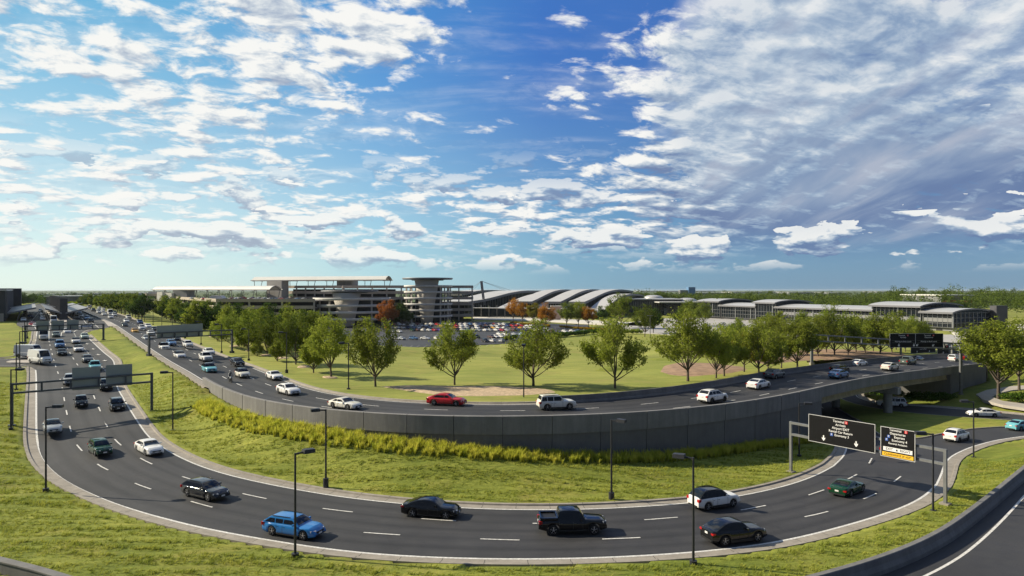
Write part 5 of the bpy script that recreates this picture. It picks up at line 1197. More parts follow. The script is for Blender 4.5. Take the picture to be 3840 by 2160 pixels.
lowcar('sedan', 134, 1229, 'white', 'white sedan half hidden by the left post of the three panel gantry', 1)
lowcar('sedan', 120, 1224, 'red', 'red sedan in the outer lane of the forecourt', 1)
p, _ = on_road(317, 1234); car('suv', p, math.radians(200), 'white', 'white car turning across the forecourt mouth', CL, 1)
p = UR(3345, 1702); car('suv', p, math.radians(48), 'dark red', 'dark car almost hidden behind the narrow black sign', CL, 0)
CR = 'vehicles on the junction at the right'
def rcar(k, px, py, deg, col, label, **kw):
    p = UR(px, py); p.z += .03; return car(k, p, math.radians(deg), col, label, CR, 0, **kw)
rcar('suv', 3588, 1652, 35, 'white', 'white SUV heading for the exit on the right branch', dark_rims=True)
rcar('sedan', 3826, 1611, 25, 'teal', 'light teal sedan cut by the right edge')
rcar('sedan', 3687, 1563, 172, 'white', 'long white sedan driving left towards the bridge')
rcar('minivan', 3342, 1524, 165, 'white', 'white minivan in the shade behind the bridge pillar')
# upper road
upcar('coupe', 1029, 1421, 'white', 'white sports coupe nearest the lawn kerb on the upper road')
upcar('sedan', 1081, 1477, 'white', 'white sedan with black grille in the middle of the upper road bend')
upcar('coupe', 1295, 1531, 'ivory', 'ivory sports coupe right behind the retaining wall parapet')
upcar('sedan', 1676, 1519, 'red', 'bright red saloon on the upper road in front of the mulch bed')
upcar('boxsuv', 2086, 1534, 'ivory', 'boxy off white SUV on the upper road near the barrier end')
upcar('suv', 2673, 1507, 'white', 'white SUV with red tail lights behind the wall parapet', dark_rims=True)
upcar('sedan', 2845, 1456, 'white', 'white sedan climbing the upper road left of the grey SUV')
upcar('suv', 2906, 1419, 'grey', 'grey car close to the far barrier of the upper road')
upcar('wagon', 3150, 1396, 'black', 'black station wagon with tall red tail lights on the bridge')
upcar('sedan', 3146, 1416, 'steel blue', 'steel blue saloon on the bridge beside the black wagon')
upcar('sedan', 3221, 1374, 'white', 'white saloon in the far lane on the bridge')
upcar('sedan', 3338, 1387, 'ivory', 'cream white saloon near the parapet on the bridge')
upcar('pickup', 3405, 1368, 'olive', 'grey green pickup truck on the bridge below the double sign')
upcar('sedan', 3440, 1358, 'black', 'black saloon just ahead of the grey green pickup', 1)
upcar('boxsuv', 3580, 1356, 'white', 'boxy white SUV behind the right leg of the double sign gantry')
upcar('suv', 3616, 1351, 'dark red', 'dark red SUV beyond the boxy white one', 1)
UPC = [('hatch',909,1414,'ivory','ivory hatchback with dark roof beside the motorcycle',0,dict(roof='black')),('suvcoupe',784,1396,'teal','light teal coupe SUV on the upper road bend',0,dict(roof='charcoal')),('sedan',890,1370,'black','black saloon along the lawn side kerb of the upper road',0,{}),
 ('pickup',771,1354,'white','white crew cab pickup on the upper road',0,{}),('sedan',783,1330,'white','white sedan half hidden behind the white pickup',0,{}),('sedan',673,1342,'white','white sedan with glass roof right of the long panel gantry leg',0,dict(roof='black')),
 ('boxsuv',615,1313,'white','white SUV with black roof under the long panel gantry',0,dict(roof='black')),('suv',704,1302,'white','white SUV right below the long blank panel',0,dict(dark_rims=True)),('sedan',642,1295,'steel blue','bright blue sedan under the long blank panel',0,{}),
 ('sedan',660,1280,'black','black sedan half hidden by the long blank panel',1,{}),('sedan',550,1277,'silver','silver sedan at the left leg of the long panel gantry',1,{}),('sedan',565,1257,'white','white sedan with black nose left of the long blank panel',1,{}),
 ('sedan',506,1249,'yellow','yellow sedan on the upper road, the only yellow one',1,{}),('sedan',580,1242,'charcoal','charcoal sedan left of the long blank panel',1,{}),('suv',532,1238,'white','white SUV right of the yellow sedan',1,{}),('sedan',555,1230,'white','white sedan along the far kerb behind the charcoal one',1,{}),
 ('sedan',468,1227,'black','black sedan next to the tip of the median strip',1,{}),('suv',525,1216,'navy','dark blue SUV on the far kerb lane of the upper road',1,{}),('sedan',474,1210,'white','white sedan right of the median strip tip',1,{}),('pickup',482,1197,'white','white pickup on the upper road beyond the dark blue SUV',1,{})]
for k, px, py, col, lb, lod, kw in UPC: upcar(k, px, py, col, lb, lod, **kw)
UPF = [('suv',429,1187,'white'),('suv',415,1196,'white'),('sedan',429,1177,'dark green'),('van',413,1181,'white'),('sedan',390,1184,'white'),('sedan',385,1172,'white'),('suv',370,1176,'white'),('sedan',387,1164,'white'),('sedan',370,1167,'grey'),('suv',374,1161,'white'),('pickup',350,1168,'charcoal'),('suv',339,1153,'white'),('pickup',333,1156,'silver'),('sedan',320,1159,'red'),('sedan',282,1151,'blue')]
UPL_ = ['white SUV following the small white van far up the upper road','white SUV nearest in the far upper road platoon','dark green sedan on the far upper road','small white van in the far upper road traffic','white sedan beside the median strip left of the small van','white sedan a little behind the one beside the median','white SUV left of the two white sedans far up the road','white sedan in the right lane behind the small van','grey sedan between white cars far up the road','white SUV at the back of the far white group','charcoal pickup far up the upper road','white SUV behind the silver pickup far up the road','silver pickup beside the far red sedan','red sedan far up the upper road','blue sedan at the far bend of the upper road']
for (k, px, py, col), lb in zip(UPF, UPL_): upcar(k, px, py, col, lb, 2)
# forecourt queues
FQ = [('sedan',88,1206,'silver','silver car at the kerb in the shade of the terminal canopy'),('sedan',114,1191,'navy','dark blue car in the shade beside the terminal canopy'),('sedan',96,1184,'charcoal','nearer dark car under the terminal canopy'),('suv',95,1176,'charcoal','farther dark car under the terminal canopy'),
 ('suv',151,1170,'white','white SUV at the far end of the left forecourt queue'),('sedan',154,1174,'charcoal','dark sedan in the left forecourt queue'),('coupe',156,1181,'white','low white car in the middle of the left forecourt queue'),('sedan',160,1189,'white','second white sedan from the front of the left forecourt queue'),('sedan',160,1201,'white','white sedan at the front of the left forecourt queue'),
 ('suv',176,1166,'white','white SUV at the far end of the kerbside queue'),('suv',180,1172,'white','second white SUV from the far end of the kerbside queue'),('sedan',184,1177,'ivory','ivory sedan in the middle of the kerbside queue'),('sedan',191,1186,'silver','silver sedan second from the front of the kerbside queue'),('sedan',195,1196,'white','white sedan at the front of the kerbside queue'),('van',201,1211,'white','white van hidden behind the middle blank gantry panel'),
 ('suv',263,1176,'charcoal','farthest dark SUV under the fin wall canopy'),('suv',272,1181,'black','second farthest dark SUV under the fin wall canopy'),('sedan',276,1187,'brown','brown car in the shade of the fin wall canopy'),('suv',287,1196,'silver','silver SUV at the front of the shaded canopy queue'),('suv',281,1168,'white','white SUV at the back beside the fin wall canopy'),('suv',298,1177,'silver','silver SUV beside the fin wall canopy'),('coupe',303,1189,'white','low white car beside the shaded queue'),('suv',326,1199,'pale blue','pale blue car leaving the forecourt'),('suv',340,1210,'black','black SUV leaving the forecourt')]
FD = math.atan2(-.82, .58)
for k, px, py, col, lb in FQ: p = UL(px, py); p.z += .02; car(k, p, FD, col, lb, 'vehicles on the forecourt', 2 if py < 1200 else 1)
# apron and right hand road
for k, px, py, z, deg, col, lb in (('coupe',2509,1207,-2.98,5,'black','black car on the apron behind the lawn trees'),('suv',2709,1219,-2.98,172,'white','white SUV on the apron in front of the concourse'),('sedan',2826,1227,-2.98,172,'white','white sedan on the apron right of the baggage tug'),('wagon',3619,1286,-2.98,185,'black','dark estate car on the apron road above the bridge end'),('suv',3577,1312,1.7,20,'white','white car on the road right of the small far signs'),('sedan',3565,1328,1.6,20,'charcoal','dark car below the small far signs')):
    car(k, U(px, py, z), math.radians(deg), col, lb, 'vehicles on the apron', 2)
t = thing('baggage_tug', 'dark baggage tug with red rear box on the apron', 'tug', U(2759, 1222, -2.98), math.radians(175))
mb = MB(); mb.box((0, 0, .7), (4.4, 1.6, .7)); mb.box((.9, 0, 1.3), (.9, 1.4, .7)); mb.box((2.5, 0, .5), (1.2, .5, .3)); mb.build('chassis', M('trim'), t); mb = MB(); mb.box((-2.0, 0, 1.25), (.6, 1.5, 1.0)); mb.build('rear_box', M('p_red'), t)
for x in (-1.5, 1.5):
    for s in (-1, 1): mb = MB(); mb.tube((x, s * .7, .38), (x, s * .95, .38), .38, n=12); mb.build('wheel', M('tyre'), t)
# car park, row by row
r = random.Random(21); types = ['sedan'] * 5 + ['suv'] * 4 + ['hatch', 'hatch', 'wagon', 'boxsuv', 'minivan', 'pickup', 'coupe']
cols = ['white'] * 9 + ['ivory', 'ivory', 'silver', 'silver', 'silver', 'grey', 'charcoal', 'charcoal', 'black', 'black', 'red', 'red', 'yellow', 'steel blue', 'navy', 'dark green', 'dark red', 'purple', 'brown']
rows = [(1274, [(1486,'coupe','white'),(1508,'sedan','silver'),(1551,'suv','steel blue'),(1596,'sedan','white'),(1636,'suv','ivory')], 'front row left group'),
        (1268, [(1786,'suvcoupe','black'),(1842,'sedan','brown')], 'middle lane'), (1283, [(1818,'suv','charcoal'),(1849,'hatch','white'),(1880,'hatch','silver')], 'row at the lawn edge'),
        (1267, [(1858,'sedan','white'),(1880,'suv','white'),(1905,'hatch','white'),(1926,'sedan','pale blue')], 'right group of the middle row'),
        (1258, [(1872,'suv','white'),(1898,'minivan','white'),(1930,'sedan','silver'),(1955,'sedan','pale blue')], 'right group behind the middle row'),
        (1247, [(1332,'suv','silver'),(1455,'hatch','pale blue'),(1476,'sedan','grey'),(1500,'sedan','white'),(1366,'sedan','silver')], 'left part of the second row'),
        (1242, [(px,) for px in range(1545, 2090, 21)], 'long crowded row nearest the lawn'), (1233, [(px,) for px in range(1450, 2000, 20)], 'second crowded row'), (1225.5, [(px,) for px in range(1540, 2070, 19)], 'third crowded row'), (1220, [(px,) for px in range(1440, 2000, 18)], 'fourth crowded row'), (1247, [(px,) for px in range(2040, 2200, 26)], 'row by the hedge')]
for py, lst, nm in rows:
    lst = [e for e in lst if len(e) > 1 or r.random() > .13]; cnt = 0
    for i, e in enumerate(lst):
        k, c = (e[1], e[2]) if len(e) > 1 else (r.choice(types), r.choice(cols)); p = U(e[0] + r.uniform(-2, 2), py, ZP) + Vector((0, 0, .02)); kk = {'sedan': 'sedan', 'suv': 'SUV', 'boxsuv': 'boxy SUV', 'suvcoupe': 'coupe SUV', 'hatch': 'hatchback', 'wagon': 'estate car', 'minivan': 'minivan', 'pickup': 'pickup', 'coupe': 'coupe'}[k]
        ang = r.choice((-62, -62, 118, -62)) + r.uniform(-3, 3)
        if e[0] in (1551, 1596, 1486): ang = -28
        car(k, p, math.radians(ang), c, f'{c} {kk}, {ORD[i]} from left in {nm} of car park', 'cars in the car park', 2)
# drivers seen through two windscreens
m, nt, b = new_mat('clear_windscreen'); nt.nodes.remove(b); a_, g_, x_ = N(nt, 'ShaderNodeBsdfTransparent'), N(nt, 'ShaderNodeBsdfGlossy'), N(nt, 'ShaderNodeMixShader'); x_.inputs[0].default_value = .07; g_.inputs['Roughness'].default_value = .05; a_.inputs['Color'].default_value = (.75, .8, .8, 1)
nt.links.new(a_.outputs[0], x_.inputs[1]); nt.links.new(g_.outputs[0], x_.inputs[2]); nt.links.new(x_.outputs[0], nt.nodes['Material Output'].inputs['Surface']); MATS['clear_glass'] = m
MATS['skin'] = simple('skin', (.50, .30, .21), .6); MATS['shirt_blue'] = simple('pale_blue_shirt', (.34, .42, .52), .8); MATS['shirt_grey'] = simple('grey_top', (.20, .21, .23), .8); MATS['hair_brown'] = simple('brown_hair', (.10, .045, .02), .8)
def skinned(name, verts, edges, mats, parent=None, loc=None, rz=0.0, sub=2):
    me = bpy.data.meshes.new(name); me.from_pydata([v[:3] for v in verts], edges, []); me.materials.append(mats)
    o = link(name, me, parent, loc, rz); m = o.modifiers.new('skin', 'SKIN'); m.use_smooth_shade = True
    for i, v in enumerate(verts): me.skin_vertices[0].data[i].radius = (v[3], v[3] if len(v) < 5 else v[4])
    me.skin_vertices[0].data[0].use_root = True
    s = o.modifiers.new('sub', 'SUBSURF'); s.levels = s.render_levels = sub; return o
def driver(carobj, label, shirt, dz):
    cm = None
    for ch in carobj.children:
        if ch.name.split('.')[0] == 'windscreen': ch.material_slots[0].link = 'OBJECT'; ch.material_slots[0].material = M('clear_glass')
        if ch.name.split('.')[0] == 'roof': cm = ch.material_slots[0].material; ch.data = PARTS[carobj['ck']]['_roof_open']; ch.material_slots[0].link = 'OBJECT'; ch.material_slots[0].material = cm
    mb = MB(); bz = CT[carobj['ck']]['belt']; H = CT[carobj['ck']]['H']; mb.box((-.55, 0, bz + .12), (.25, 1.3, .3)); mb.box((-.52, .36, H - .28), (.1, .24, .16)); mb.box((-.52, -.36, H - .28), (.1, .24, .16)); mb.build('seats', M('trim'), carobj)
    z = dz
    P = [(-.30, .36, z + .55, .15), (-.30, .36, z + .85, .17), (-.24, .36, z + 1.03, .15), (-.20, .36, z + 1.12, .06), (-.20, .36, z + 1.16, .055), (-.24, .54, z + 1.02, .065), (-.05, .58, z + .82, .05), (.22, .46, z + .95, .038), (-.24, .18, z + 1.02, .065), (-.05, .14, z + .82, .05), (.22, .26, z + .95, .038)]
    o = skinned('person', P, [(0, 1), (1, 2), (2, 3), (3, 4), (2, 5), (5, 6), (6, 7), (2, 8), (8, 9), (9, 10)], M(shirt), None, carobj.location, carobj.rotation_euler[2]); tag(o, label, 'person')
    mb = MB(); mb.lathe([(0, -.13), (.05, -.12), (.078, -.05), (.088, .02), (.08, .09), (.05, .13), (0, .14)], (-.19, .36, z + 1.27), n=14); mb.box((-.10, .36, z + 1.26), (.03, .024, .04)); h = mb.build('head', M('skin'), o)
    mb = MB(); mb.lathe([(.095, -.02), (.1, .04), (.09, .1), (.05, .15), (0, .16)], (-.21, .36, z + 1.27), n=14); mb.lathe([(.07, -.12), (.1, 0), (.08, .08)], (-.235, .36, z + 1.27), n=12, a0=PI * .5, a1=PI * 1.5); mb.build('hair', M('hair_brown'), o)
    return o
for lb, who, sh, dz in (('black SUV driving close to the right kerb below the two panel gantry', 'person in a pale blue top at the wheel of the black SUV', 'shirt_blue', .10), ('white sedan with black grille hugging the inner kerb of the bend', 'person in a grey top driving the white sedan in the bend', 'shirt_grey', -.06)):
    cobj = [o_ for o_ in bpy.data.objects if o_.get('label') == lb][0]; cobj['ck'] = 'suv' if 'SUV' in lb else 'sedan'; driver(cobj, who, sh, dz)
# motorcycle with rider
p, th = on_road(864, 1434, line=CENTER_U)
t = thing('motorcycle', 'silver sports motorcycle on the upper road carrying a rider', 'motorcycle', p, th)
for x in (.70, -.68):
    mb = MB(); rws = [[Vector((x + rr * math.cos(a), y, .31 + rr * math.sin(a))) for rr, y in ((.22, -.05), (.30, -.06), (.31, 0), (.30, .06), (.22, .05))] for a in np.linspace(0, 2 * PI, 21)]; mb.grid(rws, 0, True); w_ = mb.build('wheel', M('tyre'), t)
    mb = MB(); mb.tube((x, -.03, .31), (x, .03, .31), .21, n=16); mb.build('rim', M('rim_dark'), w_)
mb = MB(); mb.lathe([(0, -.75), (.13, -.6), (.20, -.2), (.20, .2), (.17, .5), (.05, .75), (0, .78)], n=14); 
for i, v in enumerate(mb.v): mb.v[i] = (v[2] * .95 + .02, v[0] * .95, .72 + v[1] * 1.15 + .08 * v[2])
mb.build('fairing', M('p_silver'), t)
mb = MB(); mb.box((-.05, 0, .42), (.6, .26, .34)); mb.beam((.70, .09, .31), (.45, .1, .95), .06, .06); mb.beam((.70, -.09, .31), (.45, -.1, .95), .06, .06); mb.beam((-.68, 0, .31), (-.1, 0, .42), .12, .08); mb.build('engine', M('trim'), t)
mb = MB(); mb.box((-.45, 0, .92), (.6, .24, .10)); mb.box((-.8, 0, .98), (.25, .18, .1)); mb.build('saddle', M('trim'), t)
mb = MB(); mb.beam((.42, -.34, 1.0), (.42, .34, 1.0), .03, .03); mb.build('handlebar', M('trim'), t)
mb = MB(); mb.box((.74, 0, .86), (.08, .22, .14)); mb.build('headlight', M('headlight'), t)
MATS['jacket'] = simple('grey_leather', (.16, .17, .18), .6); MATS['helmet'] = simple('helmet', (.30, .31, .32), .25)
RV = [(-.42, 0, 1.02, .15), (-.25, 0, 1.22, .16), (-.02, 0, 1.42, .17), (.06, 0, 1.52, .07), (.12, 0, 1.66, .10),
      (-.02, .2, 1.42, .075), (.18, .30, 1.2, .055), (.40, .30, 1.03, .045), (-.02, -.2, 1.42, .075), (.18, -.30, 1.2, .055), (.40, -.30, 1.03, .045),
      (-.36, .14, .98, .11), (.08, .24, .88, .085), (-.22, .22, .52, .065), (-.22, .22, .40, .05), (-.06, .22, .37, .045), (-.36, -.14, .98, .11), (.08, -.24, .88, .085), (-.22, -.22, .52, .065), (-.22, -.22, .40, .05), (-.06, -.22, .37, .045)]
RE = [(0, 1), (1, 2), (2, 3), (3, 4), (2, 5), (5, 6), (6, 7), (2, 8), (8, 9), (9, 10), (0, 11), (11, 12), (12, 13), (13, 14), (14, 15), (0, 16), (16, 17), (17, 18), (18, 19), (19, 20)]
pr = skinned('person', RV, RE, M('jacket'), None, p, th); tag(pr, 'person in grey gear and helmet riding the silver motorcycle', 'person')
mb = MB(); mb.lathe([(0, -.15), (.10, -.13), (.14, 0), (.13, .09), (.07, .15), (0, .16)], (.13, 0, 1.68), n=14); he = mb.build('helmet', M('helmet'), pr)
mb = MB(); mb.box((.25, 0, 1.69), (.05, .16, .08)); mb.build('visor', M('glass'), he)
# ------------------------------------------------------------------ buildings
MATS['band'] = concrete('tan_precast', (.52, .45, .38), .06, .12)
MATS['band_white'] = concrete('white_precast', (.74, .72, .68), .04, .12)
MATS['slab'] = concrete('slab_concrete', (.30, .285, .27), .05, .2)
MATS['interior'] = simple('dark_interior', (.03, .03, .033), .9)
MATS['roof_white'] = simple('white_metal_roof', (.66, .64, .59), .45, .1, var=.05, scale=.1)
MATS['roof_under'] = simple('canopy_underside', (.36, .35, .34), .6, var=.06, scale=.2)
MATS['disc'] = simple('disc_roof', (.20, .205, .22), .5, .2, var=.06, scale=.2)
MATS['core'] = concrete('core_panel', (.50, .47, .43), .04, .15)
MATS['dark_panel'] = simple('dark_cladding', (.055, .055, .062), .6, .1, var=.15, scale=.3)
MATS['panel'] = simple('grey_cladding', (.22, .22, .225), .5, .2, var=.08, scale=.3)
MATS['mullion'] = simple('aluminium_mullion', (.20, .205, .21), .4, .5, var=.05)
MATS['curtain'] = glassmat('curtain_glass', (.008, .011, .014), .08, .3)
MATS['wave_roof'] = simple('standing_seam_roof', (.52, .50, .47), .55, .1, var=.07, scale=.06)
MATS['fascia'] = simple('roof_fascia', (.17, .17, .185), .5, .3, var=.06, scale=.1)
MATS['conc_roof'] = simple('pale_vault_roof', (.50, .49, .47), .4, .25, var=.05, scale=.05)
MATS['brickish'] = simple('pink_stone', (.42, .30, .25), .8, var=.15, scale=.6)
def ribbed(name, col):
    m, nt, b = new_mat(name); b.inputs['Roughness'].default_value = .7
    t = N(nt, 'ShaderNodeTexCoord'); s = N(nt, 'ShaderNodeSeparateXYZ'); nt.links.new(t.outputs['Object'], s.inputs[0])
    a = mathn(nt, 'ARCTAN2', s.outputs[1], s.outputs[0]); w = mathn(nt, 'SINE', mathn(nt, 'MULTIPLY', a, 90)); f = mathn(nt, 'ADD', mathn(nt, 'MULTIPLY', w, .5), .5)
    nt.links.new(ramp(nt, f, [(.1, tuple(c * .55 for c in col)), (.6, col)]), b.inputs['Base Color']); bump(nt, b, f, .8, .3); return m
MATS['cone'] = ribbed('ribbed_drum', (.72, .67, .60))
V2 = lambda x, y: Vector((x, y, 0))
def strip_wall(mb, pts, z0, z1, th=.35, closed=False, mi=0):
    P = [Vector((p[0], p[1], 0)) for p in pts]
    for a, b in zip(P[:-1], P[1:]):
        d = (b - a).normalized(); n = Vector((-d.y, d.x, 0)) * th
        q = [a, b, b + n, a + n]; lo = [v + Vector((0, 0, z0)) for v in q]; hi = [v + Vector((0, 0, z1)) for v in q]
        mb.add(lo + hi, [(3, 2, 1, 0), (4, 5, 6, 7), (0, 1, 5, 4), (1, 2, 6, 5), (2, 3, 7, 6), (3, 0, 4, 7)], mi)
def sub(pts, o): return [(p[0] - o[0], p[1] - o[1]) for p in pts]
def deck(block, poly, faces, tops, bh, band, o, base, spacing, cols=True, roof=None):
    """open parking levels: slabs, spandrel bands along the seen faces, columns"""
    poly, faces = sub(poly, o), [sub(f, o) for f in faces]
    for k, zt in enumerate(tops):
        mb = MB()
        for f in faces: strip_wall(mb, f, zt - bh, zt)
        mb.build('floor_band', M(band), block)
        mb = MB(); c = V2(*np.mean(poly, 0)); P = [(V2(*p)).lerp(c, .012) + Vector((0, 0, zt - bh + .75)) for p in poly]; mb.prism(P, .35); mb.build('floor_slab', M('slab'), block)
    if cols:
        for f in faces:
            for a, b in zip(f[:-1], f[1:]):
                a, b = V2(*a), V2(*b); n = max(1, int((b - a).length / spacing)); d = (b - a).normalized(); nn = Vector((-d.y, d.x, 0))
                for i in range(n + 1):
                    p = a.lerp(b, min(.992, max(.008, i / n))) + nn * .75; mb = MB(); mb.box((p.x, p.y, (base + tops[0] - .3) / 2), (.9, .7, tops[0] - .3 - base), math.atan2(d.y, d.x)); mb.build('column', M('core'), block)
LV = [22.2 - 4.1 * k for k in range(6)]
# low parking block
o = (-177, 408); low_poly = [(-177, 408), (-118, 408), (-80, 440), (-80, 560), (-269, 543)]
t = thing('parking_garage', 'long low parking garage block with dark front and cars on its roof deck', 'parking garage', (o[0], o[1], 0), 0, 'parking garage')
deck(t, low_poly, [[(-269, 543), (-177, 408), (-118, 408)]], [13.7, 9.6, 5.5, 1.4], 1.95, 'band', o, -3.2, 19)
ip = sub([(-172, 418), (-112, 416), (-84, 450), (-84, 552), (-258, 536)], o)
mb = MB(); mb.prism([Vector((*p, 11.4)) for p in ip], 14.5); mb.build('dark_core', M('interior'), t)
# tall block
o2 = (-120, 484)
t2 = thing('parking_garage', 'tall parking garage block with six open levels behind the low block', 'parking garage', (o2[0], o2[1], 0), 0, 'parking garage')
tall = [(-178, 520), (-120, 484), (-28, 492), (-30, 530), (-172, 566)]
deck(t2, tall, [[(-178, 520), (-120, 484), (-28, 492), (-30, 530)]], LV, 1.95, 'band', o2, -3.2, 9.5)
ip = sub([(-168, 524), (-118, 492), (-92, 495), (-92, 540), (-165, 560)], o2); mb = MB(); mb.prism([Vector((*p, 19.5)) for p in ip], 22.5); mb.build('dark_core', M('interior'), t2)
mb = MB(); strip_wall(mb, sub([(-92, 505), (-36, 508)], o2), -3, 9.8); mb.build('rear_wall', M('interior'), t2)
# left end with stepped balconies and white stair block
o3 = (-292, 545)
t3 = thing('parking_garage', 'far left end of the garage with four balcony levels', 'parking garage', (o3[0], o3[1], 0), 0, 'parking garage')
deck(t3, [(-300, 556), (-292, 545), (-268, 545), (-268, 566), (-298, 566)], [[(-300, 556), (-292, 545), (-268, 545)]], [16.0, 11.6, 7.5, 3.4], 1.8, 'band', o3, -2, 8)
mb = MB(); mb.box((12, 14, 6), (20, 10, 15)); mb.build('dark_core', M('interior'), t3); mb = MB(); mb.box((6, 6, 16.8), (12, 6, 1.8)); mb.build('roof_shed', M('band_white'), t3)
t4 = thing('stair_tower', 'white windowless stair tower at the left end of the garage', 'stair tower', (-274, 541, 0))
mb = MB(); mb.box((-2.5, 0, 7), (6.5, 6, 20.5), -.5); mb.build('tower', M('band_white'), t4); mb = MB(); mb.box((6, -2, 6.6), (7.5, 7, 20.0), -.5); mb.build('tower', M('band_white'), t4)
mb = MB(); mb.box((-1.6, -3.35, 9.2), (1.4, .1, 1.2), -.5); mb.build('window', M('curtain'), t4)
# round towers
def round_tower(label, c, R, tops, bh, cone, disc, arcs, zb=-3.2):
    t = thing('round_tower', label, 'tower', (c[0], c[1], 0), 0, 'round ramp towers of the garage')
    a0, a1 = arcs
    for zt in tops:
        mb = MB(); mb.lathe([(R - .5, zt - bh), (R, zt - bh + .1), (R + .08, zt - .1), (R - .02, zt), (R - .5, zt), (R - .5, zt - bh)], n=56, a0=a0, a1=a1); mb.build('ring_band', M('band_white'), t)
        mb = MB(); mb.lathe([(0, zt - bh + .6), (R * .5, zt - bh + .6), (R * .5, zt - bh + .25), (0, zt - bh + .25)], n=40, smooth=False, a0=a0, a1=a1); mb.build('ramp_slab', M('slab'), t)
    n = 9
    for k in range(n + 1):
        a = lerp(a0, a1, k / n)
        if k in (4, 5): continue
        mb = MB(); rr_ = R - 1.3; mb.box((rr_ * math.cos(a), rr_ * math.sin(a), (zb + tops[0]) / 2 - .4), (.8, .8, tops[0] - zb - .9), a); mb.build('column', M('core'), t)
    r0, r1, z1 = cone; off = -(R - r1 - .3)
    mb = MB(); mb.lathe([(r0, zb), (lerp(r0, r1, .45) * .97, lerp(zb, z1, .5)), (r1, z1), (0, z1)], n=64, smooth=True); q = mb.build('flared_drum', M('cone'), t, (0, off, 0))
    mb = MB(); rd, zd, hd = disc; mb.lathe([(rd * .62, zd - .5), (rd * .64, zd), (rd * .97, zd + .15), (rd, zd + hd * .6), (rd * .99, zd + hd), (0, zd + hd)], n=64); mb.lathe([(0, zd - .5), (rd * .62, zd - .5)], n=64); mb.build('disc_roof', M('disc'), t, (0, off * .45, 0))
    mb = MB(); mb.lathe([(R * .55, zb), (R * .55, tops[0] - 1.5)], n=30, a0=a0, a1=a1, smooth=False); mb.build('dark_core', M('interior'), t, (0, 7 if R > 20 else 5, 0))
    return t
round_tower('left round garage tower with wide white rings, low flared drum and oval disc', (-101, 432), 24, [14.15, 10.1, 6.0, 1.9], 1.5, (4.3, 8.7, 17.1), (17.5, 17.4, 1.2), (PI, 2 * PI + .35))
round_tower('round garage tower at the right with white rings and a big flat disc roof', (-57.9, 472), 16.6, [22.2, 18.1, 14.0, 9.9, 5.8, 1.7], 1.35, (3.9, 8.3, 25.6), (17.3, 25.9, 1.3), (PI - .5, 2 * PI + .5))
# vaulted canopies
def canopy(label, A, B, zt, rise, W, zp, tilt_end=True):
    A, B = V2(*A), V2(*B); L = (B - A).length; th = math.atan2((B - A).y, (B - A).x)
    t = thing('roof_canopy', label, 'canopy', (A.x, A.y, 0), th, 'vaulted canopies over the garage roof')
    prof = [(-W / 2 - .8, zt - rise + .35), (-W / 2, zt - rise)] + [(W / 2 * math.sin(a), zt - rise + rise * (math.cos(a) - math.cos(1.25)) / (1 - math.cos(1.25))) if False else (W / 2 * a / 1.0, zt - rise * a * a) for a in np.linspace(-1, 1, 13)][1:] + [(W / 2 + .8, zt - rise + .35)]
    mb = MB(); mb.grid([[Vector((x, y, z)) for y, z in prof] for x in np.linspace(0, L, 24)], 0, True); mb.grid([[Vector((x, y, z + .3)) for y, z in prof] for x in np.linspace(0, L, 24)], 0, True)
    for y, z in (prof[0], prof[-1]): mb.box((L / 2, y, z + .15), (L, .12, .5))
    mb.build('vault_roof', M('roof_white'), t)
    n = int(L / 14)
    for k in range(n + 1):
        x = 1.5 + (L - 3) * k / n; mb = MB()
        for i in range(6):
            a, b = prof[2 + i * 2 - (0 if i else 1)], prof[min(len(prof) - 2, 4 + i * 2 - (0 if i else 0))]; mb.beam((x, a[0], a[1] - .25), (x, b[0], b[1] - .25), .35, .45)
        mb.beam((x, prof[1][0], prof[1][1] - .2), (x, prof[-2][0], prof[-2][1] - .2), .12, .12); mb.build('rib', M('panel'), t)
        for s in (-1, 1): mb = MB(); mb.tube((x, s * W * .33, zp), (x + .6, s * W * .42, zt - rise + .3), .22, n=7); mb.build('post', M('panel'), t)
    return t
canopy('long white vaulted canopy over the low garage roof', (-290, 560), (-168, 485), 21.6, 2.9, 11, 13.0)
canopy('higher white vaulted canopy on top of the tall garage block', (-192, 512), (-86.6, 480), 28.5, 3.0, 11, 21.0)
for i, (p0, p1, z0, z1, d, lb, mt) in enumerate(((1008, 1075, 12, 25.6, 503, 'tan lift tower below the left end of the high canopy', 'core'), (1270, 1336, 20, 25.7, 497, 'tan lift tower below the middle of the high canopy', 'core'), (656, 723, 12, 18.8, 538, 'grey lift lobby under the long low canopy', 'panel'))):
    a, b = at(p0, d, 0), at(p1, d, 0); c = (a + b) / 2; t = thing('lift_tower', lb, 'lift tower', (c.x, c.y, z0)); w_ = (b - a).length
    mb = MB(); mb.box((0, 0, (z1 - z0) / 2), (w_, 8, z1 - z0), -.35); mb.build('shaft', M(mt), t); mb = MB(); mb.box((w_ * .2, -4.06, (z1 - z0) * .68), (w_ * .35, .2, 2.6), -.35); mb.build('opening', M('interior'), t)
p = at(818, 430, 12.5); t = thing('ramp_cover', 'white sloping ramp cover on the garage roof deck', 'ramp cover', p); mb = MB(); mb.add([(-5, -3, 0), (5.5, -3, 0), (5.5, 3, 0), (-5, 3, 0), (-3.6, -2.6, 2.9), (2.6, -2.6, 2.9), (2.6, 3, 2.9), (-3.6, 3, 2.9)], [(4, 5, 6, 7), (0, 1, 5, 4), (1, 2, 6, 5), (2, 3, 7, 6), (3, 0, 4, 7)]); mb.build('cover', M('band_white'), t)
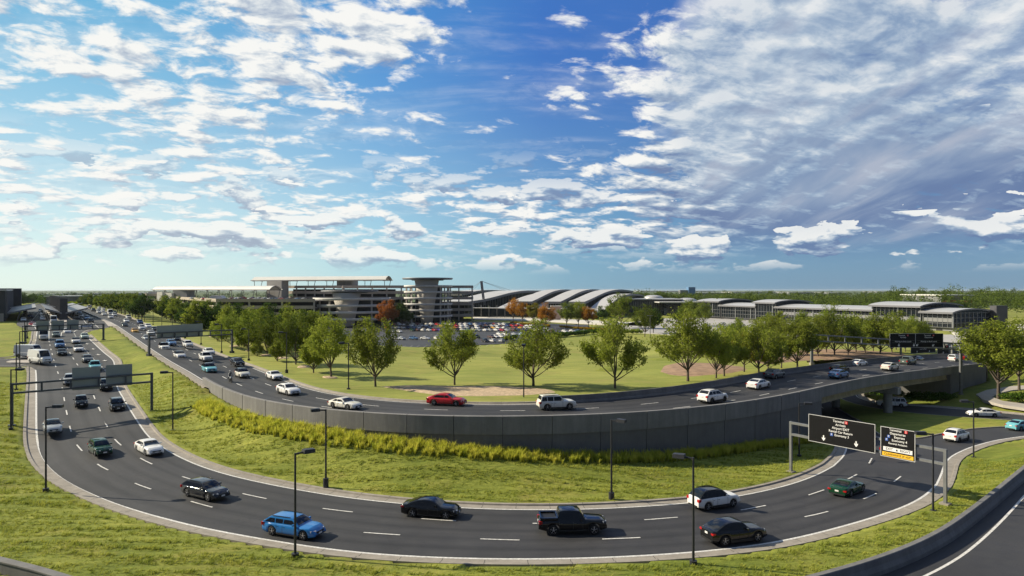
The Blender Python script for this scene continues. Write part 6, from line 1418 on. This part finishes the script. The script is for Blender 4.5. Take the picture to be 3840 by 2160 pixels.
# cars on the roof deck
r = random.Random(4); zdk = 13.7 - 1.95 + .75
for row, (d, px0, px1, st, nm) in enumerate(((418, 850, 1170, 15, 'front row'), (440, 770, 1150, 17, 'second row'), (470, 720, 1000, 15, 'rear row'))):
    i = 0
    for px in range(px0, px1, st):
        if 785 < px < 850 or r.random() < .22 or i > 24: continue
        p = at(px + r.uniform(-2, 2), d, zdk + .02); k = r.choice(['sedan', 'sedan', 'suv', 'hatch']); c = r.choice(cols)
        car(k, p, math.radians(r.choice((75, -105)) + r.uniform(-3, 3)), c, f'{c} car on the garage roof deck, {ORD[i]} from left in the {nm}', 'cars on the garage roof', 2); i += 1
# terminal with wave roofs
def wave(label, F, Bk, zs, W, th=1.4, glass=True, name='terminal_hall'):
    """curved roof strip from a low front end to the back; zs heights along it; glazed side below"""
    F, Bk = V2(*F), V2(*Bk); L = (Bk - F).length; ang = math.atan2((Bk - F).y, (Bk - F).x)
    t = thing(name, label, 'terminal building', (F.x, F.y, 0), ang, 'wave roofed halls of the terminal'); n = 30
    xs = np.linspace(0, L, n); z = np.interp(np.linspace(0, 1, n), np.linspace(0, 1, len(zs)), zs); k = np.array([.25, .5, .25]); 
    for _ in range(10): z = np.concatenate([[z[0]], np.convolve(z, k, 'valid'), [z[-1]]])
    mb = MB(); mb.grid([[Vector((x, y, zz)) for y in (-W / 2, -W / 6, W / 6, W / 2)] for x, zz in zip(xs, z)], 0, True); mb.build('roof', M('wave_roof'), t)
    mb = MB()
    for s in (-1, 1): mb.grid([[Vector((x, s * W / 2, zz + .02)), Vector((x, s * W / 2 + s * .02, zz - th))] for x, zz in zip(xs, z)], 0, False)
    mb.grid([[Vector((x, y, zz - th)) for y in (-W / 2, W / 2)] for x, zz in zip(xs, z)]); mb.quad((0, -W / 2, z[0]), (0, W / 2, z[0]), (0, W / 2, z[0] - th), (0, -W / 2, z[0] - th)); mb.build('fascia', M('fascia'), t)
    if glass:
        mb = MB(); wi = W / 2 - 1.6
        for s in (-1, 1): mb.grid([[Vector((x, s * wi, -3.3)), Vector((x, s * wi, zz - th))] for x, zz in zip(xs[1:], z[1:])])
        x = xs[1]; mb.quad((x, -wi, -3.3), (x, wi, -3.3), (x, wi, z[1] - th), (x, -wi, z[1] - th)); mb.build('glass_wall', M('curtain'), t)
        mb = MB()
        for x in np.arange(4, L, 4.0):
            zz = np.interp(x, xs, z) - th
            for s in (-1, 1): mb.box((x, s * (wi + .25), (zz - 3.3) / 2), (.5, .45, zz + 3.3))
        for y in np.linspace(-wi, wi, 6): mb.box((xs[1] - .25, y, (z[1] - th - 3.3) / 2), (.4, .3, z[1] - th + 3.3))
        mb.build('mullions', M('mullion'), t)
    return t
def P2(px, d): v = at(px, d, 0); return (v.x, v.y)
wave('large leftmost terminal hall with sweeping roof and slanted glass side', P2(1700, 560), P2(2010, 760), [9.5, 10.5, 13, 16, 18, 18.6, 18.3, 17.5], 26, 2.2)
wave('far left terminal roof peeking out behind the garage', P2(1700, 700), P2(1870, 800), [15, 17, 18.6, 19, 18.7, 18.2], 20, 2.0)
wave('low terminal roof strip right of the largest hall', P2(1900, 570), P2(2080, 735), [4, 8, 12, 14.5, 16, 17], 17, .8, False)
wave('high curved terminal hall, first of three alike from the left', P2(1965, 560), P2(2138, 730), [9.6, 12.2, 15.5, 18, 19.2, 19.6, 19.2, 18.2], 13.5, 1.9)
wave('low terminal roof strip between the first and second high halls', P2(2020, 553), P2(2185, 700), [3, 7, 11, 14, 15.6, 16.3], 16, .8, False)
wave('high curved terminal hall, middle of three alike', P2(2072, 552), P2(2240, 715), [9.6, 12.2, 15.5, 18, 19.3, 19.8, 19.4, 18.4], 13.5, 1.9)
wave('low terminal roof strip between the second and third high halls', P2(2125, 545), P2(2290, 690), [3, 7, 11, 14, 15.5, 16], 16, .8, False)
wave('high curved terminal hall, rightmost of three alike', P2(2162, 545), P2(2350, 700), [9.6, 12.2, 15.5, 18, 19.2, 19.6, 19.0, 17.8], 13.5, 1.9)
wave('lower terminal hall at the right end behind the dark bushy tree', P2(2215, 525), P2(2390, 660), [0, 5, 10, 13.5, 15.2, 15.8, 15.2, 14], 13, 1.6)
t = thing('entrance_canopy', 'long thin white entrance canopy along the front of the terminal', 'canopy', at(1780, 548, 0)); q0 = Vector(t.location)
a, b = at(1775, 548, 4.6) - q0, at(2235, 522, 4.6) - q0; mb = MB(); mb.beam(a, b, 7, .5); mb.build('canopy_roof', M('roof_white'), t)
for k in range(16): p = a.lerp(b, k / 15); mb = MB(); mb.tube((p.x, p.y, -3.3), (p.x, p.y, 6.8), .25, n=6); mb.build('post', M('panel'), t)
mb = MB(); a2, b2 = at(1770, 560, 1) - q0, at(2230, 534, 1) - q0; mb.beam(a2 + Vector((0, 0, -.5)), b2 + Vector((0, 0, -.5)), 4, 6.5); mb.build('dark_frontage', M('curtain'), t)
t = thing('stone_pylon', 'pinkish stone pylon standing before the terminal between the trees', 'pylon', at(2084, 505, -3.3)); mb = MB(); mb.box((0, 0, 5), (7, 4, 10)); mb.build('shaft', M('brickish'), t); mb = MB(); mb.box((0, 0, 10.3), (8, 5, .6)); mb.build('cap', M('band_white'), t)
t = thing('cable_mast', 'leaning dark mast with stay cables beside the terminal', 'mast', at(1816, 590, 12)); top = at(1805, 590, CAMH + 33 * 590 / FPX) - Vector(t.location)
mb = MB(); mb.beam((0, 0, -6), top, 2.2, 1.8); mb.build('mast', M('fascia'), t)
for e in ((1915, 620, 18.5), (1895, 620, 18.5), (1760, 600, 19), (1775, 600, 19)): mb = MB(); mb.tube(top, at(*e) - Vector(t.location), .12, n=4); mb.build('cable', M('fascia'), t)
# dark hall between terminal and concourse
t = thing('dark_hall', 'dark flat roofed hall between terminal and concourse', 'building', at(2400, 585, -3.3)); q0 = Vector(t.location)
mb = MB(); mb.box(at(2440, 610, 3.6) - q0, (44, 40, 14)); mb.build('walls', M('dark_panel'), t); mb = MB(); mb.box(at(2440, 610, 10.9) - q0, (47, 43, .9)); mb.build('roof', M('conc_roof'), t)
mb = MB()
for k in range(22): mb.box(at(2440, 589.6, 2.8) - q0 + Vector((-21 + k * 2, 0, 0)), (.3, .3, 12))
mb.build('mullions', M('panel'), t)
mb = MB(); mb.box(at(2550, 590, 2.5) - q0, (30, 30, 11)); mb.build('wing', M('curtain'), t); mb = MB(); mb.box(at(2540, 585, 8.6) - q0, (38, 34, .8)); mb.build('wing_roof', M('roof_white'), t)
mb = MB(); mb.lathe([(9, 0), (8.5, 1.2), (6, 2.4), (3, 2.9), (0, 3.0)], n=24); mb.build('dome', M('conc_roof'), t, at(2450, 640, 11.2) - q0); mb = MB(); mb.lathe([(9, 0), (8.5, 1.2), (6, 2.4), (3, 2.9), (0, 3.0)], n=24); mb.build('dome', M('conc_roof'), t, at(2575, 600, 9) - q0)
# long concourse
CO = Vector((155, 531, -3.0)); cth = math.atan2(-.926, .378); CLN = 193.0
t = thing('concourse', 'long grey concourse with stepped vaulted roofs and gridded glass front', 'concourse', CO, cth)
def seg(t0, t1, high, style, end=False):
    x0, x1 = t0 * CLN, t1 * CLN; L = x1 - x0; ez = 13.3 if high else 10.4; D = 30; zb = 2.2 if style != 'full' else 1.2; cx = (x0 + x1) / 2
    yo = -.9 if high else 0
    mb = MB(); mb.box((cx, D / 2 + yo, (ez + zb) / 2), (L - .1, D, ez - zb)); mb.build('glass_wall', M('curtain'), t)
    mb = MB(); n = max(3, int(L / 2.6))
    for k in range(n + 1): big = k % 6 == 0; mb.box((x0 + .3 + (L - .6) * k / n, yo - .18, (ez + zb) / 2), (.9 if big else .22, .5 if big else .22, ez - zb))
    for z in ([zb + .2, zb + 2.3, 7.2, ez - 2.2, ez - .3] if style != 'full' else [zb + .2, zb + 3, zb + 5.6, ez - 2, ez - .3]): mb.box((cx, yo - .16, z), (L, .16, .22))
    mb.build('mullions', M('mullion'), t)
    if style != 'full': mb = MB(); mb.box((cx, yo - .1, 6.1), (L - .3, .14, 1.9)); mb.build('spandrel', M('panel'), t)
    mb = MB(); a = [Vector((x, y, z)) for x in (x0, x1) for y, z in ((0, 0),)]
    prof = [(yo - 2.2 + (D + 4.4) * s_, ez + 1.9 * (4 * s_ * (1 - s_)) ** .8) for s_ in np.linspace(0, 1, 15)]
    mb.grid([[Vector((x, y, z)) for y, z in prof] for x in (x0 - 1.0, cx, x1 + 1.0)], 0, True)
    mb.build('roof', M('conc_roof'), t)
    mb = MB(); mb.box((cx, prof[0][0] + .2, ez - .45), (L + 2, .5, 1.0)); mb.grid([[Vector((x1 + 1.0, y, z + .02)), Vector((x1 + 1.02, y, z - .7))] for y, z in prof]); mb.grid([[Vector((x0 - 1.0, y, z + .02)), Vector((x0 - 1.02, y, z - .7))] for y, z in prof]); mb.build('eave', M('fascia'), t)
    mb = MB(); V = [(x1 + (.0), y, max(ez - .2, z - .7)) for y, z in prof[1:-1]]; mb.add(V + [(x1, D - .5, ez - .3), (x1, .5, ez - .3)], [tuple(range(len(V) + 2))]); mb.build('gable_glass', M('curtain'), t)
seg(-.07, .06, True, 'full'); seg(.06, .257, False, 'full'); seg(.257, .36, True, 'full'); seg(.36, .753, False, 'band'); seg(.753, .911, True, 'band'); seg(.911, 1.0, False, 'band', True)
mb = MB(); mb.box((CLN * .47, 15.3, .5), (CLN * 1.06, 28, 3.4)); mb.build('ground_storey', M('panel'), t)
mb = MB()
for k in range(8): mb.box((CLN + .12, 2 + k * 3.2, 6.2), (.3, .3, 8.4))
for z in (2.4, 4.8, 7.4, 10): mb.box((CLN + .1, 14, z), (.2, 27, .2))
mb.build('end_mullions', M('mullion'), t)
mb = MB(); mb.box((CLN + 1.2, 33.5, 6.0), (3.5, 9, 15.2)); mb.build('end_slab', M('dark_panel'), t)
mb = MB(); mb.box((CLN * .955, 1.2, .4), (3.2, .3, 2.4)); mb.build('service_door', M('interior'), t)
st = thing('outside_stair', 'grey outside stair on the front of the concourse', 'stair', CO, cth); mb = MB(); mb.beam((CLN * .56, -2.2, 6.2), (CLN * .60, -2.2, .4), 1.4, .3); mb.beam((CLN * .56, -2.9, 7.1), (CLN * .60, -2.9, 1.3), .08, .1); mb.box((CLN * .553, -1.6, 6.1), (2.6, 2.4, .25)); mb.build('flight', M('mullion'), st)
# forecourt at the far left: terminal, canopies, fin wall
u = Vector((-.58, .82, 0)); nrm = Vector((.82, .58, 0)); fth = math.atan2(u.y, u.x)
t = thing('terminal_block', 'dark terminal block at the left edge', 'terminal building', (-190, 256, 7.2), fth)
mb = MB(); mb.box((62, 20, 5.6), (126, 40, 12.0)); mb.build('walls', M('dark_panel'), t); mb = MB(); mb.box((62, 20, 11.75), (128, 41, .5)); mb.build('roof', M('roof_white'), t)
mb = MB(); mb.box((132, 14, 6.0), (14, 36, 13.2)); mb.build('end_slab', M('dark_panel'), t)
mb = MB()
for k in range(40): mb.box((2 + k * 3.1, -.3, 6.2), (.35, .6, 10))
mb.build('mullions', M('fascia'), t); mb = MB(); mb.box((-1.1, 3, 1.5), (1.2, 5, 3.0)); mb.build('kiosk', M('band'), t)
mb = MB(); mb.box((-.2, 24, 6.0), (.3, 26, 7.0)); mb.build('glass_wall', M('curtain'), t)
def wing(label, p0, L, w0, w1, z0, z1, name='forecourt_canopy'):
    t = thing(name, label, 'canopy', p0, fth, 'sloping canopies of the forecourt')
    for k, (x0, x1) in enumerate(((0, L),)):
        mb = MB(); P = [(x0, -w0, z0), (x1, -w0, z0), (x1, -w1, z1), (x0, -w1, z1)]; lo = [(x, y, z - .6) for x, y, z in P]
        mb.add(P + lo, [(0, 1, 2, 3), (7, 6, 5, 4), (0, 4, 5, 1), (1, 5, 6, 2), (2, 6, 7, 3), (3, 7, 4, 0)]); mb.build('roof', M('disc'), t); 
    for x in np.linspace(3, L - 3, 7): mb = MB(); mb.tube((x, -lerp(w0, w1, .35), -.1), (x, -lerp(w0, w1, .45), lerp(z0, z1, .4) - .4), .2, n=6); mb.build('post', M('panel'), t)
    mb = MB(); mb.beam((L * .45, -w0, z0 + .9), (L * .45, -w1 * 1.12, z1 + .9), .3, .3); mb.build('edge_tube', M('roof_white'), t)
    return t
wing('sloping canopy on the terminal side of the forecourt', (-190, 256, 7.2), 100, .3, 9.5, 3.2, 5.2)
wing('sloping canopy on the right side of the fin wall', (-174, 265, 7.2), 120, .6, 8.0, 3.0, 4.8)
wing('sloping canopy on the left side of the fin wall', (-174, 265, 7.2), 120, -.6, -6.0, 3.0, 4.8)
t = thing('fin_wall', 'tall row of dark vertical fins in the middle of the forecourt', 'fin wall', (-174, 265, 7.2), fth)
for k in range(24): mb = MB(); mb.box((1 + k * 7.2, 0, 4.2), (.9, 2.6, 8.4)); mb.build('fin', M('dark_panel'), t)
mb = MB(); mb.box((84, 0, 7.2), (168, .4, 1.6)); mb.build('top_beam', M('dark_panel'), t)
t = thing('kerb_wall', 'pale low wall and walkway along the foot of the fin wall', 'wall', (-174, 265, 7.2), fth); mb = MB(); mb.box((60, 3.2, .5), (150, .4, 1.1)); mb.build('low_wall', M('pave'), t); mb = MB(); mb.box((52, -.5, .12), (150, 6.5, .24)); mb.build('walkway', M('pave'), t)
# far buildings
r = random.Random(8)
def shed(label, p0, p1, ytop, d, col, zb=-3.5, depth=60, stripe_=None):
    if d > 600: hh_ = r.uniform(7, 10); d = min(9000, (CAMH + 3.5 - hh_) * FPX / max(2.5, ytop - HY)); depth = d * .05
    a, b = at(p0, d, zb), at(p1, d, zb); zt = CAMH - (ytop - HY) * d / FPX; c = (a + b) / 2; t = thing('warehouse', label, 'building', c); w_ = (b - a).length
    mb = MB(); mb.box((0, depth / 2, (zt - zb) / 2), (w_, depth, zt - zb)); mb.build('walls', M(col), t); mb = MB(); mb.box((0, depth / 2, zt - zb + .5), (w_ + 3, depth + 3, 1.0)); mb.build('roof', M('roof_white'), t)
    mb = MB(); n = max(2, int(w_ / 12))
    for k in range(n): mb.box((-w_ / 2 + w_ * (k + .5) / n, -.1, (zt - zb) * .4), (w_ / n * .6, .3, (zt - zb) * .45))
    mb.build('window_band', M('curtain'), t)
    if stripe_: mb = MB(); mb.box((0, -.25, (zt - zb) * .72), (w_, .3, (zt - zb) * .12)); mb.build('stripe', M(stripe_), t)
for a in (('wide white roofed shed behind the right end of the terminal', 2400, 2600, 1092, 900, 'panel'), ('long pale shed behind the first high roof of the concourse', 2600, 2740, 1098, 760, 'panel'), ('long white roofed shed above the middle of the concourse', 2745, 2960, 1095, 800, 'band_white'),
          ('pale two storey shed above the left trees of the wood', 3110, 3175, 1098, 760, 'panel'), ('thin white shed in the middle of the wood', 3300, 3365, 1094, 1000, 'panel'), ('white shed with red and blue stripe right of the concourse', 3531, 3643, 1109, 596, 'panel'), ('white flat roofed shed at the right edge of the wood', 3774, 3900, 1096, 620, 'roof_white'),
          ('very long pale roof near the horizon at the right', 2960, 3120, 1096, 1300, 'panel'), ('pale roof near the horizon in the middle right', 2400, 2680, 1090.5, 1500, 'panel'), ('pale strip of sheds on the horizon over the terminal', 2000, 2300, 1090.5, 1600, 'panel'), ('pale strip of sheds on the horizon at the far right', 3600, 3800, 1091, 1600, 'panel'),
          ('long pale roof in the left distance', 330, 470, 1100, 1500, 'panel'), ('pale shed behind the fin wall on the left', 174, 250, 1113, 560, 'panel'), ('tan block in the left distance', 218, 232, 1101, 1100, 'band'), ('wide pale roof in the left distance behind the wood', 270, 340, 1101, 1700, 'panel'), ('small white shed in the left distance', 120, 170, 1104, 1200, 'band_white'), ('pale strip of roofs behind the left garage end', 470, 560, 1098, 1300, 'panel')):
    shed(*a, stripe_='p_red' if 'stripe' in a[0] and 'blue' in a[0] else None)
t = thing('office_tower', 'blue glass office block on the horizon', 'building', at(2595, 1500, -3.5)); mb = MB(); mb.box((0, 10, 14), (15, 20, 29)); mb.build('walls', M('p_steel blue'), t); mb = MB(); mb.box((-14, 12, 11), (22, 18, 22)); mb.build('wing', M('panel'), t)
# retaining walls by the apron at the right
for i, (p0, p1, y0, y1, lb) in enumerate(((3540, 3720, 1301, 1318, 'upper pale retaining wall beside the far road at the right'), (3600, 3760, 1318, 1338, 'lower pale retaining wall beside the far road at the right'))):
    a, b = U(p0, y0, .2 - i), U(p1, y1, -.6 - i); t = thing('terrace_wall', lb, 'wall', a); mb = MB(); mb.beam((0, 0, 0), b - a, .5, 2.2); mb.build('wall_panel', M('pave'), t)
# ------------------------------------------------------------------ camera, sun, sky
sc = bpy.context.scene
cam = bpy.data.cameras.new('camera'); co = link('camera', cam); co.location = (0, 0, CAMH); co.rotation_euler = (PI / 2, 0, 0)
cam.lens = 24; cam.sensor_width = 36; cam.sensor_fit = 'HORIZONTAL'; cam.shift_y = 7 / 3840; cam.clip_end = 60000; cam.clip_start = .5
sc.camera = co
SUN_AZ = math.atan2(-.975, .2)          # from +Y towards +X
SUN_EL = math.radians(32)
sd = Vector((math.sin(SUN_AZ) * math.cos(SUN_EL), math.cos(SUN_AZ) * math.cos(SUN_EL), math.sin(SUN_EL)))
sun = bpy.data.lights.new('sun', 'SUN'); sun.energy = 5.0; sun.angle = math.radians(.53); sun.color = (1, .90, .70)
so = link('sun', sun); so.rotation_euler = (-sd).to_track_quat('-Z', 'Y').to_euler(); so.location = (-200, 50, 200)
bpy.context.view_layer.update()
mb = MB(); mb.box((0, 13000, 8), (40000, 27000, 44)); hz_ = mb.build('haze', []); tag(hz_, 'thin pale haze over the whole place', 'haze', None, 'stuff')
m = bpy.data.materials.new('haze'); m.use_nodes = True; n_ = m.node_tree; n_.nodes.remove(n_.nodes['Principled BSDF']); pv = N(n_, 'ShaderNodeVolumePrincipled'); pv.inputs['Color'].default_value = (.80, .90, .96, 1); pv.inputs['Density'].default_value = .000028; pv.inputs['Anisotropy'].default_value = .2
n_.links.new(pv.outputs[0], n_.nodes['Material Output'].inputs['Volume']); hz_.data.materials.append(m)
w = bpy.data.worlds.new('World'); sc.world = w; w.use_nodes = True; nt = w.node_tree; nt.nodes.clear()
out = N(nt, 'ShaderNodeOutputWorld')
sky = N(nt, 'ShaderNodeTexSky', sky_type='NISHITA'); sky.sun_disc = False; sky.sun_elevation = SUN_EL; sky.sun_rotation = SUN_AZ
sky.altitude = 50; sky.air_density = 1.0; sky.dust_density = .25; sky.ozone_density = 5.0
tc = N(nt, 'ShaderNodeTexCoord'); sep = N(nt, 'ShaderNodeSeparateXYZ'); nt.links.new(tc.outputs['Generated'], sep.inputs[0])
dx, dy, dz = sep.outputs
def comb(a, b, c):
    k = N(nt, 'ShaderNodeCombineXYZ')
    for i, v in enumerate((a, b, c)):
        if isinstance(v, (int, float)): k.inputs[i].default_value = v
        else: nt.links.new(v, k.inputs[i])
    return k.outputs[0]
def smooth(v, a, b):
    m = N(nt, 'ShaderNodeMapRange', interpolation_type='SMOOTHSTEP'); m.inputs[1].default_value = a; m.inputs[2].default_value = b
    nt.links.new(v, m.inputs[0]); return m.outputs[0]
az_ = smooth(dx, -.62, .55); up_ = smooth(dz, -.02, .36)
top = ramp(nt, az_, [(0, (.13, .40, .58)), (.3, (.06, .24, .54)), (.6, (.030, .130, .44)), (1, (.035, .115, .38))])
low_ = ramp(nt, az_, [(0, (.60, .72, .68)), (.3, (.34, .56, .63)), (.65, (.13, .30, .44)), (1, (.085, .20, .34))])
grad = mixc(nt, up_, low_, top)
bgs = N(nt, 'ShaderNodeBackground'); bgs.inputs['Strength'].default_value = .9
nish = mixc(nt, 1.0, sky.outputs[0], (.085, .085, .085), 'MULTIPLY')
nt.links.new(mixc(nt, .78, nish, grad), bgs.inputs['Color'])
def blob(px, py, rad_px):
    v = Vector(((px - CX) / FPX, 1, (HY - py) / FPX)).normalized(); c = math.cos(math.atan(rad_px / FPX))
    d = N(nt, 'ShaderNodeVectorMath', operation='DOT_PRODUCT'); nt.links.new(tc.outputs['Generated'], d.inputs[0]); d.inputs[1].default_value = v
    return smooth(d.outputs['Value'], c, 1.0)
den = mathn(nt, 'ADD', mathn(nt, 'MAXIMUM', dz, 0.0), .22)
X = mathn(nt, 'DIVIDE', dx, den); Y = mathn(nt, 'DIVIDE', dy, den)
# broken cumulus layer seen in perspective: rows shrink towards the horizon
def layer(k, ox, fine=True):
    a = mathn(nt, 'ADD', mathn(nt, 'MULTIPLY', X, k), ox); b = mathn(nt, 'MULTIPLY', Y, k)
    c = math.cos(.35); s = math.sin(.35)
    p = mathn(nt, 'ADD', mathn(nt, 'MULTIPLY', a, c), mathn(nt, 'MULTIPLY', b, s)); q = mathn(nt, 'SUBTRACT', mathn(nt, 'MULTIPLY', b, c), mathn(nt, 'MULTIPLY', a, s))
    v = comb(mathn(nt, 'MULTIPLY', p, .8), q, 1.7)
    n1 = noise(nt, v, 9.5, 9, .59, .3); n3 = noise(nt, v, 3.0, 3, .5, .3)
    return mathn(nt, 'ADD', mathn(nt, 'MULTIPLY', n1, .66), mathn(nt, 'MULTIPLY', n3, .36))
d0 = layer(1, 0); d1 = layer(.975, -.03)
bias = None
for px, py, r, am in ((1560,380,560,-.085),(2330,60,620,-.10),(2080,470,420,-.04),(3300,250,900,.115),(2750,600,620,.085),(300,170,700,.02),(560,420,420,-.05),(150,560,300,-.03),(1180,110,380,.05),(1500,90,300,.09),(700,560,800,.02),(3500,760,600,-.02),(3650,430,300,-.08),(2180,240,230,.10),(2420,300,200,.06),(2950,800,380,.09),(3400,790,380,.09),(3720,700,260,.06),(1250,330,200,.05)):
    t = mathn(nt, 'MULTIPLY', blob(px, py, r), am); bias = t if bias is None else mathn(nt, 'ADD', bias, t)
e = mathn(nt, 'ADD', d0, bias)
hz = smooth(dz, .03, .10)
e2_ = mathn(nt, 'ADD', e, mathn(nt, 'MULTIPLY', smooth(dx, .1, -.3), .014)); mask1 = mathn(nt, 'MULTIPLY', smooth(e2_, .478, .590), hz)
rt_ = smooth(dx, .0, .4)
shade1 = mathn(nt, 'ADD', mathn(nt, 'MULTIPLY', mathn(nt, 'SUBTRACT', d0, d1), mathn(nt, 'SUBTRACT', 5.0, mathn(nt, 'MULTIPLY', rt_, 1.6))), mathn(nt, 'SUBTRACT', .66, mathn(nt, 'MULTIPLY', rt_, .06)))
thick = smooth(e, .56, .74)
shade1 = mathn(nt, 'SUBTRACT', shade1, mathn(nt, 'MULTIPLY', thick, .22))
shade1 = mathn(nt, 'SUBTRACT', shade1, mathn(nt, 'MULTIPLY', mathn(nt, 'MULTIPLY', smooth(dx, .1, .55), smooth(dz, .28, .08)), .34), clamp=True)
dk_ = None
for px, py, r_ in ((2950,800,330),(3350,790,330),(3700,690,260),(2500,760,260),(3500,420,330)):
    t = blob(px, py, r_); dk_ = t if dk_ is None else mathn(nt, 'ADD', dk_, t)
shade1 = mathn(nt, 'SUBTRACT', shade1, mathn(nt, 'MULTIPLY', dk_, .22), clamp=True)
# thin streaky veil
vv = comb(mathn(nt, 'MULTIPLY', mathn(nt, 'ADD', X, mathn(nt, 'MULTIPLY', Y, .3)), .5), mathn(nt, 'MULTIPLY', Y, 2.2), 5.0)
veil = mathn(nt, 'MULTIPLY', mathn(nt, 'MULTIPLY', smooth(noise(nt, vv, 1.5, 7, .62, .5), .50, .78), .42), smooth(dz, .02, .08))
# low cumulus rows near the horizon
az = mathn(nt, 'ARCTAN2', dx, dy); el = mathn(nt, 'ARCSINE', dz)
def cum(oe, oa=0.0):
    v = comb(mathn(nt, 'ADD', mathn(nt, 'MULTIPLY', az, 13.0), oa), mathn(nt, 'MULTIPLY', mathn(nt, 'ADD', el, oe), 34.0), 3.3)
    return noise(nt, v, 1.0, 8, .55, .15)
c0 = cum(0); c1 = cum(.011, -.05)
band = mathn(nt, 'MULTIPLY', smooth(el, .02, .05), mathn(nt, 'SUBTRACT', 1.0, smooth(el, .12, .22)))
mask2 = mathn(nt, 'MULTIPLY', smooth(c0, .505, .56), band)
shade2 = mathn(nt, 'ADD', mathn(nt, 'MULTIPLY', mathn(nt, 'SUBTRACT', c0, c1), 6.5), .40, clamp=True)
mask = mathn(nt, 'MAXIMUM', mathn(nt, 'MAXIMUM', mathn(nt, 'MULTIPLY', mask1, .96), mathn(nt, 'MULTIPLY', mask2, .85)), veil)
sel = mathn(nt, 'GREATER_THAN', mask2, mask1)
sh = N(nt, 'ShaderNodeMix', data_type='FLOAT'); nt.links.new(sel, sh.inputs[0]); nt.links.new(shade1, sh.inputs[2]); nt.links.new(shade2, sh.inputs[3])
left = smooth(dx, .45, -.62)      # towards the sun
ccol = ramp(nt, sh.outputs[0], [(.0, (.15, .22, .40)), (.3, (.30, .40, .56)), (.55, (.62, .69, .76)), (.8, (1.0, .99, .95))])
ccol = mixc(nt, mathn(nt, 'MULTIPLY', left, .30), ccol, (1.0, .99, .94))
sv = comb(mathn(nt, 'MULTIPLY', X, 3.0), mathn(nt, 'ADD', mathn(nt, 'MULTIPLY', Y, .9), mathn(nt, 'MULTIPLY', X, 1.2)), 2.2); sn = noise(nt, sv, 1.6, 6, .55, .4)
soft = mathn(nt, 'MULTIPLY', smooth(mathn(nt, 'ADD', mathn(nt, 'ADD', mathn(nt, 'MULTIPLY', blob(3350, 130, 900), .62), mathn(nt, 'MULTIPLY', blob(2750, 480, 520), .38)), mathn(nt, 'MULTIPLY', sn, .85)), .62, 1.05), .90)
scol = ramp(nt, sn, [(.3, (.22, .35, .54)), (.5, (.47, .58, .70)), (.68, (.80, .83, .86))])
ccol = mixc(nt, mathn(nt, 'MULTIPLY', soft, .5), ccol, scol); mask = mathn(nt, 'MAXIMUM', mask, soft)
bgc = N(nt, 'ShaderNodeBackground'); bgc.inputs['Strength'].default_value = .66; nt.links.new(ccol, bgc.inputs['Color'])
mx = N(nt, 'ShaderNodeMixShader'); nt.links.new(mask, mx.inputs[0]); nt.links.new(bgs.outputs[0], mx.inputs[1]); nt.links.new(bgc.outputs[0], mx.inputs[2])
# unseen sky behind the viewer, set dark blue to deepen shade on camera-facing walls
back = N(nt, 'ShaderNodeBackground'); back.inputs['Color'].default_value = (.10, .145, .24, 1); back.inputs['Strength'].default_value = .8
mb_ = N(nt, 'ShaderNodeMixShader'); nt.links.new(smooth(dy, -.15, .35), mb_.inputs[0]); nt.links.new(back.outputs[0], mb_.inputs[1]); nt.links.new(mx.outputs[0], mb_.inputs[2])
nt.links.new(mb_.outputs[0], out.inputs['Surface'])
sc.view_settings.view_transform = 'Standard'; sc.view_settings.look = 'None'; sc.view_settings.exposure = 0.55; sc.view_settings.gamma = 1.0
try: sc.cycles.max_bounces = 6; sc.cycles.transparent_max_bounces = 8
except Exception: pass
